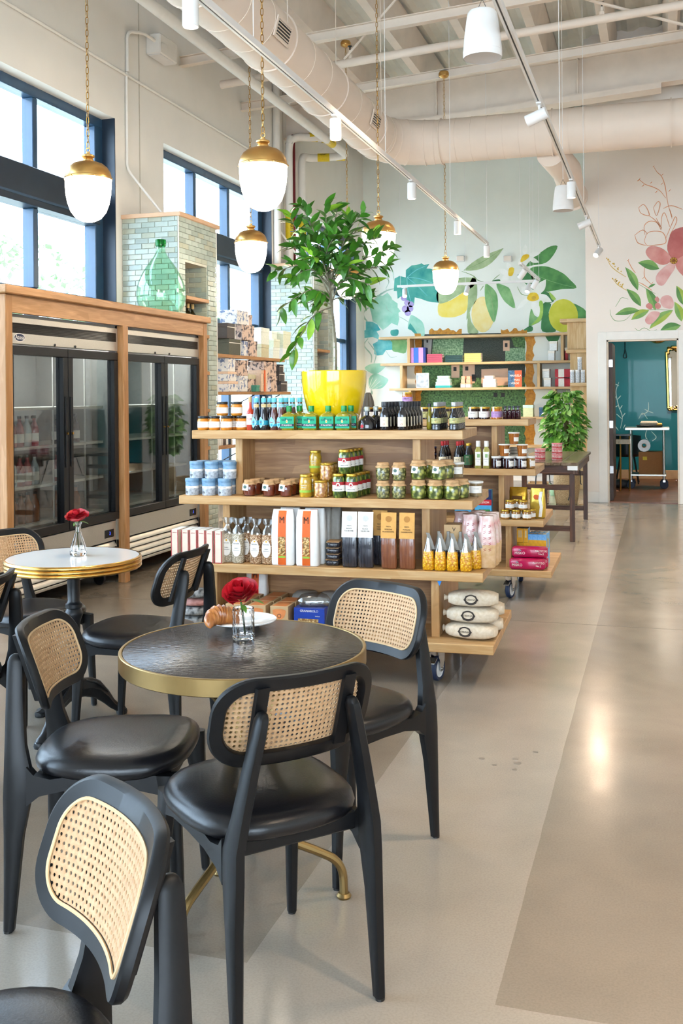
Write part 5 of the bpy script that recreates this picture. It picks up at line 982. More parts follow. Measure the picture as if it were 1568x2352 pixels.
def cooler(ya, yb, lab, logo):
    t = thing('glass_door_cooler', lab, 'refrigerator', (CF - .03, 0, 0), group='glass-door coolers')
    Z0, ZD0, ZD1, Z1 = .12, .50, 1.80, 2.0; D = -.74
    m = MB().box(D, D + .03, ya, yb, Z0, Z1).box(D, 0, ya, ya + .03, Z0, Z1).box(D, 0, yb - .03, yb, Z0, Z1).box(D, 0, ya, yb, Z1 - .02, Z1).box(D, -.06, ya, yb, Z0, ZD0); m.build('body', 'cooler_inside', t)
    tp_ = MB().bbox(-.06, .005, ya, yb, ZD1, Z1 - .02, .003).build('top_panel', 'steel', t)
    for k in range(6): MB().prism([(.005, ya + .03, 1.877 + k * .0105), (.009, ya + .03, 1.877 + k * .0105), (.006, ya + .03, 1.884 + k * .0105)], (0, yb - ya - .06, 0)).build('grille_slat', 'black_plastic', tp_)
    MB().box(.0051, .0058, ya + .025, yb - .025, 1.872, 1.94).build('grille_recess', 'black_plastic', tp_)
    bp_ = MB().bbox(-.06, -.005, ya, yb, ZD0 - .16, ZD0 - .01, .003).build('lower_panel', 'steel', t)
    MB().bbox(-.03, .0, ya, yb, Z0, .14, .002).build('kick_rail', 'steel', t)
    MB().bbox(-.03, .0, ya, ya + .03, .14, ZD0 - .16, .002).build('grille_stile', 'steel', t); MB().bbox(-.03, .0, yb - .03, yb, .14, ZD0 - .16, .002).build('grille_stile', 'steel', t)
    MB().box(-.05, -.04, ya, yb, .14, ZD0 - .16).build('grille_back', 'cooler_dark', t)
    for k in range(4): MB().prism([(-.035, ya + .03, .155 + k * .047), (.0, ya + .03, .15 + k * .047), (.0, ya + .03, .156 + k * .047), (-.02, ya + .03, .185 + k * .047), (-.035, ya + .03, .185 + k * .047)], (0, yb - ya - .06, 0)).build('louver', louv, t)
    MB().box(-.005, -.002, yb - .20, yb - .07, ZD0 - .13, ZD0 - .07).build('control_display', 'black_plastic', bp_); ob('lettering', text_mesh('3', .035, 'display_blue'), bp_, (-.001, yb - .13, ZD0 - .10), math.pi / 2)
    mid = (ya + yb) / 2
    for d0, d1, hs in ((ya + .008, mid - .003, 1), (mid + .003, yb - .008, -1)):
        d = ob('door', None, t); fw = .06
        MB().bbox(-.05, .012, d0, d1, ZD0, ZD0 + fw, .003).build('frame_bottom', 'black_plastic', d); MB().bbox(-.05, .012, d0, d1, ZD1 - fw - .01, ZD1 - .01, .003).build('frame_top', 'black_plastic', d)
        MB().bbox(-.05, .012, d0, d0 + fw, ZD0 + fw, ZD1 - fw - .01, .003).build('stile', 'black_plastic', d); MB().bbox(-.05, .012, d1 - fw, d1, ZD0 + fw, ZD1 - fw - .01, .003).build('stile', 'black_plastic', d)
        MB().box(-.03, -.02, d0 + fw, d1 - fw, ZD0 + fw, ZD1 - fw - .01).build('pane', 'cooler_glass', d)
        yh = d1 - .03 if hs == 1 else d0 + .03
        MB().bbox(.012, .02, yh - .016, yh + .016, .95, 1.45, .003).build('handle', 'black_plastic', d)
        MB().tube([(.012, yh, 1.19), (.03, yh, 1.19)], .008, 8).build('lock', 'brass', d)
    for k, z in enumerate((.56, .82, 1.09, 1.36)): MB().box(-.62, -.10, ya + .05, yb - .05, z, z + .018).build('wire_shelf', 'shelf_white', t)
    for y in (mid - .02, mid + .4): MB().box(-.11, -.10, y, y + .008, ZD0, ZD1).build('shelf_upright', 'shelf_white', t)
    l = bpy.data.lights.new('cooler_fill_light', 'AREA'); l.shape = 'RECTANGLE'; l.size = .1; l.size_y = yb - ya - .2; l.energy = 9; l.color = (.95, .97, 1); lo = bpy.data.objects.new('cooler_fill_light', l); COL.objects.link(lo); lo.parent = t; lo.location = (-.14, mid, 1.97)  # added fill lamp that brightens the cooler interior
    for y in (ya + .12, yb - .12):
        for x in (-.1, -.62):
            q = ob('caster', None, t); MB().lathe([(.045, -.014), (.05, -.01), (.05, .01), (.045, .014)], 20).xf(Matrix.Translation((x, y, .05)) @ Matrix.Rotation(math.pi / 2, 4, 'X')).build('wheel', 'black_plastic', q); MB().bbox(x - .03, x + .03, y - .02, y + .02, .1, .12, .003).build('mount', 'steel', q)
    if logo:
        pl = MB().prism([(.0068, ya + .14 + .06 * math.cos(a), 1.845 + .028 * math.sin(a)) for a in [2 * math.pi * i / 28 for i in range(28)]], (-.0018, 0, 0)).build('badge', 'white_plastic', t)
        MB().prism([(.0078, ya + .14 + .055 * math.cos(a), 1.845 + .024 * math.sin(a)) for a in [2 * math.pi * i / 28 for i in range(28)]], (-.0012, 0, 0)).build('badge_field', 'logo_navy', pl); ob('lettering', text_mesh('Atosa', .042, 'white_plastic', None, .0006), pl, (.0085, ya + .14, 1.845), math.pi / 2)
    for y in (mid - .16, mid + .1): MB().tube([(.004, y, 1.812), (.012, y, 1.812)], .009, 10).build('key_lock', 'steel_dark', t)
    return t
cooler(CY[0] + .04, CY[1] - .04, 'glass-door cooler with navy oval badge, nearer of the two', True)
cooler(CY[1] + .04, CY[2] - .04, 'glass-door cooler without badge, next to the tiled column', False)
# bottles inside the nearer cooler
colm('juice_red', '9a3038', rough=.12, coat=.7, color2='b8585c'); colm('juice_amber', '9a5a34', rough=.12, coat=.7); colm('water_clear', 'b9c4c6', rough=.08, coat=.7); colm('cola', '3a2018', rough=.12, coat=.7)
def drink(fill, lab=True): return [body([(.03, 0), (.033, .004), (.033, .11), (.026, .14), (.0125, .17), (.0125, .195)], fill, 16), lid(.0145, .193, .212, 'cap_dark', 12, 'cap')] + ([band(.0334, .03, .09, 'label_white', -180, 180)] if lab else [])
DR = {k: drink(v, l) for k, v, l in (('red', 'juice_red', True), ('amber', 'juice_amber', False), ('water', 'water_clear', True), ('cola', 'cola', True))}
def coolrow(y0, y1, n, z, kinds, desc, grp, x=-4.20):
    for i in range(n):
        y = y0 + (y1 - y0) * (i + .5) / n; item('drink_bottle', DR[kinds[i % len(kinds)]], '%s, %s from the left' % (desc, ORD[i]), 'bottle', grp, (x, y, z), math.pi / 2)
a = CY[0] + .12
coolrow(a, a + .52, 6, 1.109, ['red', 'water', 'red'], 'red drink bottle, second shelf behind left cooler door', 'bottles in the cooler')
coolrow(a, a + .52, 6, .838, ['red', 'red', 'water'], 'labelled red drink bottle, third shelf behind left cooler door', 'bottles in the cooler')
coolrow(a + .1, a + .52, 5, .578, ['amber', 'amber'], 'amber drink bottle, low shelf behind left cooler door', 'bottles in the cooler')
a = CY[0] + .83
coolrow(a, a + .34, 4, 1.109, ['cola'], 'dark drink bottle, second shelf behind right cooler door', 'bottles in the cooler')
coolrow(a, a + .2, 2, .838, ['red'], 'pink drink bottle, third shelf behind right cooler door', 'bottles in the cooler')
coolrow(a, a + .34, 4, .578, ['amber'], 'brown drink bottle, low shelf behind right cooler door', 'bottles in the cooler')
# ------------------------------------------------------------------ demijohn
p = onX(373, 705, -4.32)
thin_glass('green_glass', 'e9f8ee', .05, hi=.75); mat('green_glass_deep', '2fae5a', .04, trans=.9, ior=1.3, var=0)
t = thing('demijohn', 'large teardrop demijohn of clear green glass on the cooler cabinet', 'bottle', (-4.18, 8.13, CZ + .001)); t.scale = (.87, .87, .99)
pr = [(.001, .012), (.13, .0), (.19, .02), (.235, .09), (.248, .17), (.235, .26), (.19, .36), (.125, .45), (.075, .51), (.052, .55), (.044, .59), (.044, .63)]
inn = [(max(r - .006, .001), z + (.008 if i < 3 else 0)) for i, (r, z) in enumerate(pr)]
P_ = [v for v in smoothline([(r, 0, z) for r, z in pr], 4)]; I_ = [v for v in smoothline([(r, 0, z) for r, z in inn], 4)]
MB().lathe([(max(v.x, .001), v.z) for v in P_] + [(max(v.x, .001), v.z) for v in reversed(I_)], 40, caps=False).build('bottle_body', 'green_glass', t)
MB().lathe([(.045, .6), (.053, .605), (.055, .625), (.053, .66), (.046, .662), (.043, .655), (.043, .605)], 28, caps=False).build('lip', 'green_glass_deep', t)
# ------------------------------------------------------------------ tiled columns with niches
TC = [mat('tile_pale', 'b6c2ba', .3, var=.08, scale=14, coat=.15), mat('tile_mid', 'abb8af', .3, var=.08, scale=14, coat=.15), mat('tile_grey', '9da9a1', .3, var=.08, scale=14, coat=.15), mat('tile_olive', 'aeb2a0', .3, var=.08, scale=14, coat=.15)]
mat('grout', 'cfd0c4', .85); TLn, THn, GP = .134, .0455, .004
def tile_cells(w, z0, z1, hole=None):
    out = []; nz = int(round((z1 - z0) / (THn + GP)))
    for j in range(nz):
        z = z0 + j * (THn + GP); x = -(TLn + GP) / 2 if j % 2 else 0.
        while x < w - .004:
            a, b = max(x, 0), min(x + TLn, w)
            if b - a > .012:
                segs = [(a, b)]
                if hole and z + THn > hole[2] and z < hole[3]:
                    segs = [s for s in ((a, min(b, hole[0])), (max(a, hole[1]), b)) if s[1] - s[0] > .012]
                for s in segs: out.append((s[0], s[1], z))
            x += TLn + GP
    return out
XF = -4.27
def column(name, lab, ya, yb, ztop, each, hole):
    t = thing(name, lab, 'column', (0, 0, 0))
    hy0, hy1, hz0, hz1 = hole
    c = MB().box(WALL_X, XF - .012, ya + .012, hy0, 0, ztop).box(WALL_X, XF - .012, hy1, yb - .012, 0, ztop).box(WALL_X, XF - .012, hy0, hy1, hz1, ztop).box(WALL_X, XF - .012, hy0, hy1, 0, hz0).box(WALL_X, XF - .36, hy0, hy1, hz0, hz1)
    c.build('core', 'grout', t)
    MB().bbox(WALL_X, XF + .03, ya - .02, yb + .02, ztop, ztop + .04, .004).build('cap_board', mat('cap_wood', 'dcb491', .5, var=.05, scale=8), t)
    rr = random.Random(5); joined = MB(); 
    def add(x0, x1, y0, y1, z0, z1, vis):
        k = rr.choice([0, 0, 0, 1, 1, 2, 3])
        if each and vis:
            key = (round(x1 - x0, 3), round(y1 - y0, 3), k)
            if key not in TCACHE: TCACHE[key] = MB().bbox(0, x1 - x0, 0, y1 - y0, 0, THn, .0022).mesh('tile', TC[k])
            ob('tile', TCACHE[key], t, (x0, y0, z0))
        else: joined.bbox(x0, x1, y0, y1, z0, z1, .0022, k)
    for (a, b, z) in tile_cells(XF - WALL_X - .015, .02, ztop): add(WALL_X + .003 + a, WALL_X + .003 + b, ya, ya + .013, z, z + THn, z > 2.2)
    for (a, b, z) in tile_cells(yb - ya - .03, .02, ztop, (hy0 - ya - .015, hy1 - ya - .015, hz0, hz1)): add(XF - .013, XF, ya + .015 + a, ya + .015 + b, z, z + THn, z > 1.55 or a + b > (yb - ya) * 1.2)
    for (a, b, z) in tile_cells(hy1 - hy0, hz0, hz1): joined.bbox(XF - .36, XF - .35, hy0 + a, hy0 + b, z, z + THn, .002, rr.choice([2, 3, 3]))
    for (a, b, z) in tile_cells(.33, hz0, hz1): joined.bbox(XF - .345 + a, XF - .345 + b, hy1 - .008, hy1, z, z + THn, .002, rr.choice([2, 3, 3]))
    joined.build('tile_field', TC, t, kind='stuff')
    MB().box(XF - .006, XF + .002, ya - .002, ya + .008, 0, ztop).build('corner_trim', 'paint_white', t); MB().box(XF - .006, XF + .002, yb - .008, yb + .002, 0, ztop).build('corner_trim', 'paint_white', t)
    return t
TCACHE = {}
NZ = [2.40, 2.05, 1.69, 1.32, .95, .58]
column('tiled_column', 'green tiled column with a shelved niche behind the demijohn', 8.66, 9.52, 3.13, True, (8.80, 9.31, .4, 2.72))
column('tiled_column', 'green tiled column partly hidden behind the citrus tree', 12.55, 13.40, 3.13, False, (12.69, 13.20, .4, 2.55))
for ya, nm in ((8.80, 'the column behind the demijohn'), (12.69, 'the column behind the citrus tree')):
    for i, z in enumerate(NZ):
        if ya > 10 and i == 0: continue
        MB().bbox(XF - .355, XF + .015, ya + .003, ya + .502, z - .035, z, .003).build('niche_shelf', 'maple', label='wooden niche shelf, %s from the top in %s' % (ORD[i], nm), cat='shelf', group='niche shelves')
colm('wine_green', '2a2e1c', rough=.12, coat=.8); colm('foil_cream', 'd9b878', rough=.4)
WB = [body([(.034, 0), (.037, .005), (.037, .18), (.03, .205), (.0145, .225), (.0135, .265)], 'wine_green', 16), lid(.0155, .255, .3, 'foil_cream', 12, 'capsule'), band(.0375, .05, .14, 'label_white', -180, 180)]
for k, y in enumerate((8.9, 9.0, 9.1, 9.2)): item('wine_bottle', WB, 'wine bottle with tan capsule in the niche, %s from left' % ORD[k], 'bottle', 'wine bottles in the niche', (XF - .12, y, NZ[1]), math.pi / 2)
WB2 = [body([(.034, 0), (.037, .005), (.037, .16), (.03, .19), (.0145, .21), (.0135, .25)], 'glass_black', 16), lid(.0155, .24, .28, 'cap_dark', 12, 'capsule'), band(.0375, .03, .14, 'label_cream', -180, 180)]
item('wine_bottle', WB2, 'dark bottle with cream label on the top niche shelf', 'bottle', 'wine bottles in the niche', (XF - .12, 8.86, NZ[0] - .0), math.pi / 2)
for k, y in enumerate((9.05, 9.2)): item('wine_bottle', WB, 'wine bottle on the middle niche shelf, %s from left' % ORD[k], 'bottle', 'wine bottles in the niche', (XF - .15, y, NZ[2]), math.pi / 2)
# ------------------------------------------------------------------ shelves before the second window with gift boxes
def shelf(z, ya, yb, lab):
    t = thing('wall_shelf', lab, 'shelf', (0, 0, 0), group='window shelves')
    MB().bbox(-4.72, -4.30, ya, yb, z - .035, z, .003).build('board', 'maple', t)
    for y in (ya + .1, (ya + yb) / 2, yb - .3): MB().tube([(-4.33, y, z - .036), (-4.70, y, z - .22), (-4.72, y, z - .22)], .006, 6).build('bracket', 'black_iron', t)
    return t
shelf(1.88, 9.53, 11.55, 'upper maple window shelf loaded with gift boxes'); shelf(1.49, 9.53, 11.75, 'second maple window shelf with patterned and orange boxes'); shelf(.93, 9.53, 11.5, 'third maple window shelf with books, seen past the cart'); shelf(.5, 9.53, 11.5, 'lowest maple window shelf near the floor')
colm('box_black', '4b4442', rough=.6); colm('box_olive', '55564a', rough=.6); colm('box_sage', 'd9ddc6', rough=.6); colm('box_lightsage', 'e3e9df', rough=.6); colm('box_white', 'f0efea', rough=.6); colm('box_beige', 'c9c4a4', rough=.6)
colm('floral_white', 'eceae6', rough=.6, color2='7d8fb5', scale=24); colm('floral_pink', 'd9bfae', rough=.6, color2='5d5356', scale=26); colm('box_peach', 'e8c9ae', rough=.6); colm('ribbon_orange', 'd9622a', rough=.5); colm('box_teal', '4f9a84', rough=.5)
for n_, lo in (('floral_white', .52), ('floral_pink', .50)):
    e = MATS[n_].node_tree.nodes['Color Ramp'].color_ramp.elements; e[0].position = lo; e[1].position = lo + .08
def gift(px, py, w, h, z, m, lab, X=-4.42, lidm=None, trim=None, d=.2, ribbon=None):
    """a lidded box whose window-shelf place is read along the shelf"""
    q = onX(px, py, X); y = q.y; w *= .93
    P = [('carton', MB().bbox(-.0, d, -w / 2, w / 2, 0, h * .74, .002).mesh('carton', m), []), ('lid', MB().bbox(-.004, d + .004, -w / 2 - .004, w / 2 + .004, h * .74, h, .002).mesh('lid', lidm or m), [])]
    if trim: P += [('trim', MB().box(d + .004, d + .0055, -w / 2 - .004, w / 2 + .004, h * .72, h * .77).mesh('trim', 'card_white'), []), ('trim', MB().box(d, d + .006, w / 2 - .006, w / 2 + .006, 0, h).mesh('trim', 'card_white'), [])]
    if ribbon: P += [('ribbon', MB().box(d + .004, d + .007, -w * .12, w * .12, 0, h).mesh('ribbon', ribbon), [])]
    t = thing('gift_box', lab, 'box', (X - d + .1, y, z + .0008), 0, 'gift boxes on the window shelves'); put_parts(t, P); return t
U, Lw = 1.88, 1.49
g = gift
g(519, 770, .33, .17, U, 'box_olive', 'olive gift box with white trim, lowest at the left', trim=1); g(510, 735, .22, .16, U + .171, 'box_black', 'dark brown gift box with white trim on the olive one', trim=1)
g(546, 780, .15, .165, U, 'floral_white', 'white floral gift box between olive and pink ones', d=.15); g(562, 780, .24, .17, U, 'floral_pink', 'pink floral gift box, bottom of its stack', X=-4.40); g(550, 745, .36, .165, U + .171, 'floral_pink', 'wide pink floral gift box in the middle of its stack', X=-4.40); g(537, 715, .32, .15, U + .337, 'floral_white', 'white and blue floral gift box on top of stack', X=-4.41)
g(556, 720, .1, .15, U + .337, 'floral_pink', 'narrow pink floral gift box on top of stack', X=-4.55, d=.1)
g(590, 785, .25, .15, U, 'box_beige', 'beige gift box on the shelf below the pale green cube'); g(590, 750, .27, .19, U + .151, 'box_lightsage', 'pale green cube gift box on top'); g(616, 790, .22, .13, U, 'box_lightsage', 'small pale green gift box, middle of row'); g(617, 760, .21, .1, U + .131, 'box_sage', 'sage gift box stacked in the middle'); g(640, 790, .26, .18, U, 'box_white', 'white gift box at the right end', lidm='box_sage'); g(641, 755, .28, .16, U + .181, 'box_sage', 'broad sage gift box on the white one'); g(612, 742, .2, .1, U + .232, 'box_lightsage', 'pale gift box behind the broad sage one', X=-4.5)
g(515, 880, .27, .11, Lw, 'floral_white', 'white dotted gift box, bottom left of second shelf', lidm='box_peach'); g(513, 865, .25, .10, Lw + .111, 'floral_white', 'white dotted gift box, second in its stack', lidm='box_peach'); g(512, 845, .2, .14, Lw + .212, 'floral_white', 'pale floral gift box on the white dotted stack'); g(540, 878, .24, .17, Lw, 'floral_white', 'white gift box with blue artichoke print'); g(538, 850, .3, .17, Lw + .171, 'floral_pink', 'pink gift box with dark artichoke print at the left')
g(559, 878, .22, .19, Lw, 'floral_pink', 'pink gift box with dark artichokes in mid shelf', lidm='box_beige'); g(573, 885, .1, .07, Lw, 'box_teal', 'small teal gift box at the shelf edge', X=-4.36); g(588, 888, .2, .09, Lw, 'box_peach', 'peach gift box with orange ribbon, lower', X=-4.36, ribbon='ribbon_orange'); g(588, 870, .2, .15, Lw + .091, 'box_peach', 'peach gift box with orange ribbon, upper', X=-4.36, ribbon='ribbon_orange'); g(611, 880, .22, .18, Lw, 'floral_pink', 'pink leafy gift box near the right end'); g(602, 850, .42, .165, Lw + .181, 'floral_pink', 'wide pink floral gift box near the right end')
g(634, 885, .22, .125, Lw, 'box_black', 'dark gift box with white trim, bottom of right stack', trim=1); g(629, 868, .19, .105, Lw + .126, 'box_black', 'dark gift box with white trim, middle of right stack', trim=1); g(628, 850, .14, .09, Lw + .232, 'box_black', 'dark gift box with white trim, top of right stack', trim=1)
bk = [('e8e6df', .03), ('cfcac4', .03), ('5a4a44', .06), ('f0efea', .05), ('3f5a78', .02), ('2a2a30', .03), ('d8d2c8', .03)]
y = 9.75
for i, (c, w_) in enumerate(bk):
    t = thing('book', 'book on third window shelf seen past the cart, %s from left' % ORD[i], 'book', (-4.5, y, .9308), 0, 'books on the window shelf'); put_parts(t, [('cover', MB().bbox(0, .15, 0, w_, 0, .22 - .01 * (i % 3), .002).mesh('cover', colm('book_%d' % i, c, rough=.6)), []), ('pages', MB().box(.004, .14, .003, w_ - .003, .221 - .01 * (i % 3), .2215 - .01 * (i % 3)).mesh('pages', 'white_paper'), [])]); y += w_ + .012
for i, (c, w_, h_) in enumerate((('cdbba6', .24, .16), ('e9b92c', .2, .1), ('c9c1bb', .3, .17))):
    t = thing('storage_box', ('tan', 'yellow', 'pale grey')[i] + ' storage box on the lowest window shelf', 'box', (-4.62, 9.7 + .32 * i, .5008), 0, 'boxes on the lowest window shelf'); put_parts(t, [('carton', MB().bbox(0, .25, 0, w_, 0, h_ * .8, .003).mesh('carton', colm('stor_%d' % i, c, rough=.7)), []), ('lid', MB().bbox(-.004, .254, -.004, w_ + .004, h_ * .8, h_, .003).mesh('lid', 'stor_%d' % i), [])])
# ================================================================== ducts, pipes, tracks and lamps
# round supply duct: long run beside the windows, an elbow, then a run across
DZ, DXc, DYc, DR_ = 4.20, -2.87, 11.0, .235
t = thing('supply_duct', 'big round white duct running along the windows, bending across the room', 'duct', (0, 0, 0))
def seam_rings(pth, r, n, nm, every):
    pass
run = MB().tube([(DXc, BY + .3, DZ), (DXc, DYc - .55, DZ)], DR_, 40).build('long_run', 'duct_white', t)
el = []
for k in range(9): a = math.pi / 2 * k / 8; el.append((DXc + .55 - .55 * math.cos(a), DYc - .55 + .55 * math.sin(a), DZ))
MB().tube(el, DR_ + .004, 40).build('elbow', 'duct_white', t)
for k in (1, 3, 5, 7): MB().tube([Vector(el[k]) - (Vector(el[k + 1]) - Vector(el[k])).normalized() * .006, Vector(el[k]) + (Vector(el[k + 1]) - Vector(el[k])).normalized() * .006], DR_ + .011, 40).build('elbow_seam', 'duct_white', t)
MB().tube([(DXc + .55, DYc, DZ), (RX, DYc, DZ)], DR_, 40).build('cross_run', 'duct_white', t)
x = DXc + .62; i = 0
while x < 3.0:
    MB().tube([(x, DYc, DZ), (x + .01, DYc, DZ)], DR_ + (.014 if i % 7 == 0 else .004), 40).build('spiral_seam', 'duct_white', t); x += .17; i += 1
y = 2.0; i = 0
while y < DYc - .6:
    MB().tube([(DXc, y, DZ), (DXc, y + .01, DZ)], DR_ + (.012 if i % 3 == 0 else .004), 40).build('spiral_seam', 'duct_white', t); y += .45; i += 1
for yv in (7.1, 9.7):
    a = math.radians(-15); n = Vector((math.cos(a), 0, math.sin(a))); u_ = Vector((0, 1, 0)); w_ = n.cross(u_); c = Vector((DXc, yv, DZ)) + n * (DR_ + .004)
    vg = ob('supply_register', None, t)
    MB().prism([c + u_ * sx * .15 + w_ * sy * .075 for sx, sy in ((-1, -1), (1, -1), (1, 1), (-1, 1))], n * .012).build('flange', 'duct_white', vg)
    MB().prism([c + n * .011 + u_ * sx * .125 + w_ * sy * .055 for sx, sy in ((-1, -1), (1, -1), (1, 1), (-1, 1))], n * .002).build('opening', 'black_plastic', vg)
    for k in range(5): MB().prism([c + n * .0125 + u_ * sx * .125 + w_ * (-.045 + k * .0225 + sy * .0035) for sx, sy in ((-1, -1), (1, -1), (1, 1), (-1, 1))], n * .006).build('blade', 'duct_white', vg)
p0 = onY(1265, 350, DYc + .1); p1 = onY(1316, 450, 13.75)
MB().tube([p0, (p0.x + .12, p0.y + .5, p0.z - .1), p1], .16, 28).build('branch_run', 'duct_white', t)
MB().lathe([(.19, 0), (.19, .02)], 28).xf(Matrix.Translation(p1) @ (p1 - p0).to_track_quat('Z', 'Y').to_matrix().to_4x4()).build('branch_collar', 'duct_white', t)
for yv in (3.5, 7.2, 9.9):
    MB().tube([(DXc - DR_, yv, DZ), (DXc - DR_, yv, 5.7)], .004, 5).build('hanger_rod', 'steel_white', t); MB().tube([(DXc + DR_, yv, DZ), (DXc + DR_, yv, 5.7)], .004, 5).build('hanger_rod', 'steel_white', t)
# vent pipes
def pipe(name, lab, pts, r, cat='pipe', m='paint_white', bends=True, group=None):
    t = thing(name, lab, cat, (0, 0, 0), group=group); MB().tube(pts, r, 16).build('run', m, t); return t
def rounded(pts, rad=.14, n=6):
    P = [Vector(p) for p in pts]; out = [P[0]]
    for i in range(1, len(P) - 1):
        a, b, c = P[i - 1], P[i], P[i + 1]; u_, v_ = (a - b).normalized(), (c - b).normalized(); s, e = b + u_ * rad, b + v_ * rad
        for k in range(n + 1): q = k / n; out.append(s * (1 - q) ** 2 + b * 2 * q * (1 - q) + e * q * q)
    out.append(P[-1]); return out
colm('label_yellow', 'e6c81e', rough=.5)
PX = -4.2; PZ = 4.9
vp = pipe('vent_pipe', 'white vent pipe along the wall with yellow labels, turning down at the far riser', rounded([(PX, BY + .3, PZ), (PX, 13.9, PZ - .06), (-4.72, 13.75, PZ - .1), (-4.72, 13.42, PZ - .12), (-4.72, 13.42, 2.5)], .16), .055)
vp2 = pipe('vent_pipe', 'white vent pipe crossing to the nearer riser beside the red pipe', rounded([(PX + .02, 13.3, PZ + .04), (-4.70, 12.95, PZ + .02), (-4.72, 12.9, PZ - .1), (-4.72, 12.9, 2.5)], .12), .052)
def sleeve(par, a, b, r, s=None, rotx=0):
    o = MB().tube([a, b], r, 18).build('pipe_label', 'label_yellow', par); return o
for par, x_, y_ in ((vp, -4.72, 13.42), (vp2, -4.72, 12.9)):
    s_ = sleeve(par, (x_, y_, 3.52), (x_, y_, 3.88), .0565 if par is vp else .0535); tm = text_mesh('SANITARY VENT', .05, 'ink'); 
    ob('lettering', tm, s_, (x_ + .045, y_ - .042, 3.70), rot=(0, math.pi / 2, math.radians(40)))
for (x0, x1, yc, zc, par) in ((-4.36, -4.24, 13.87, PZ - .07, vp), (-4.60, -4.44, 13.82, PZ - .09, vp), (-4.50, -4.40, 13.16, PZ + .035, vp2), (-4.36, -4.27, 13.22, PZ + .04, vp2)):
    d_ = .28 if par is vp else .7
    a_, b_ = Vector((x0, yc + (x0 + 4.4) * d_, zc)), Vector((x1, yc + (x1 + 4.4) * d_, zc))
    s_ = sleeve(par, a_, b_, .0575); ob('lettering', text_mesh('SANITARY', .026, 'ink'), s_, ((x0 + x1) / 2, (a_.y + b_.y) / 2 - .0585, zc + .03))
for yl in (12.5, 13.5): pass
s_ = sleeve(vp, (PX, 12.95, PZ - .055), (PX, 13.2, PZ - .058), .0565); ob('lettering', text_mesh('VENT', .05, 'ink'), s_, (PX + .057, 13.07, PZ - .06), rot=(0, 0, math.pi / 2))
pipe('sprinkler_riser', 'thin dark red pipe rising between two white vent pipes', [(-4.74, 13.14, 2.6), (-4.74, 13.14, 5.0)], .024, m=mat('pipe_red', '7a1f25', .5))
pipe('conduit', 'thin white conduit running high along the window wall', rounded([(WALL_X + .02, 2.0, 4.56), (WALL_X + .02, 12.72, 4.5), (WALL_X + .02, 12.72, 3.7), (WALL_X + .3, 13.0, 3.2)], .1), .014)
pipe('conduit', 'thin white conduit dropping beside first window to column top', rounded([(WALL_X + .02, 8.74, 4.55), (WALL_X + .02, 8.74, 3.62), (WALL_X + .3, 8.98, 3.18)], .06), .013)
pipe('conduit', 'short white conduit bend feeding the wall box', rounded([(WALL_X + .02, 8.76, 4.56), (WALL_X + .02, 8.76, 4.95), (WALL_X + .08, 9.0, 5.0), (WALL_X + .1, 9.2, 4.98)], .08), .016)
t = thing('wall_box', 'white surface box high on the window wall', 'box', (WALL_X, 9.35, 4.86))
MB().bbox(0, .16, -.18, .2, 0, .2, .01).build('housing', 'paint_white', t); MB().bbox(.02, .15, -.16, .18, -.012, 0, .004).build('bottom_cover', 'white_plastic', t)  # plain surface box with a thin cover underneath
# corner downpipe strip by the second column
pipe('rain_leader', 'broad white boxed riser at the wall between second and third windows', [(WALL_X + .05, 12.68, 2.2), (WALL_X + .05, 12.68, 5.6)], .05)
# ------------------------------------------------------------------ track lights
mat('lamp_face', 'fff3df', .4, emit=5, ecol='ffe7c4')
def track(lab, a, b, heads, hang, spotdir, watts=70):
    a, b = Vector(a), Vector(b); t = thing('track_light', lab, 'track light', a); d = (b - a); L_ = d.length; rz = math.atan2(-d.x, d.y); t.rotation_euler = (0, 0, rz)
    MB().box(-.018, .018, 0, L_, .006, .035).box(-.018, -.0046, 0, L_, 0, .006).box(.0046, .018, 0, L_, 0, .006).build('rail', 'white_plastic', t); MB().box(-.0045, .0045, .01, L_ - .01, .0035, .006).build('slot', 'steel_dark', t)
    for s in hang: MB().tube([(0, s, .035), (0, s, hangz(a + d.normalized() * s))], .0025, 5).build('suspension_cable', 'white_plastic', t)
    for i, (s, tilt, azi) in enumerate(heads):
        h = ob('lamp_head', None, t, (0, s, 0))
        MB().bbox(-.016, .016, -.05, .05, -.01, .004, .002).build('adapter', 'white_plastic', h)
        mx = Matrix.Translation((0, 0, -.075 if tilt else -.02)) @ Matrix.Rotation(azi, 4, 'Z') @ Matrix.Rotation(tilt, 4, 'X')
        if tilt: MB().tube([(0, 0, -.01), (0, 0, -.07)], .008, 8).build('yoke', 'white_plastic', h)
        z0 = 0 if not tilt else .05
        MB().lathe([(.0, z0), (.036, z0), (.038, z0 - .004), (.038, z0 - .138), (.034, z0 - .138), (.034, z0 - .128), (.0, z0 - .128)], 24, caps=False).xf(mx).build('can', 'white_plastic', h)
        MB().lathe([(.0, z0 - .129), (.033, z0 - .129)], 20, caps=False).xf(mx).build('lens', 'lamp_face', h)
        l = bpy.data.lights.new('spot', 'SPOT'); l.energy = watts; l.color = (1, .76, .54); l.spot_size = math.radians(80); l.spot_blend = .6; l.shadow_soft_size = .04; l.specular_factor = .06
        lo = bpy.data.objects.new('spot', l); COL.objects.link(lo); lo.parent = h; lo.matrix_local = mx @ Matrix.Translation((0, 0, z0 - .15))
    return t
def hangz(p): return zr(p.x) + .43 - p.z
TZ = 3.30; TX1, TX2 = -2.04, -.72
def ysolve(px, py, X): return onX(px, py, X).y
ya1 = 2.2; ye1 = ysolve(1119, 560, TX1); ye2 = ysolve(1375, 558, TX2)
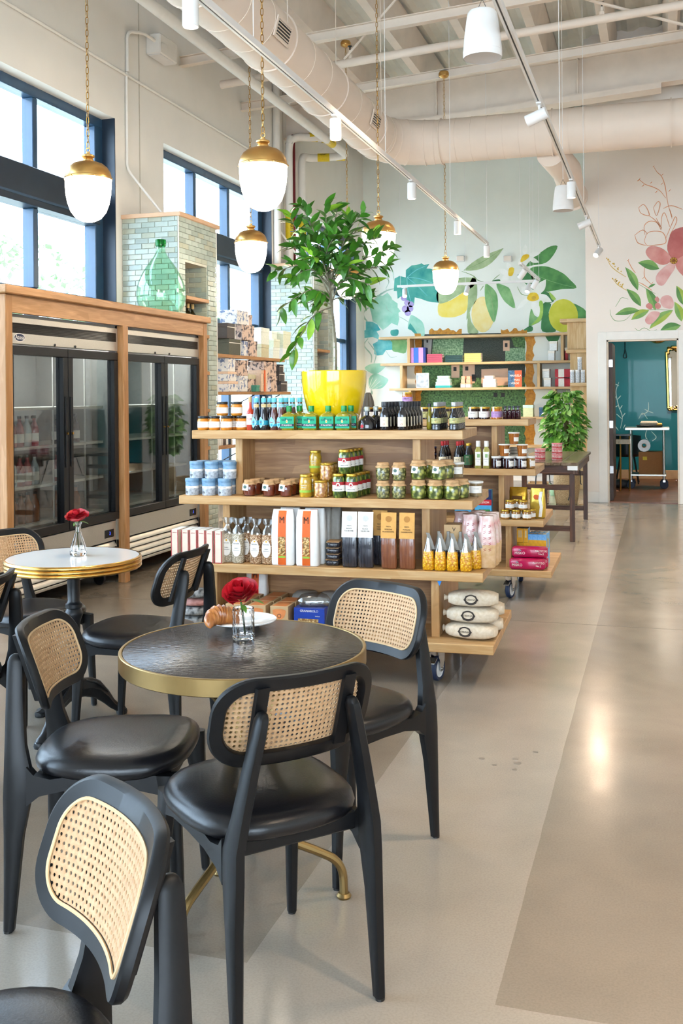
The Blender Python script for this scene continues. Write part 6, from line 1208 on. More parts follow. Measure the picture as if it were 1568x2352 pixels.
h1 = [(ysolve(x, y, TX1) - ya1, 0, 0) for x, y in ((437, -5), (770, 252), (945, 402), (1050, 500))] + [(ye1 - ya1 - .06, 0, 0)]
track('long white track light over the aisle beside the round duct', (TX1, ya1, TZ), (TX1, ye1, TZ), h1, [ysolve(x, y, TX1) - ya1 for x, y in ((582, 95), (885, 350), (1034, 480))] + [ye1 - ya1 - .03], None, 42)
ya2 = 2.0
h2 = [(ysolve(1238, 215, TX2) - ya2, 1.25, 1.4), (ysolve(1311, 380, TX2) - ya2, 0, 0), (ysolve(1346, 480, TX2) - ya2, 1.2, 1.5), (ye2 - ya2 - .06, .9, 2.6)]
track('long white track light toward the doorway wall, right of the speaker', (TX2, ya2, TZ), (TX2, ye2, TZ), h2, [ysolve(x, y, TX2) - ya2 for x, y in ((1285, 320), (1340, 450))] + [ye2 - ya2 - .03], None)
AZ = 3.12; xa = onY(912, 658, 15.6).x; xb = onY(1232, 646, 15.6).x
track('short white track light across the lemon mural', (xb, 15.6, AZ), (xa, 15.6, AZ), [(.12, .6, 1.2), (xb - onY(1072, 650, 15.6).x, .6, 1.4), (xb - xa - .12, .6, 1.8)], [.05, (xb - xa) * .5, xb - xa - .05], None, 170)
q0, q1 = onZ(1194, 608, AZ), onZ(1240, 648, AZ)
track('short white track light pointing at the lemon mural', (q0.x, q0.y, AZ), (q0.x + .02, q1.y - .2, AZ), [(.3, .7, 1.2), (1.6, .7, 1.0)], [.03, 1.0, 2.0], None, 170)
for k, X_ in enumerate((1.0, 2.7, 4.4)): track('unseen white track light added for warm bounce, %s from the aisle' % ORD[k], (X_, 0.5, TZ + .1), (X_, 12.5, TZ + .1), [(s, 0, 0) for s in (1, 3.2, 5.4, 7.6, 9.8, 11.5)], [.1, 6, 11.8], None, 150)  # tracks out of view, added so their warm bounce lifts the ceiling
# ------------------------------------------------------------------ acorn pendants
mat('opal_glass', 'fff6e4', .25, emit=9.0, ecol='fff0d8')
GP_ = [(.001, -.252), (.04, -.247), (.08, -.227), (.112, -.187), (.133, -.13), (.144, -.07), (.148, -.01), (.148, .03)]
DP_ = [(.152, .022), (.152, .034), (.149, .038), (.1475, .052), (.140, .077), (.124, .102), (.097, .124), (.064, .136), (.036, .14), (.035, .152), (.030, .158), (.035, .166), (.042, .170), (.042, .180), (.034, .185), (.014, .188), (.014, .2), (.001, .204)]
DOME = MB().lathe(DP_, 40, caps=False).mesh('dome', 'brass_satin', 30); GLOBE = MB().lathe(GP_, 40, caps=False).mesh('globe', 'opal_glass', 60)
MATS['brass_lamp'] = mat('brass_lamp', 'd4a866', .32, metal=1, var=.08, scale=6); DOME.materials[0] = MATS['brass_lamp']
STUD = MB().lathe([(.006, 0), (.005, .005), (.001, .007)], 8).mesh('stud', 'brass_lamp')
def link_mesh(a, b, r):
    q = MB(); pts = []
    for k in range(4): pts += [(a * math.cos(t_), 0, (b if k < 2 else -b) + a * math.sin(t_)) for t_ in ([0.0, .8, 1.57, 2.36, 3.14] if k == 0 else [])]
    P = [(a, 0, -b), (a, 0, b)] + [(a * math.cos(t_), 0, b + a * math.sin(t_)) for t_ in (.8, 1.57, 2.36)] + [(-a, 0, b), (-a, 0, -b)] + [(a * math.cos(t_), 0, -b + a * math.sin(t_)) for t_ in (3.94, 4.71, 5.5)]
    R = []; n = len(P)
    for i in range(n):
        c = Vector(P[i]); t_ = (Vector(P[(i + 1) % n]) - Vector(P[i - 1])).normalized(); u_ = Vector((0, 1, 0)); v_ = t_.cross(u_)
        R.append(q.ring([c + (u_ * math.cos(w_) + v_ * math.sin(w_)) * r for w_ in [k * math.pi / 2.5 for k in range(5)]]))
    for i in range(n): q.bridge(R[i], R[(i + 1) % n])
    return q.mesh('chain_link', 'brass', 60)
LINK = link_mesh(.0085, .014, .0026)
PZ_ = 2.835
for (x, y, ztop, lab) in [(-3.53, 5.86, 5.6, 'brass acorn pendant lamp nearest the windows, above the coolers'), (-2.32, 5.88, 5.6, 'brass acorn pendant lamp left of the citrus tree, large and high'), (-3.60, 8.80, 5.6, 'brass acorn pendant lamp low beside the second window'), (-2.35, 8.70, 5.6, 'brass acorn pendant lamp behind the citrus tree crown at right'), (-2.335, 11.58, 5.08, 'brass acorn pendant lamp hanging before the lemon mural'), (-3.54, 11.68, 5.6, 'brass acorn pendant lamp mostly hidden behind the citrus tree')]:
    t = thing('pendant_lamp', lab, 'pendant lamp', (x, y, PZ_), 0, 'brass acorn pendant lamps')
    ob('globe', GLOBE, t); d = ob('dome', DOME, t)
    for k in range(6): a = k * math.pi / 3 + .3; ob('stud', STUD, d, (.151 * math.cos(a), .151 * math.sin(a), .028), rot=(0, math.pi / 2, a))
    MB().tube([(.014 * math.cos(a), 0, .217 + .014 * math.sin(a)) for a in [2 * math.pi * i / 12 for i in range(13)]], .003, 6).build('loop', 'brass_lamp', t)
    ch = ob('chain', None, t); z = .247; k = 0
    while z < ztop - PZ_: ob('chain_link', LINK, ch, (0, 0, z), math.pi / 2 * (k % 2)); z += .0405; k += 1
    MB().lathe([(.012, -.03), (.03, -.028), (.058, -.008), (.062, .02), (.05, .045), (.001, .05)], 24, (0, 0, ztop - PZ_ + .02)).build('canopy', 'brass_lamp', t)
# ------------------------------------------------------------------ hanging speakers
def speaker(x, y, z, lab):
    t = thing('pendant_speaker', lab, 'speaker', (x, y, z), 0, 'hanging white speakers'); t.scale = (.74,) * 3
    MB().lathe([(.135, .0), (.137, .012), (.137, .05), (.128, .15), (.112, .27), (.104, .315), (.092, .33), (.001, .332)], 36, caps=False).build('cabinet', 'white_plastic', t); MB().lathe([(.001, .004), (.126, .003), (.134, .001)], 36, caps=False).build('grille', mat('speaker_cloth', 'cfc8c4', .8, scale=300, bump=.3), t)
    MB().lathe([(.137, .045), (.1385, .048), (.137, .051)], 36, caps=False).build('seam', 'white_plastic', t)
    for s in (-1, 1): MB().tube([(s * .04, 0, .33), (0, 0, .42)], .002, 5).build('bridle_wire', 'steel_dark', t)
    MB().tube([(0, 0, .42), (0, 0, (zr(x) + .42 - z) / .74)], .003, 5).build('suspension_cable', 'white_plastic', t)
for px_, py_, Y_, lab in ((1108, 134, 5.33, 'white tapered hanging speaker high up, large and close'), (1293, 484, 10.35, 'white tapered hanging speaker, small in front of alcove')): q_ = onY(px_, py_, Y_); speaker(q_.x, q_.y, q_.z, lab)
# ================================================================== painted murals
def pm(n, a, b, sc=3.0, st=(1, 1, 1)): return mat('paint_' + n, a, .6, color2=b, scale=sc, stretch=st)
pm('teal', '22908a', '62bba6', 5); pm('pale', '86c9ae', 'b8e0cc', 5); pm('aqua', '34a8b2', '8cd6d2', 6); pm('sage', '8fa877', 'bdd0a2', 6); pm('green', '5f9c5c', '9cc98a', 6); pm('deep', '2f6e3e', '4f9458', 6); pm('deep2', '3d7d45', '69a85e', 6); pm('lime', '8fbf4a', 'b9d86e', 6); pm('lemon', 'f2d43a', 'f6e690', 4); pm('lemon_pale', 'f3d36a', 'f8ecb8', 4); pm('lemon_lime', 'c9c927', 'e0dc5a', 4); pm('petal', 'eef1e6', 'fbfbf6', 6); pm('trumpet', 'e8b81c', 'f5d84a', 12); pm('grape', '9a86c4', 'c2b2de', 14); pm('vine', '93b8a6', 'b9d2c2', 10); pm('stem', '7fa06a', '9fb884', 10)
pm('rose', 'cd7a73', 'e0a29a', 6); pm('rose_deep', 'bd625e', 'cf7e78', 6); pm('blush', 'd8948e', 'eabfb8', 8); pm('outline', 'dd8f62', 'e6a880', 10); pm('mustard', 'd0a12a', 'dab84e', 20); pm('leafg', '6fa050', '93bb6a', 7); pm('leafd', '4f8444', '6fa058', 7); pm('leafy', '9ab33f', 'b4c85e', 7); pm('pollen', '7a4a20', 'a8701c', 60)
MUR = thing('fruit_mural', 'wall mural of lemons, grape leaves and white blossoms', 'mural', (0, 0, 0)); FLM = thing('flower_mural', 'wall mural of a big pink flower and leaves above the doorway', 'mural', (0, 0, 0))
LY = [0]
class Paint:
    def __init__(s, root, Y, ox, oy, sc): s.root, s.Y, s.ox, s.oy, s.sc, s.mir = root, Y, ox, oy, sc, None
    def P(s, x, y, lay, mir=None):
        px, py = s.ox + x / s.sc, s.oy + y / s.sc
        if mir: px = 2 * mir - px
        return onY(px, py, s.Y - .0012 - lay * .0006)
    def poly(s, name, pts, m, lay=0, smooth=True, mir=None):
        q = [s.P(x, y, lay, mir) for x, y in pts]
        if smooth:
            n = len(q); out = []
            for i in range(n):
                a, b, c, d = q[i - 1], q[i], q[(i + 1) % n], q[(i + 2) % n]
                for k in range(3): t_ = k / 3; out.append(.5 * ((2 * b) + (c - a) * t_ + (2 * a - 5 * b + 4 * c - d) * t_ * t_ + (3 * b - a - 3 * c + d) * t_ ** 3))
            q = out
        MB().prism(q, (0, .0008, 0)).build(name, 'paint_' + m if 'paint_' + m in MATS else m, s.root)
        if s.mir and not mir: s.poly(name, pts, m, lay, smooth, s.mir)
    def leaf(s, base, tip, w, m1, m2, lay=0, bend=0., name='painted_leaf'):
        b, t_ = Vector((base[0], base[1])), Vector((tip[0], tip[1])); ax = t_ - b; L_ = ax.length; ax.normalize(); no = Vector((-ax.y, ax.x)); n = 8
        mid = [b + ax * L_ * i / n + no * bend * L_ * 4 * (i / n) * (1 - i / n) for i in range(n + 1)]
        up = [mid[i] + no * w / 2 * math.sin(math.pi * (i / n) ** .9) for i in range(1, n)]; dn = [mid[i] - no * w / 2 * math.sin(math.pi * (i / n) ** .9) for i in range(1, n)]
        s.poly(name, [tuple(v) for v in ([mid[0]] + up + [mid[-1]] + mid[-2:0:-1])], m1, lay, False); s.poly(name, [tuple(v) for v in ([mid[0]] + dn + [mid[-1]] + mid[-2:0:-1])], m2, lay, False)
    def ell(s, name, c, rx, ry, m, lay=0, n=24, rot=0):
        s.poly(name, [(c[0] + rx * math.cos(a) * math.cos(rot) - ry * math.sin(a) * math.sin(rot), c[1] + rx * math.cos(a) * math.sin(rot) + ry * math.sin(a) * math.cos(rot)) for a in [2 * math.pi * i / n for i in range(n)]], m, lay, False)
    def stroke(s, name, pts, w, m, lay=1, mir=None):
        c = smoothline([(x, y, 0) for x, y in pts], 5); L_, R_ = [], []
        for i, p in enumerate(c):
            t_ = (c[min(i + 1, len(c) - 1)] - c[max(i - 1, 0)]).normalized(); n = Vector((-t_.y, t_.x, 0)); k = w / 2 * (1 - .5 * abs(2 * i / len(c) - 1)); L_.append(p + n * k); R_.append(p - n * k)
        q = MB(); a = q.ring([s.P(v.x, v.y, lay, mir) for v in L_]); b = q.ring([s.P(v.x, v.y, lay, mir) for v in R_]); q.bridge(a, b, closed=False); q.build(name, 'paint_' + m, s.root)
        if s.mir and not mir: s.stroke(name, pts, w, m, lay, s.mir)
A = Paint(MUR, MY, 820, 540, 5.6)
A.poly('grape_leaf', [(480, 560), (545, 525), (625, 545), (625, 450), (700, 390), (760, 385), (830, 362), (860, 385), (930, 370), (890, 430), (940, 432), (1000, 450), (1000, 560), (1040, 700), (1045, 870), (960, 860), (900, 850), (820, 820), (740, 800), (730, 900), (680, 870), (620, 830), (560, 790), (520, 820), (510, 720), (470, 720)], 'teal', 1, False)
A.poly('grape_leaf', [(150, 850), (220, 830), (260, 770), (330, 780), (390, 740), (440, 800), (450, 830), (520, 880), (520, 930), (560, 980), (530, 1000), (540, 1080), (520, 1165), (440, 1130), (390, 1180), (330, 1220), (290, 1180), (240, 1130), (200, 1110), (180, 1000), (155, 920)], 'pale', 1, False)
A.poly('grape_leaf', [(110, 1110), (200, 1115), (260, 1150), (300, 1220), (250, 1240), (280, 1290), (270, 1340), (200, 1310), (130, 1320), (50, 1330), (60, 1240), (110, 1220)], 'aqua', 0, False)
A.poly('grape_leaf', [(650, 1200), (680, 1050), (710, 1030), (780, 1070), (840, 1120), (865, 1200), (860, 1300), (780, 1290), (720, 1230)], 'pale', 1); A.poly('grape_leaf', [(650, 1200), (680, 1130), (720, 1180), (770, 1260), (760, 1290), (690, 1220)], 'teal', 2, False)
A.poly('grape_leaf', [(430, 1230), (480, 1215), (530, 1220), (520, 1290), (440, 1290)], 'teal', 0); A.poly('grape_leaf', [(200, 1400), (260, 1370), (280, 1320), (400, 1330), (450, 1380), (450, 1475), (370, 1480), (330, 1540), (260, 1550), (220, 1530), (215, 1450)], 'aqua', 1, False)
A.poly('grape_leaf', [(440, 1325), (625, 1325), (625, 1510), (520, 1505), (450, 1480)], 'green', 0); A.poly('grape_leaf', [(100, 1700), (170, 1660), (250, 1650), (370, 1660), (330, 1730), (230, 1790), (120, 1740)], 'pale', 0); A.poly('grape_leaf', [(150, 1850), (230, 1780), (360, 1830), (400, 1870), (330, 1960), (240, 1980), (160, 1970)], 'pale', 0)
for (x, y, r) in ((600, 810, 38), (640, 870, 36), (690, 890, 38), (620, 950, 46), (680, 945, 42), (650, 1000, 40)): A.ell('grape', (x, y), r, r, 'grape', 2)
for pts, w_ in (([(470, 690), (380, 715), (260, 790), (210, 850)], 22), ([(150, 930), (80, 1000), (90, 1060), (130, 1110)], 26), ([(90, 1030), (45, 1090), (60, 1170), (80, 1220)], 14), ([(140, 1330), (90, 1420), (180, 1540), (180, 1640)], 18), ([(140, 1370), (240, 1520), (215, 1650)], 14), ([(240, 610), (330, 550), (410, 590), (370, 690), (400, 710)], 7), ([(520, 1040), (600, 1080), (660, 1120)], 9), ([(450, 1000), (390, 960), (370, 900)], 8), ([(370, 1490), (430, 1570), (510, 1560)], 6), ([(180, 1980), (190, 2050)], 26)): A.stroke('vine', pts, w_, 'vine', 2)
for pts in ([(640, 545), (760, 640), (900, 780)], [(640, 545), (800, 560), (980, 620)], [(640, 545), (650, 700), (690, 850)], [(640, 545), (760, 450), (900, 390)]): A.stroke('leaf_vein', pts, 12, 'aqua', 3)
A.poly('lemon', [(1050, 870), (1180, 850), (1300, 780), (1420, 720), (1410, 960), (1300, 1040), (1180, 1060), (1050, 1030)], 'lemon', 0); A.poly('lemon_leaf', [(1040, 868), (1150, 860), (1300, 770), (1430, 700), (1500, 650), (1520, 560), (1300, 555), (1040, 700)], 'sage', 1)
B = Paint(MUR, MY, 1060, 540, 5.407)
B.leaf((20, 440), (520, 160), 135, 'sage', 'sage', 0, .05); B.stroke('leaf_vein', [(30, 435), (260, 330), (510, 168)], 8, 'stem', 2)
B.poly('lemon_leaf', [(150, 510), (190, 620), (185, 800), (120, 900), (60, 1060), (75, 850), (85, 640)], 'sage', 1); B.poly('lemon_leaf', [(90, 920), (75, 1210), (210, 1210), (120, 1080)], 'sage', 0)
B.ell('lemon', (262, 985), 142, 222, 'lemon_pale', 1); B.poly('lemon_leaf', [(290, 615), (350, 630), (430, 720), (450, 850), (440, 950), (400, 1085), (330, 950), (290, 800)], 'green', 2); B.stroke('leaf_vein', [(310, 640), (370, 800), (400, 1060)], 8, 'stem', 3)
B.poly('lemon_leaf', [(430, 605), (560, 640), (610, 700), (665, 905), (560, 850), (490, 760)], 'green', 1); B.poly('lemon_leaf', [(370, 580), (400, 560), (470, 550), (470, 590)], 'deep', 1)
B.poly('lemon_leaf', [(850, 415), (950, 388), (1080, 395), (1250, 470), (1340, 550), (1425, 655), (1250, 670), (1000, 705), (900, 600), (860, 500)], 'deep2', 0); B.stroke('leaf_vein', [(880, 480), (1130, 580), (1400, 650)], 9, 'green', 2)
B.poly('lemon_leaf', [(690, 480), (790, 420), (880, 500), (890, 560), (760, 570)], 'deep', 0); B.poly('lemon_leaf', [(800, 385), (880, 290), (1000, 200), (1100, 140), (1190, 138), (1130, 260), (1040, 345), (900, 372)], 'deep2', 0); B.poly('lemon_leaf', [(780, 590), (880, 600), (890, 680), (840, 640)], 'deep', 0)
B.poly('lemon_leaf', [(985, 705), (1070, 710), (1130, 770), (1140, 825), (1040, 850), (1000, 760)], 'deep', 0); B.ell('lemon', (1262, 1000), 182, 206, 'lemon_lime', 2); B.poly('lemon_leaf', [(1370, 850), (1440, 870), (1540, 940), (1540, 1035), (1440, 1040), (1400, 930)], 'deep2', 1); B.poly('lemon_leaf', [(1010, 850), (1110, 855), (1080, 960), (1110, 1090), (1170, 1195), (1000, 1195), (990, 1050)], 'deep', 1); B.poly('lemon_leaf', [(1080, 700), (1170, 790), (1120, 800)], 'lime', 1)
B.poly('lemon_leaf', [(860, 915), (900, 990), (960, 1010), (1000, 850), (1012, 950), (985, 1060), (900, 1110), (830, 1128)], 'green', 1); B.poly('lemon_leaf', [(960, 830), (1005, 830), (1010, 960), (975, 1060), (860, 1120), (960, 1000)], 'lime', 2); B.poly('lemon_leaf', [(755, 1195), (830, 1135), (880, 1140), (870, 1195)], 'deep', 1); B.poly('lemon_leaf', [(1040, 1230), (1210, 1230), (1180, 1330), (1090, 1330)], 'deep', 0)
for (c, pts) in (((890, 770), [(940, 740, 1120, 830, 90), (880, 800, 960, 1010, 100), (840, 770, 680, 930, 60), (850, 740, 740, 640, 110), (920, 740, 1045, 550, 110)]), ((610, 450), [(590, 490, 450, 420, 70), (640, 480, 760, 430, 70), (620, 500, 720, 600, 110), (580, 500, 490, 590, 90), (610, 430, 560, 340, 60)]), ((790, 270), [(780, 250, 790, 110, 60), (830, 250, 980, 220, 60), (830, 290, 960, 340, 60), (750, 290, 690, 340, 60)])):
    for (xa, ya, xb_, yb_, w_) in pts: B.leaf((xa, ya), (xb_, yb_), w_, 'petal', 'petal', 3, 0, 'painted_petal')
B.poly('trumpet', [(810, 780), (850, 720), (930, 720), (960, 790), (900, 820), (840, 815)], 'trumpet', 4); B.ell('trumpet_eye', (895, 780), 28, 24, 'mustard', 5); B.poly('trumpet', [(590, 410), (650, 410), (630, 500), (580, 500)], 'trumpet', 4); B.poly('trumpet', [(725, 330), (760, 250), (830, 240), (830, 280), (760, 330)], 'trumpet', 4)
B.stroke('stem', [(0, 450), (60, 470), (150, 510), (200, 560), (300, 585)], 10, 'stem', 1); B.stroke('stem', [(370, 580), (420, 530), (470, 490)], 10, 'stem', 1); B.stroke('stem', [(690, 640), (740, 730), (820, 750)], 10, 'stem', 1); B.stroke('stem', [(230, 690), (270, 630)], 10, 'stem', 1)
# garden scene behind the shelves: hedge, dark roofs, small houses, gold torn edge
mat('paint_hedge', '1f3a26', .7, color2='6f9a5e', scale=34); mat('paint_hedge_pale', '3a6a48', .7, color2='a9c9a0', scale=34); mat('paint_night', '24302c', .7, color2='4d5650', scale=60); mat('paint_house', 'd9b79c', .7, var=.06, scale=4); mat('paint_house_grey', 'b3b6b4', .7); mat('paint_pane', '2a2a2c', .6); mat('paint_gold', 'd99a2e', .5, color2='b9741a', scale=24)
G_ = Paint(MUR, MY, 0, 0, 1)
G_.poly('garden_scene', [(962, 768), (1205, 764), (1207, 1020), (962, 1020)], 'night', 0, False); G_.poly('hedge', [(995, 772), (1065, 770), (1062, 830), (990, 832)], 'hedge_pale', 1, False); G_.poly('hedge', [(962, 838), (1085, 836), (1085, 1020), (962, 1020)], 'hedge', 1, False); G_.poly('hedge', [(1160, 800), (1206, 798), (1206, 835), (1160, 835)], 'hedge_pale', 1, False); G_.poly('hedge', [(1085, 868), (1206, 866), (1206, 1020), (1085, 1020)], 'hedge', 1, False); G_.poly('hedge', [(1170, 766), (1206, 766), (1206, 800), (1180, 796)], 'hedge', 1, False)
for pts, m in (([(1036, 838), (1055, 838), (1055, 868), (1036, 868)], 'house'), ([(1062, 836), (1090, 836), (1090, 880), (1062, 880)], 'house'), ([(1105, 848), (1166, 846), (1166, 885), (1105, 888)], 'house'), ([(1155, 782), (1170, 782), (1170, 806), (1155, 806)], 'house'), ([(973, 776), (992, 776), (988, 830), (973, 830)], 'house_grey')): G_.poly('painted_house', pts, m, 2, False)
for (x, y, w_, h_) in ((1041, 843, 7, 9), (1068, 842, 7, 9), (1159, 788, 6, 9), (1133, 902, 9, 10), (1150, 902, 9, 10), (979, 781, 4, 6), (1083, 860, 10, 16)): G_.poly('painted_window', [(x, y), (x + w_, y), (x + w_, y + h_), (x, y + h_)], 'pane', 3, False)
rr = random.Random(3)
for x0, x1 in ((953, 966), (1206, 1226)):
    L_ = [(x0 + rr.uniform(-3, 3), 766 + i * 10) for i in range(27)]; R_ = [(x1 + rr.uniform(-4, 4), 766 + i * 10) for i in range(27)]; G_.poly('gold_edge', L_ + R_[::-1], 'gold', 3, False)
for (x0, x1) in ((985, 1060), (1150, 1210)): G_.poly('gold_edge', [(x0 + (x1 - x0) * i / 12, 768) for i in range(13)] + [(x0 + (x1 - x0) * i / 12, 757 + rr.uniform(-4, 6)) for i in range(12, -1, -1)], 'gold', 3, False)
# pink flower mural
Cc = Paint(FLM, DY, 1340, 360, 5.469); Cc.mir = 1588
for pts, m, l_ in (([(780, 1180), (850, 1120), (1000, 1160), (1110, 1290), (1000, 1360), (870, 1310), (800, 1250)], 'rose', 3), ([(1050, 1170), (1080, 1000), (1150, 910), (1330, 900), (1300, 1180), (1140, 1290)], 'rose_deep', 3), ([(1110, 1320), (960, 1430), (905, 1520), (930, 1600), (1000, 1615), (1080, 1500), (1150, 1390)], 'blush', 3), ([(1150, 1320), (1247, 1200), (1360, 1230), (1360, 1550), (1200, 1450)], 'rose', 2)): Cc.poly('painted_petal', pts, m, l_)
Cc.ell('flower_eye', (1130, 1305), 48, 42, 'pollen', 5)
for k in range(8): a = k * math.pi / 4; Cc.ell('stamen', (1130 + 34 * math.cos(a), 1305 + 30 * math.sin(a)), 8, 8, 'mustard', 6, 8)
for b_, t_, w_, m1, m2 in (((950, 1410), (680, 1330), 120, 'leafg', 'leafd'), ((680, 1680), (520, 1385), 100, 'leafg', 'leafd'), ((720, 1880), (535, 1660), 100, 'leafg', 'leafd'), ((900, 1930), (780, 1650), 110, 'leafd', 'leafg'), ((700, 1930), (395, 1985), 90, 'leafg', 'leafd'), ((820, 1930), (595, 2050), 100, 'leafy', 'leafg'), ((1120, 1930), (825, 2165), 110, 'leafg', 'leafy'), ((1220, 2120), (945, 2205), 120, 'leafd', 'leafg'), ((1230, 2070), (1140, 1820), 110, 'leafy', 'leafg'), ((1247, 1860), (1165, 1620), 110, 'leafy', 'leafd'), ((900, 1600), (810, 1650), 30, 'leafd', 'leafd')): Cc.leaf(b_, t_, w_, m1, m2, 2, .06)
for pts, m in (([(960, 1800), (1010, 1745), (1090, 1750), (1130, 1830), (1110, 1905), (1000, 1890)], 'blush'), ([(890, 1790), (920, 1755), (950, 1790), (930, 1830)], 'rose'), ([(895, 1860), (930, 1830), (970, 1870), (950, 1910), (905, 1905)], 'rose'), ([(780, 1870), (820, 1835), (865, 1870), (850, 1915), (800, 1905)], 'rose'), ([(770, 2050), (830, 1960), (900, 1940), (960, 1970), (880, 2080), (810, 2105)], 'blush')): Cc.poly('painted_bud', pts, m, 4)
for pts in ([(870, 110), (920, 190), (980, 250), (1020, 360), (1040, 480), (1060, 600), (1110, 780)], [(700, 290), (780, 350), (870, 380), (960, 430), (1030, 520)], [(760, 1060), (800, 960), (900, 935), (1000, 960), (1030, 1080), (900, 1110), (800, 1115), (760, 1060)], [(770, 980), (760, 870), (830, 810), (920, 830), (970, 920)], [(640, 985), (740, 920), (800, 970)], [(640, 985), (680, 1080), (780, 1115)], [(970, 920), (980, 760), (1020, 710), (1080, 880)], [(1030, 1030), (1100, 860), (1150, 755), (1165, 820), (1080, 990)], [(690, 640), (750, 600), (800, 660), (820, 740), (720, 710), (690, 640)], [(875, 640), (930, 565), (960, 600), (915, 740), (875, 640)], [(910, 770), (940, 830), (980, 900)], [(820, 740), (900, 800), (960, 880)], [(1000, 650), (1100, 615), (1240, 660)], [(1080, 660), (1110, 760)], [(550, 1290), (600, 1390), (650, 1460)], [(765, 1370), (765, 1510), (860, 1610)], [(690, 1580), (740, 1600), (860, 1680)]): Cc.stroke('outline_stroke', pts, 11, 'outline', 1)
for (x, y, r) in ((875, 118, 14), (690, 285, 22), (985, 220, 16), (845, 320, 16), (745, 355, 20), (980, 335, 15), (1075, 420, 18), (910, 435, 18), (555, 1295, 16), (745, 1520, 14), (860, 1580, 14)): Cc.leaf((x - r, y + r), (x + r, y - r), r * 1.2, 'outline', 'petal', 2, 0, 'outline_bud')
for pts in ([(295, 1285), (340, 1370), (420, 1440), (530, 1510)], [(370, 1540), (430, 1610), (540, 1680)]):
    Cc.stroke('stem', pts, 9, 'mustard', 2)
    for k in range(9):
        t_ = k / 9; x = pts[0][0] + (pts[-1][0] - pts[0][0]) * t_ * .8; y = pts[0][1] + (pts[-1][1] - pts[0][1]) * t_ * .8; Cc.leaf((x, y), (x + rr.uniform(-40, 40), y - rr.uniform(5, 45)), 16, 'mustard', 'mustard', 2, 0, 'painted_bloom')
for pts in ([(560, 1790), (480, 1770), (440, 1820), (400, 1885)], [(610, 1960), (520, 2050), (400, 2060), (340, 1990), (330, 1920)], [(920, 2170), (850, 2190), (760, 2150), (690, 2185), (640, 2150)], [(700, 1930), (900, 1920), (1120, 1930)], [(690, 1600), (790, 1660), (900, 1720)]): Cc.stroke('tendril', pts, 8, 'stem', 1)
# ================================================================== alcove shelving
SY0, SY1 = MY - .34, MY - .01
t = thing('alcove_shelving', 'pale oak open shelving below the lemon mural', 'shelving', (0, 0, 0))
ZS = [2.41, 1.965, 1.545, 1.06, .60]; XR = -.96
for z, px in zip(ZS, (870, 873, 893, 905, 905)):
    MB().bbox(onY(px, 850, SY0).x, XR, SY0, SY1, z - .04, z, .003).build('shelf_board', 'pale_oak', t)
for tier, pxs in ((0, (938, 1291)), (1, (921, 1236)), (2, (940, 1271)), (3, (1000, 1254))):
    for px in pxs: x = onY(px, 850, SY0).x; MB().box(x - .022, x + .022, SY0 + .005, SY1, ZS[tier + 1], ZS[tier] - .04).build('divider', 'pale_oak_z', t)
# stepped end unit on the return wall
t = thing('end_cabinet', 'stepped oak end cabinet with overhanging caps at the alcove edge', 'cabinet', (0, 0, 0))
EY = 15.7
def exx(px): return onY(px, 850, EY).x
for (pa, za, zb, cap) in ((1303, 2.10, 2.50, 1287), (1309, 1.60, 2.04, 1300), (1309, .0, 1.54, 1309)):
    MB().bbox(exx(pa), RET - .02, EY, EY + .45, za, zb, .003).build('panel', 'pale_oak_z', t)
    MB().bbox(exx(cap), RET - .02, EY - .06, EY + .48, zb, zb + .055, .003).build('cap_board', 'pale_oak', t)
# goods on the alcove shelves
def goods(name, lab, cat, grp, pa, pb, tier, h, cols, d=.16, yo=.05, z=0., lidc=None, extra=None):
    xa, xb_ = onY(pa, 850, SY0 + yo).x, onY(pb, 850, SY0 + yo).x; m = cols if cols in MATS else None
    t = thing(name, lab, cat, ((xa + xb_) / 2, SY0 + yo, ZS[tier] + z + .0008), 0, grp); w_ = xb_ - xa
    P = [('cover' if cat == 'book' else 'carton', MB().bbox(-w_ / 2, w_ / 2, 0, d, 0, h, .002).mesh('carton', cols), [])]
    if cat == 'book': P.append(('pages', MB().box(-w_ / 2 + .004, w_ / 2 + .0006, .004, d + .0006, h * .15, h * .85).mesh('pages', 'white_paper') if w_ > h else MB().box(-w_ / 2 + .003, w_ / 2 - .003, .01, d - .004, h - .001, h + .0006).mesh('pages', 'white_paper'), []))
    elif lidc: P.append(('lid', MB().bbox(-w_ / 2 - .003, w_ / 2 + .003, -.003, d + .003, h * .75, h + .002, .002).mesh('lid', lidc), []))
    if extra: P += extra(w_, h)
    put_parts(t, P); return t
colm('bk_pink', 'cf9ae0', rough=.6); colm('bk_blue', '3f74d8', rough=.6); colm('bk_navy', '33408a', rough=.6); colm('bk_rose', 'bf5468', rough=.6); colm('bk_pine', '2a4a48', rough=.6); colm('bk_yellow', 'ded27a', rough=.6); colm('bx_aqua', 'bfe0d8', rough=.6); colm('bx_turq', '39b5b0', rough=.5); colm('bx_peach', 'f0b493', rough=.6); colm('bx_pale', 'e8ecec', rough=.6); colm('bx_red', 'b3202f', rough=.5); colm('bx_orange', 'd9603a', rough=.6); colm('bx_mintbox', 'c5d1a8', rough=.6); colm('bx_tinblue', '4f7fa8', rough=.4, color2='1f3a58', scale=30)
for i, (a, b, c) in enumerate(((943, 950, 'bk_pink'), (950, 961, 'bk_blue'), (961, 972, 'bk_pink'), (972, 978, 'bk_navy'))): goods('book', '%s upright book on the top tier, %s from the divider' % (('lilac', 'blue', 'lilac', 'navy')[i], ORD[i]), 'book', 'books on the alcove shelves', a, b - .3, 1, .255, c)
for i in range(5): goods('book', 'rose-red book lying flat, %s from the bottom of its stack' % ORD[i], 'book', 'books on the alcove shelves', 980, 1015, 1, .028, 'bk_rose', z=.029 * i)
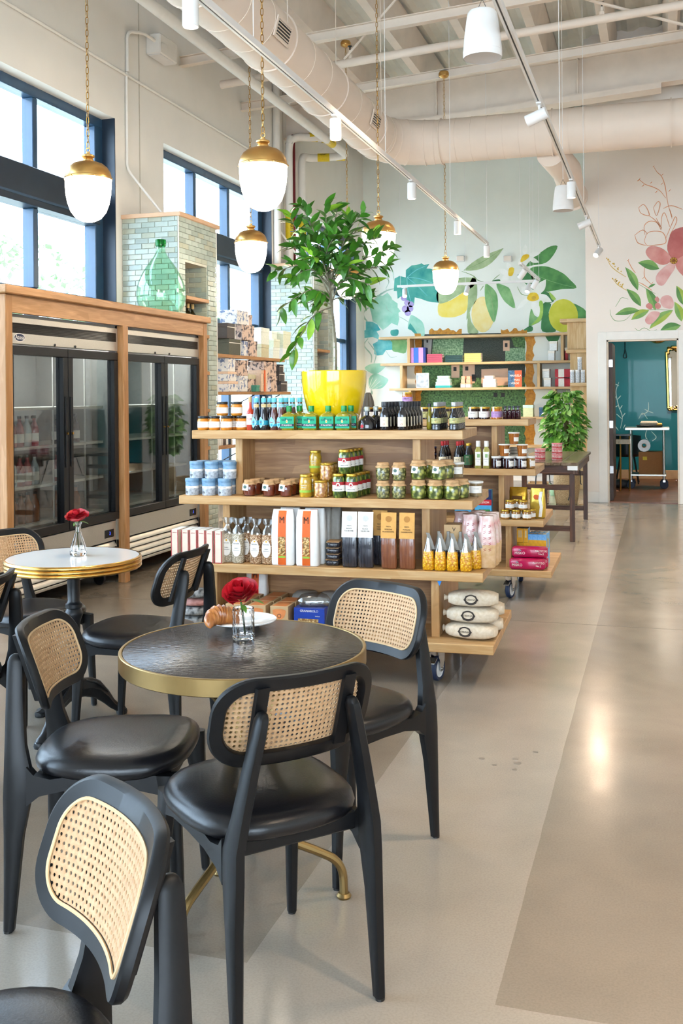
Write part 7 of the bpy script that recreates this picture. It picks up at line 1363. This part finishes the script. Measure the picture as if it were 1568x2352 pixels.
for i in range(4): goods('book', 'dark green book lying flat, %s from the bottom of its stack' % ORD[i], 'book', 'books on the alcove shelves', 1022, 1062, 1, .028, 'bk_pine', z=.029 * i)
for i in range(5): goods('book', 'pale yellow book lying flat, %s from the bottom of its stack' % ORD[i], 'book', 'books on the alcove shelves', 1066, 1104, 1, .028, 'bk_yellow', z=.029 * i)
goods('gift_carton', 'white carton on the top tier near the end cabinet, lower', 'box', 'white cartons', 1259, 1273, 1, .155, 'bx_pale', lidc='card_white'); goods('gift_carton', 'white carton on the top tier near the end cabinet, upper', 'box', 'white cartons', 1262, 1279, 1, .15, 'bx_pale', z=.159, lidc='card_white'); goods('gift_carton', 'red and white carton on the top tier beside the end cabinet', 'box', None, 1297, 1303, 1, .2, 'bx_red', lidc='card_white')
def photo_print(w_, h): return [('print', MB().box(-w_ / 2 + .006, w_ / 2 - .006, -.001, 0, .006, h - .006).mesh('print', mat('photo_grey', '8f98a0', .5, color2='d5d9dc', scale=14)), []), ('print_figure', MB().prism([(w_ * .2 + .03 * math.cos(a), -.0016, h * .62 + .045 * math.sin(a)) for a in [2 * math.pi * i / 16 for i in range(16)]], (0, .0005, 0)).mesh('print_figure', mat('photo_light', 'c9cdd0', .5)), []), ('print_figure', MB().prism([(-w_ * .2 + .03 * math.cos(a), -.0016, h * .66 + .045 * math.sin(a)) for a in [2 * math.pi * i / 16 for i in range(16)]], (0, .0005, 0)).mesh('print_figure', 'photo_light'), [])]
goods('photo_book', 'book with a grey two-figure cover standing on the second tier', 'book', None, 955, 984, 2, .25, 'bx_pale', d=.03, extra=photo_print)
for i, (a, b, m) in enumerate(((999, 1034, 'bx_turq'), (1000, 1033, 'bx_pale'), (1002, 1032, 'bx_aqua'), (1004, 1030, 'bx_aqua'))): goods('soap_box', 'aqua box, %s from the bottom of its stack' % ORD[i], 'box', 'small stacked boxes', a, b, 2, .046, m, z=.05 * i, lidc='bx_aqua')
for i, (a, b) in enumerate(((1057, 1068), (1069, 1080))): goods('soap_box', 'white-peach box at the bottom, %s' % ('left', 'right')[i], 'box', 'small stacked boxes', a, b, 2, .07, 'bx_pale', lidc='bx_peach'); goods('soap_box', 'peach box in the middle, %s' % ('left', 'right')[i], 'box', 'small stacked boxes', a + 1, b - .5, 2, .06, 'bx_peach', z=.074); goods('soap_box', 'peach box on the top, %s' % ('left', 'right')[i], 'box', 'small stacked boxes', a + 2, b - 1, 2, .05, 'bx_peach', z=.136)
for i, (a, b, h) in enumerate(((1108, 1138, .075), (1109, 1137, .055), (1112, 1132, .05))): goods('soap_box', 'white box with blue dots, %s from the bottom' % ORD[i], 'box', 'small stacked boxes', a, b, 2, h, 'bx_pale', z=(0, .079, .138)[i], lidc='card_white')
def manu(w_, h): return [('print', MB().box(-.003, w_ / 2 - .001, -.001, 0, .002, h - .002).mesh('print', 'bx_orange'), []), ftxt('MANUELA', .05, 'label_white', -.002, .01, h * .68, .8), ftxt('MAS', .05, 'label_white', -.002, .03, h * .42), ftxt('VERDE', .045, 'label_white', -.002, .0, h * .22)]
goods('cook_book', 'orange and blue cookbook standing on the second tier', 'book', None, 1166, 1198, 2, .27, 'bx_tinblue', d=.03, extra=manu)
goods('gift_carton', 'white carton on the second tier, lower', 'box', 'white cartons', 1248, 1264, 2, .14, 'bx_pale', lidc='card_white'); goods('gift_carton', 'white carton on the second tier, upper', 'box', 'white cartons', 1245, 1261, 2, .14, 'bx_pale', z=.144, lidc='card_white')
def redband(w_, h): return [('band', MB().box(-w_ * .28, w_ * .1, -.001, 0, 0, h).mesh('band', 'card_white'), [])]
goods('gift_carton', 'red carton with white band, lower of two', 'box', 'red cartons', 1274, 1309, 2, .13, 'bx_red', extra=redband); goods('gift_carton', 'red carton with white band, upper of two', 'box', 'red cartons', 1274, 1309, 2, .13, 'bx_red', z=.15, extra=redband); goods('gift_carton', 'slim red carton between the two banded ones', 'box', 'red cartons', 1280, 1295, 2, .018, 'bx_red', z=.1315)
goods('soap_carton', 'pale green carton on the third tier above the syrup bottles', 'box', None, 1200, 1223, 3, .19, 'bx_mintbox', lidc='bx_aqua'); goods('tea_tin', 'small dark blue tin on the third tier', 'tin', None, 1237, 1248, 3, .15, 'bx_tinblue', d=.08, lidc='bx_tinblue'); goods('gift_carton', 'white carton behind the trailing plant', 'box', 'white cartons', 1281, 1298, 3, .3, 'bx_pale', lidc='card_white')
TB = [body([(.03, 0), (.032, .003), (.032, .17)], colm('tube_print', 'e6e8ea', rough=.5, color2='8d97a3', scale=90), 18), lid(.033, .165, .19, 'white_plastic', 18)]
for i, px in enumerate((1314, 1326, 1338)): item('candle_tube', TB, 'white printed tube on the end cabinet, %s from the left' % ORD[i], 'tube', 'white printed tubes', (onY(px, 880, EY - .035).x, EY - .035, 1.595), 0)
item('candle_tube', TB, 'white printed tube stacked above the others', 'tube', 'white printed tubes', (onY(1331, 850, EY - .035).x, EY - .035, 1.786), 0)
# folded dried fan on cart two
v = C2.front(3, .30); uu = C2.u(846, 3, v); t = thing('dried_bouquet', 'dark wrapped cone of dried stems with pale twigs fanning out', 'dried bouquet', C2.world(uu, v, C2.z[3] + .0008), C2.rz)
q = MB(); R = []
for z, r in ((0, .052), (.05, .05), (.14, .038), (.19, .022), (.2, .012)): R.append([(r * (1 + .12 * math.cos(9 * a)) * math.cos(a), r * (1 + .12 * math.cos(9 * a)) * math.sin(a), z) for a in [2 * math.pi * i / 36 for i in range(36)]])
q.loft(R).build('wrap', colm('grey_cloth', '5a564e', rough=.8), t)
for k in range(9): a = -1.1 + k * .27; MB().tube([(0, 0, .195), (.05 * math.sin(a), 0, .195 + .06 * math.cos(a)), (.13 * math.sin(a), .01, .2 + .12 * math.cos(a))], .0012, 4).build('twig', 'card_white', t)
# ================================================================== wall boxes on the mural wall
for px, lab in ((1058, 'left'), (1166, 'right')):
    p = onY(px, 595, MY); t = thing('outlet_box', 'small white wall box above the mural leaves, %s one' % lab, 'wall box', (p.x, MY, p.z)); MB().bbox(-.07, .07, -.06, 0, -.05, .05, .006).build('housing', 'white_plastic', t); MB().bbox(-.06, .06, -.066, -.06, -.035, .045, .003).build('cover', 'steel_white', t)
# ================================================================== dark folding table and what stands on and under it
t = thing('folding_table', 'worn dark wooden folding table beside the farther cart', 'table', (0, 0, 0))
tx0, tx1, ty0, ty1, tz = -1.40, -.76, 10.1, 12.05, .77
for k in range(4): w_ = (tx1 - tx0) / 4; MB().bbox(tx0 + k * w_ + .001, tx0 + (k + 1) * w_ - .001, ty0, ty1, tz - .03, tz, .003).build('top_plank', 'dark_wood_y', t)
MB().bbox(tx0 + .02, tx1 - .0, ty0 + .02, ty0 + .05, tz - .11, tz - .03, .003).build('apron', 'dark_wood', t); MB().bbox(tx0 + .02, tx1 - .02, ty1 - .05, ty1 - .02, tz - .11, tz - .03, .003).build('apron', 'dark_wood', t); MB().bbox(tx1 - .05, tx1 - .02, ty0, ty1, tz - .11, tz - .03, .003).build('apron', 'dark_wood', t)
MB().bbox(tx1 - .1, tx1 - .001, ty0 - .003, ty0 + .1, tz - .075, tz - .031, .002).build('corner_plate', 'steel', t)
for x in (tx0 + .12, tx1 - .06):
    for y in (ty0 + .06, ty1 - .06): MB().bbox(x - .024, x + .024, y - .024, y + .024, 0, tz - .03, .003).build('leg', 'dark_wood_z', t)
for y in (ty0 + .06, ty1 - .06):
    MB().bbox(tx0 + .12, tx1 - .06, y - .018, y + .018, .10, .15, .003).build('stretcher', 'dark_wood', t); MB().bbox(tx0 + .12, tx1 - .06, y - .018, y + .018, .50, .55, .003).build('stretcher', 'dark_wood', t)
for x in (tx0 + .2, tx1 - .1):
    for s, y in ((1, ty0 + .08), (-1, ty1 - .08)): MB().tube([(x, y, .4), (x, y + s * .16, .42), (x, y + s * .35, tz - .04)], .006, 6).build('folding_iron', 'black_iron', t)
TN = [body([(.05, 0), (.052, .004), (.052, .048)], colm('tin_redprint', 'e6d6d6', rough=.4, color2='c0392f', scale=60), 26), lid(.0535, .044, .056, colm('tin_lid_red', 'd8848a', rough=.4), 26), band(.0524, .012, .022, 'ink_red', -90, 90)]
for px, n, lab in ((1240, 2, 'shorter stack'), (1279, 3, 'taller stack')):
    p = onZ(px, 1056, tz)
    for k in range(n): item('candy_tin', TN, 'red and white round tin, %s from the bottom of the %s' % (ORD[k], lab), 'tin', 'red and white tins', (p.x, p.y, tz + k * .0565), 0)
# trailing pothos in a woven basket
wk = mat('wicker', 'cdb489', .8, color2='8d6f48', scale=70, bump=.6, stretch=(1, 1, 3))
bx, by = -1.165, 13.55; t = thing('potted_pothos', 'tall leafy pothos growing from a woven basket with two handles', 'potted plant', (bx, by, 0))
q = MB(); R = []
for j in range(15):
    z = .41 * j / 14; r = .115 + .05 * math.sin(math.pi * (.1 + .6 * j / 14)); R.append([(r * (1 + .018 * (-1) ** (i + j)) * math.cos(2 * math.pi * i / 40), r * (1 + .018 * (-1) ** (i + j)) * math.sin(2 * math.pi * i / 40), z) for i in range(40)])
bk_ = q.loft(R).build('basket', wk, t, ang=80)
for s in (-1, 1): MB().tube([(s * .13 - .04, -.05, .40), (s * .14 - .03, -.06, .47), (s * .14 + .03, -.06, .47), (s * .13 + .04, -.05, .40)], .01, 8).build('handle', wk, bk_)
MB().tube([(0, 0, .1), (.01, 0, .8), (0, 0, 1.3)], .03, 10).build('moss_pole', colm('moss', '5a5230', rough=.95, bump=.6), t)
colm('pothos_a', '5f9a34', rough=.35, color2='86b84e', scale=18); colm('pothos_b', '3f7d2a', rough=.35, color2='5f9c3c', scale=18); colm('pothos_c', 'a3c878', rough=.35, color2='6fa648', scale=25)
def heart(m):
    q = MB(); L_ = .085; A_, B_, C_ = [], [], []
    for i in range(7): s = i / 6; wv = .042 * (math.sin(math.pi * min(1, s * .9 + .12)) ** .7) * (1 - s * .55) if s < 1 else .0006; z = -.25 * L_ * s * s; A_.append((s * L_ - (.012 if i == 0 else 0), -wv, z + .25 * wv)); B_.append((s * L_, 0, z)); C_.append((s * L_ - (.012 if i == 0 else 0), wv, z + .25 * wv))
    a, b, c = q.ring(A_), q.ring(B_), q.ring(C_); q.bridge(a, b, closed=False); q.bridge(b, c, closed=False); return q.mesh('leaf', m, 80)
HL = [heart(m) for m in ('pothos_a', 'pothos_b', 'pothos_c')]; r2 = random.Random(11)
EXP = MB()
for k in range(760):
    z = r2.uniform(.62, 1.46); wr = .15 + .10 * math.sin(math.pi * (z - .55) / .95); a = r2.uniform(0, 6.283); rad = wr * r2.uniform(.55, 1.05); sx = .85
    p = Vector((rad * math.cos(a) * 1.1 - .02, rad * math.sin(a) * .8, z)); d = Vector((math.cos(a), math.sin(a), r2.uniform(-.9, .1))).normalized()
    mi_ = r2.choice([0, 0, 1, 2])
    if k >= 280:
        p = Vector((p.x * .9, p.y * .9, p.z)); mx = Matrix.Translation(p) @ (d.to_track_quat('X', 'Z') @ Euler((r2.uniform(-.7, .7), 0, 0)).to_quaternion()).to_matrix().to_4x4() @ Matrix.Scale(r2.uniform(.7, 1.05), 4); n0 = len(EXP.v); EXP.v += [tuple(mx @ v_.co) for v_ in HL[mi_].vertices]
        for f_ in HL[mi_].polygons: EXP._f([n0 + i_ for i_ in f_.vertices], mi_)
        continue
    o = ob('leaf', HL[mi_], t, p); o.rotation_mode = 'QUATERNION'; o.rotation_quaternion = d.to_track_quat('X', 'Z') @ Euler((r2.uniform(-.7, .7), 0, 0)).to_quaternion(); o.scale = (r2.uniform(.8, 1.25),) * 3
EXP.build('inner_foliage', ['pothos_a', 'pothos_b', 'pothos_c'], t, ang=80, kind='stuff')
for k in range(14): a = k * 2.4; z = r2.uniform(.5, .9); MB().tube(smoothline([(0, 0, z + .4), (.16 * math.cos(a), .13 * math.sin(a), z + .3), (.2 * math.cos(a), .16 * math.sin(a), z)], 4), .004, 5).build('vine', 'pothos_a', t)
# watering can and crate
p = onZ(1273, 1138, 0); t = thing('watering_can', 'small pale green watering can on the floor under the table', 'watering can', (p.x, p.y, 0), .3)
gm = colm('can_green', 'a5cfa8', rough=.35)
MB().lathe([(.055, 0), (.06, .01), (.06, .11), (.04, .14), (.035, .15)], 20).build('body', gm, t); MB().tube(smoothline([(-.03, 0, .14), (-.10, 0, .17), (-.12, 0, .10), (-.06, 0, .04)], 5), .007, 8).build('handle', gm, t); MB().tube([(.05, 0, .04), (.13, 0, .15), (.15, 0, .17)], .01, 8).build('spout', gm, t)
p = onZ(1282, 1136, 0); t = thing('wood_crate', 'small pale wooden crate behind the green watering can', 'crate', (p.x - .14, 13.55, 0))
for k in range(4):
    for y in (-.1, .1): MB().box(-.12, .12, y - .006, y + .006, .01 + k * .07, .07 + k * .07).build('slat', 'pale_oak', t)
    for x in (-.12, .12): MB().box(x - .006, x + .006, -.094, .094, .01 + k * .07, .07 + k * .07).build('slat', 'pale_oak', t)
MB().box(-.114, .114, -.094, .094, .0, .012).build('base', 'pale_oak', t)
# ================================================================== things in the teal room
cx, cy = onZ(1490, 1118, 0).x, 16.0
t = thing('steel_cart', 'stainless steel utility cart on casters inside the teal room', 'cart', (cx, cy, .012))
MB().bbox(-.33, .30, -.25, .25, .87, .905, .004).build('top_shelf', 'steel', t); MB().bbox(-.27, .25, -.22, .22, .19, .215, .004).build('lower_shelf', 'steel', t)
for x in (-.25, .22):
    for y in (-.2, .2):
        MB().tube([(x, y, .1), (x, y, .88)], .02, 12).build('leg', 'steel', t); cst = ob('caster', None, t); MB().lathe([(.055, -.014), (.06, -.01), (.06, .01), (.055, .014)], 20, caps=True).xf(Matrix.Translation((x, y, .061)) @ Matrix.Rotation(math.pi / 2, 4, 'X')).build('wheel', 'rubber_navy', cst); MB().bbox(x - .02, x + .02, y - .025, y + .025, .1, .13, .003).build('fork', 'chrome', cst)
t = thing('cardboard_box', 'brown cardboard box with yellow sticker on the steel cart', 'box', (cx + .03, cy, .228)); MB().bbox(-.17, .17, -.18, .18, 0, .33, .003).build('carton', colm('cardboard', 'a87446', rough=.8, var=.05), t); MB().box(-.11, -.05, -.1815, -.18, .21, .26).build('sticker', 'label_yellow', t); MB().box(-.17, .17, -.02, .02, .33, .331).build('packing_tape', 'kraft', t)
t = thing('wrap_roll', 'clear roll of packing wrap resting on the cardboard box', 'roll', (cx - .06, cy, .56)); MB().lathe([(.035, -.17), (.09, -.17), (.09, .17), (.035, .17), (.035, -.17)], 28, caps=False).xf(Matrix.Translation((0, 0, .09)) @ Matrix.Rotation(math.pi / 2, 4, 'X')).build('film', colm('film', 'c9c1b6', rough=.2, coat=.6), t); MB().lathe([(.028, -.172), (.036, -.172), (.036, .172), (.028, .172)], 20, caps=False).xf(Matrix.Translation((0, 0, .09)) @ Matrix.Rotation(math.pi / 2, 4, 'X')).build('core', 'kraft', t)
t = thing('serving_tray', 'dark tray of folded cloths on top of the steel cart', 'tray', (cx + .02, cy, .918)); MB().lathe([(.001, .004), (.17, .004), (.19, .03), (.197, .03), (.178, 0), (.001, 0)], 32, caps=False).build('tray', 'black_iron', t); MB().bbox(-.14, .12, -.1, .1, .03, .09, .02).build('cloth', 'canvas', t); MB().bbox(.08, .18, -.09, .08, .03, .06, .01).build('yellow_cloth', 'box_yellow', t)
sx = onZ(1428, 1120, 0).x; t = thing('side_table', 'slim brass-legged side table in the teal doorway', 'table', (sx - .0, 15.5, .012))
MB().bbox(-.13, .15, -.14, .14, .80, .82, .003).build('top', 'steel_dark', t); MB().bbox(-.12, .14, -.13, .13, .68, .75, .003).build('drawer_box', 'canvas', t)
for x in (-.11, .0, .13):
    for y in (-.12, .12): MB().tube([(x, y, 0), (x, y, .8)], .009, 8).build('leg', 'brass', t)
t = thing('tub_chair', 'black tub chair standing behind the brass side table', 'chair', (-.5, 16.75, .012)); t.scale = (.85, .85, 1); MB().lathe([(.001, .42), (.2, .42), (.24, .46), (.26, .62), (.25, .75), (.23, .75), (.22, .55), (.001, .52)], 28, caps=False).build('shell', 'black_leather', t)
for x in (-.12, .12):
    for y in (-.12, .12): MB().tube([(x, y, .43), (x * 1.7, y * 1.7, 0)], .012, 8).build('leg', 'black_wood', t)
# gilt mirrors
def gilt_frame(name, lab, x, z, w_, h_, Y=TY):
    t = thing(name, lab, 'mirror', (x, Y, z)); pts = rrect(w_, h_, .09, 6); n = len(pts); q = MB(); R = []
    for i, (a, b) in enumerate(pts):
        k = 1 + .03 * math.sin(i * 2.4); d = Vector((a, 0, b)).normalized()
        R.append(q.ring([(a * k + d.x * r_ * .035, -.02 - y_, b * k + d.z * r_ * .035) for r_, y_ in ((-1, 0), (-.4, .03), (.4, .03), (1, .0), (0, -.01))]))
    for i in range(n): q.bridge(R[i], R[(i + 1) % n])
    q.build('gilt_frame', 'brass_bright', t, ang=40); MB().prism([(a, -.012, b) for a, b in pts], (0, .004, 0)).build('mirror_glass', mat('mirror', 'e8ecec', .02, metal=1, var=0), t)
    for sx_ in (-1, 1):
        for sz_ in (-1, 1):
            for k in range(5): MB().lathe([(.001, -.02), (.02, -.012), (.025, 0), (.02, .012), (.001, .02)], 10, caps=False).xf(Matrix.Translation((sx_ * (w_ / 2 - .02 - .03 * k), -.04, sz_ * (h_ / 2 + .01 - .012 * k * k * .3)))).build('scroll', 'brass_bright', t)
    return t
mp_ = onY(1532, 800, TY); mb_ = onY(1532, 940, TY)
gilt_frame('wall_mirror', 'ornate gilt-framed mirror on the teal wall', mp_.x + .45, (mp_.z + mb_.z) / 2, .9, mp_.z - mb_.z)
rp_ = onY(1510, 768, TY); t = thing('round_mirror', 'round ribbed gilt mirror high on the teal wall', 'mirror', (rp_.x, TY, rp_.z + .05)); MB().lathe([(.11, .01), (.13, .04), (.15, .03), (.165, .045), (.185, .03), (.2, .005)], 40, caps=False).xf(Matrix.Rotation(math.pi / 2, 4, 'X')).build('gilt_frame', 'brass_bright', t, ang=30); MB().lathe([(.001, .012), (.115, .012)], 40, caps=False).xf(Matrix.Rotation(math.pi / 2, 4, 'X')).build('mirror_glass', 'mirror', t)
cp_ = onY(1435, 783, TY); cb_ = onY(1435, 822, TY); t = thing('hanging_cord', 'black looped cord hanging on the teal wall', 'cord', (cp_.x, TY - .02, 0)); MB().tube(smoothline([(0, 0, cp_.z + .1), (0, 0, cb_.z + .15), (-.025, 0, cb_.z + .02), (0, 0, cb_.z), (.025, 0, cb_.z + .02), (0, 0, cb_.z + .15)], 5), .006, 6).build('loop', 'black_plastic', t)
# chalk-line plants on the teal wall
mat('paint_chalk', 'bcd6d3', .7); TW_ = thing('line_drawing', 'thin pale plant drawings on the teal wall', 'mural', (0, 0, 0)); D_ = Paint(TW_, TY, 1220, 740, 4.505)
for pts in ([(905, 620), (875, 720), (900, 860), (940, 980), (920, 1100)], [(880, 760), (850, 820)], [(890, 800), (925, 760)], [(900, 860), (865, 880)], [(915, 900), (940, 860)], [(940, 980), (970, 940)], [(935, 1000), (880, 950)], [(905, 660), (870, 640)], [(1210, 830), (1205, 920), (1130, 960)], [(1205, 920), (1260, 940)], [(1205, 920), (1170, 900)], [(1110, 1000), (1150, 940), (1200, 1000)], [(1200, 1100), (1180, 1180), (1230, 1250)], [(1240, 1130), (1290, 1190), (1250, 1230)], [(1100, 1250), (1150, 1220), (1120, 1310)], [(900, 1120), (870, 1080)], [(950, 1100), (970, 1060)]): D_.stroke('chalk_line', pts, 9, 'chalk', 0)
t = thing('paper_scrap', 'scrap of paper on the teal room floor by the door', 'paper', (onZ(1412, 1128, .012).x, onZ(1412, 1128, .012).y, .0125), .4); MB().prism([(-.05, -.03, 0), (.05, -.035, 0), (.045, .03, .006), (-.03, .035, .01)], (0, 0, .0008)).build('sheet', 'bx_peach', t)
cl_ = colm('black_bag', '1d1d20', rough=.5, color2='4a4a50', scale=20, bump=.5); item('bag', [('sack', lying(.35, .25, .12, cl_, 9), [])], 'crumpled black bag on the floor under the brass table', 'bag', None, (sx - .06, 15.95, .012), 0)
# ================================================================== outside the windows
gm_ = mat('outdoor_ground', 'b9b8ac', .9, var=.1, scale=.3); MB().box(-60, WALL_X - .3, -40, 60, -.35, -.15).build('ground', gm_, kind='structure')
lf_ = [mat('tree_green_a', '7f9a6a', .8, color2='9db48a', scale=6), mat('tree_green_b', '6f8a5a', .8, color2='8ea878', scale=6)]
LB = MB()
def outdoor_tree(lab, x, y, h, r, seed):
    q = random.Random(seed); t = thing('street_tree', lab, 'tree', (x, y, -.15), 0, 'trees outside the windows'); MB().tube([(0, 0, 0), (.05, .05, h * .5), (0, 0, h * .8)], .12, 8, radii=[.14, .1, .05]).build('trunk', 'bark', t)
    m = MB()
    for k in range(900):
        a, b = q.uniform(0, 6.283), q.uniform(-1, 1); rr_ = r * q.uniform(.55, 1) * (1 - .35 * max(0, b)); c = Vector((rr_ * math.cos(a) * math.sqrt(1 - b * b * .7), rr_ * math.sin(a) * math.sqrt(1 - b * b * .7), h * .62 + b * h * .36)); s = .16 * q.uniform(.6, 1.3)
        u_, v_ = Vector((q.uniform(-1, 1), q.uniform(-1, 1), q.uniform(-1, 1))).normalized() * s, Vector((q.uniform(-1, 1), q.uniform(-1, 1), q.uniform(-1, 1))).normalized() * s
        m.face([c, c + u_, c + u_ + v_, c + v_], k % 2)
    m.build('foliage', lf_, t)
for i, (x, y, h, r, lab) in enumerate([(-15, 17.5, 5.6, 1.9, 'pale sunlit tree outside the first window'), (-17, 25, 6.2, 2.3, 'leafy tree outside the second window, left'), (-14.5, 29, 5.8, 2.2, 'leafy tree outside the second window, right'), (-19, 33, 6.5, 2.6, 'tall tree outside the third window'), (-13, 36, 5.0, 2.0, 'rounded tree farthest along outside third window')]): outdoor_tree(lab, x, y, h, r, i)
t = thing('canopy_building', 'low flat-roofed building outside the first window', 'building', (-17, 11.5, -.15)); MB().box(-3, 3, -4, 3.0, 0, 4.6).build('wall', mat('bldg_beige', 'c9c4b8', .8), t); MB().box(-3.4, 3.5, -4.4, 3.4, 4.6, 4.95).build('roof_edge', mat('bldg_grey', '8b949a', .7), t)
for k in range(4): MB().box(3.0, 3.05, -3.6 + k * 1.7, -2.5 + k * 1.7, 1.0, 3.2).build('window', 'window_navy', t)
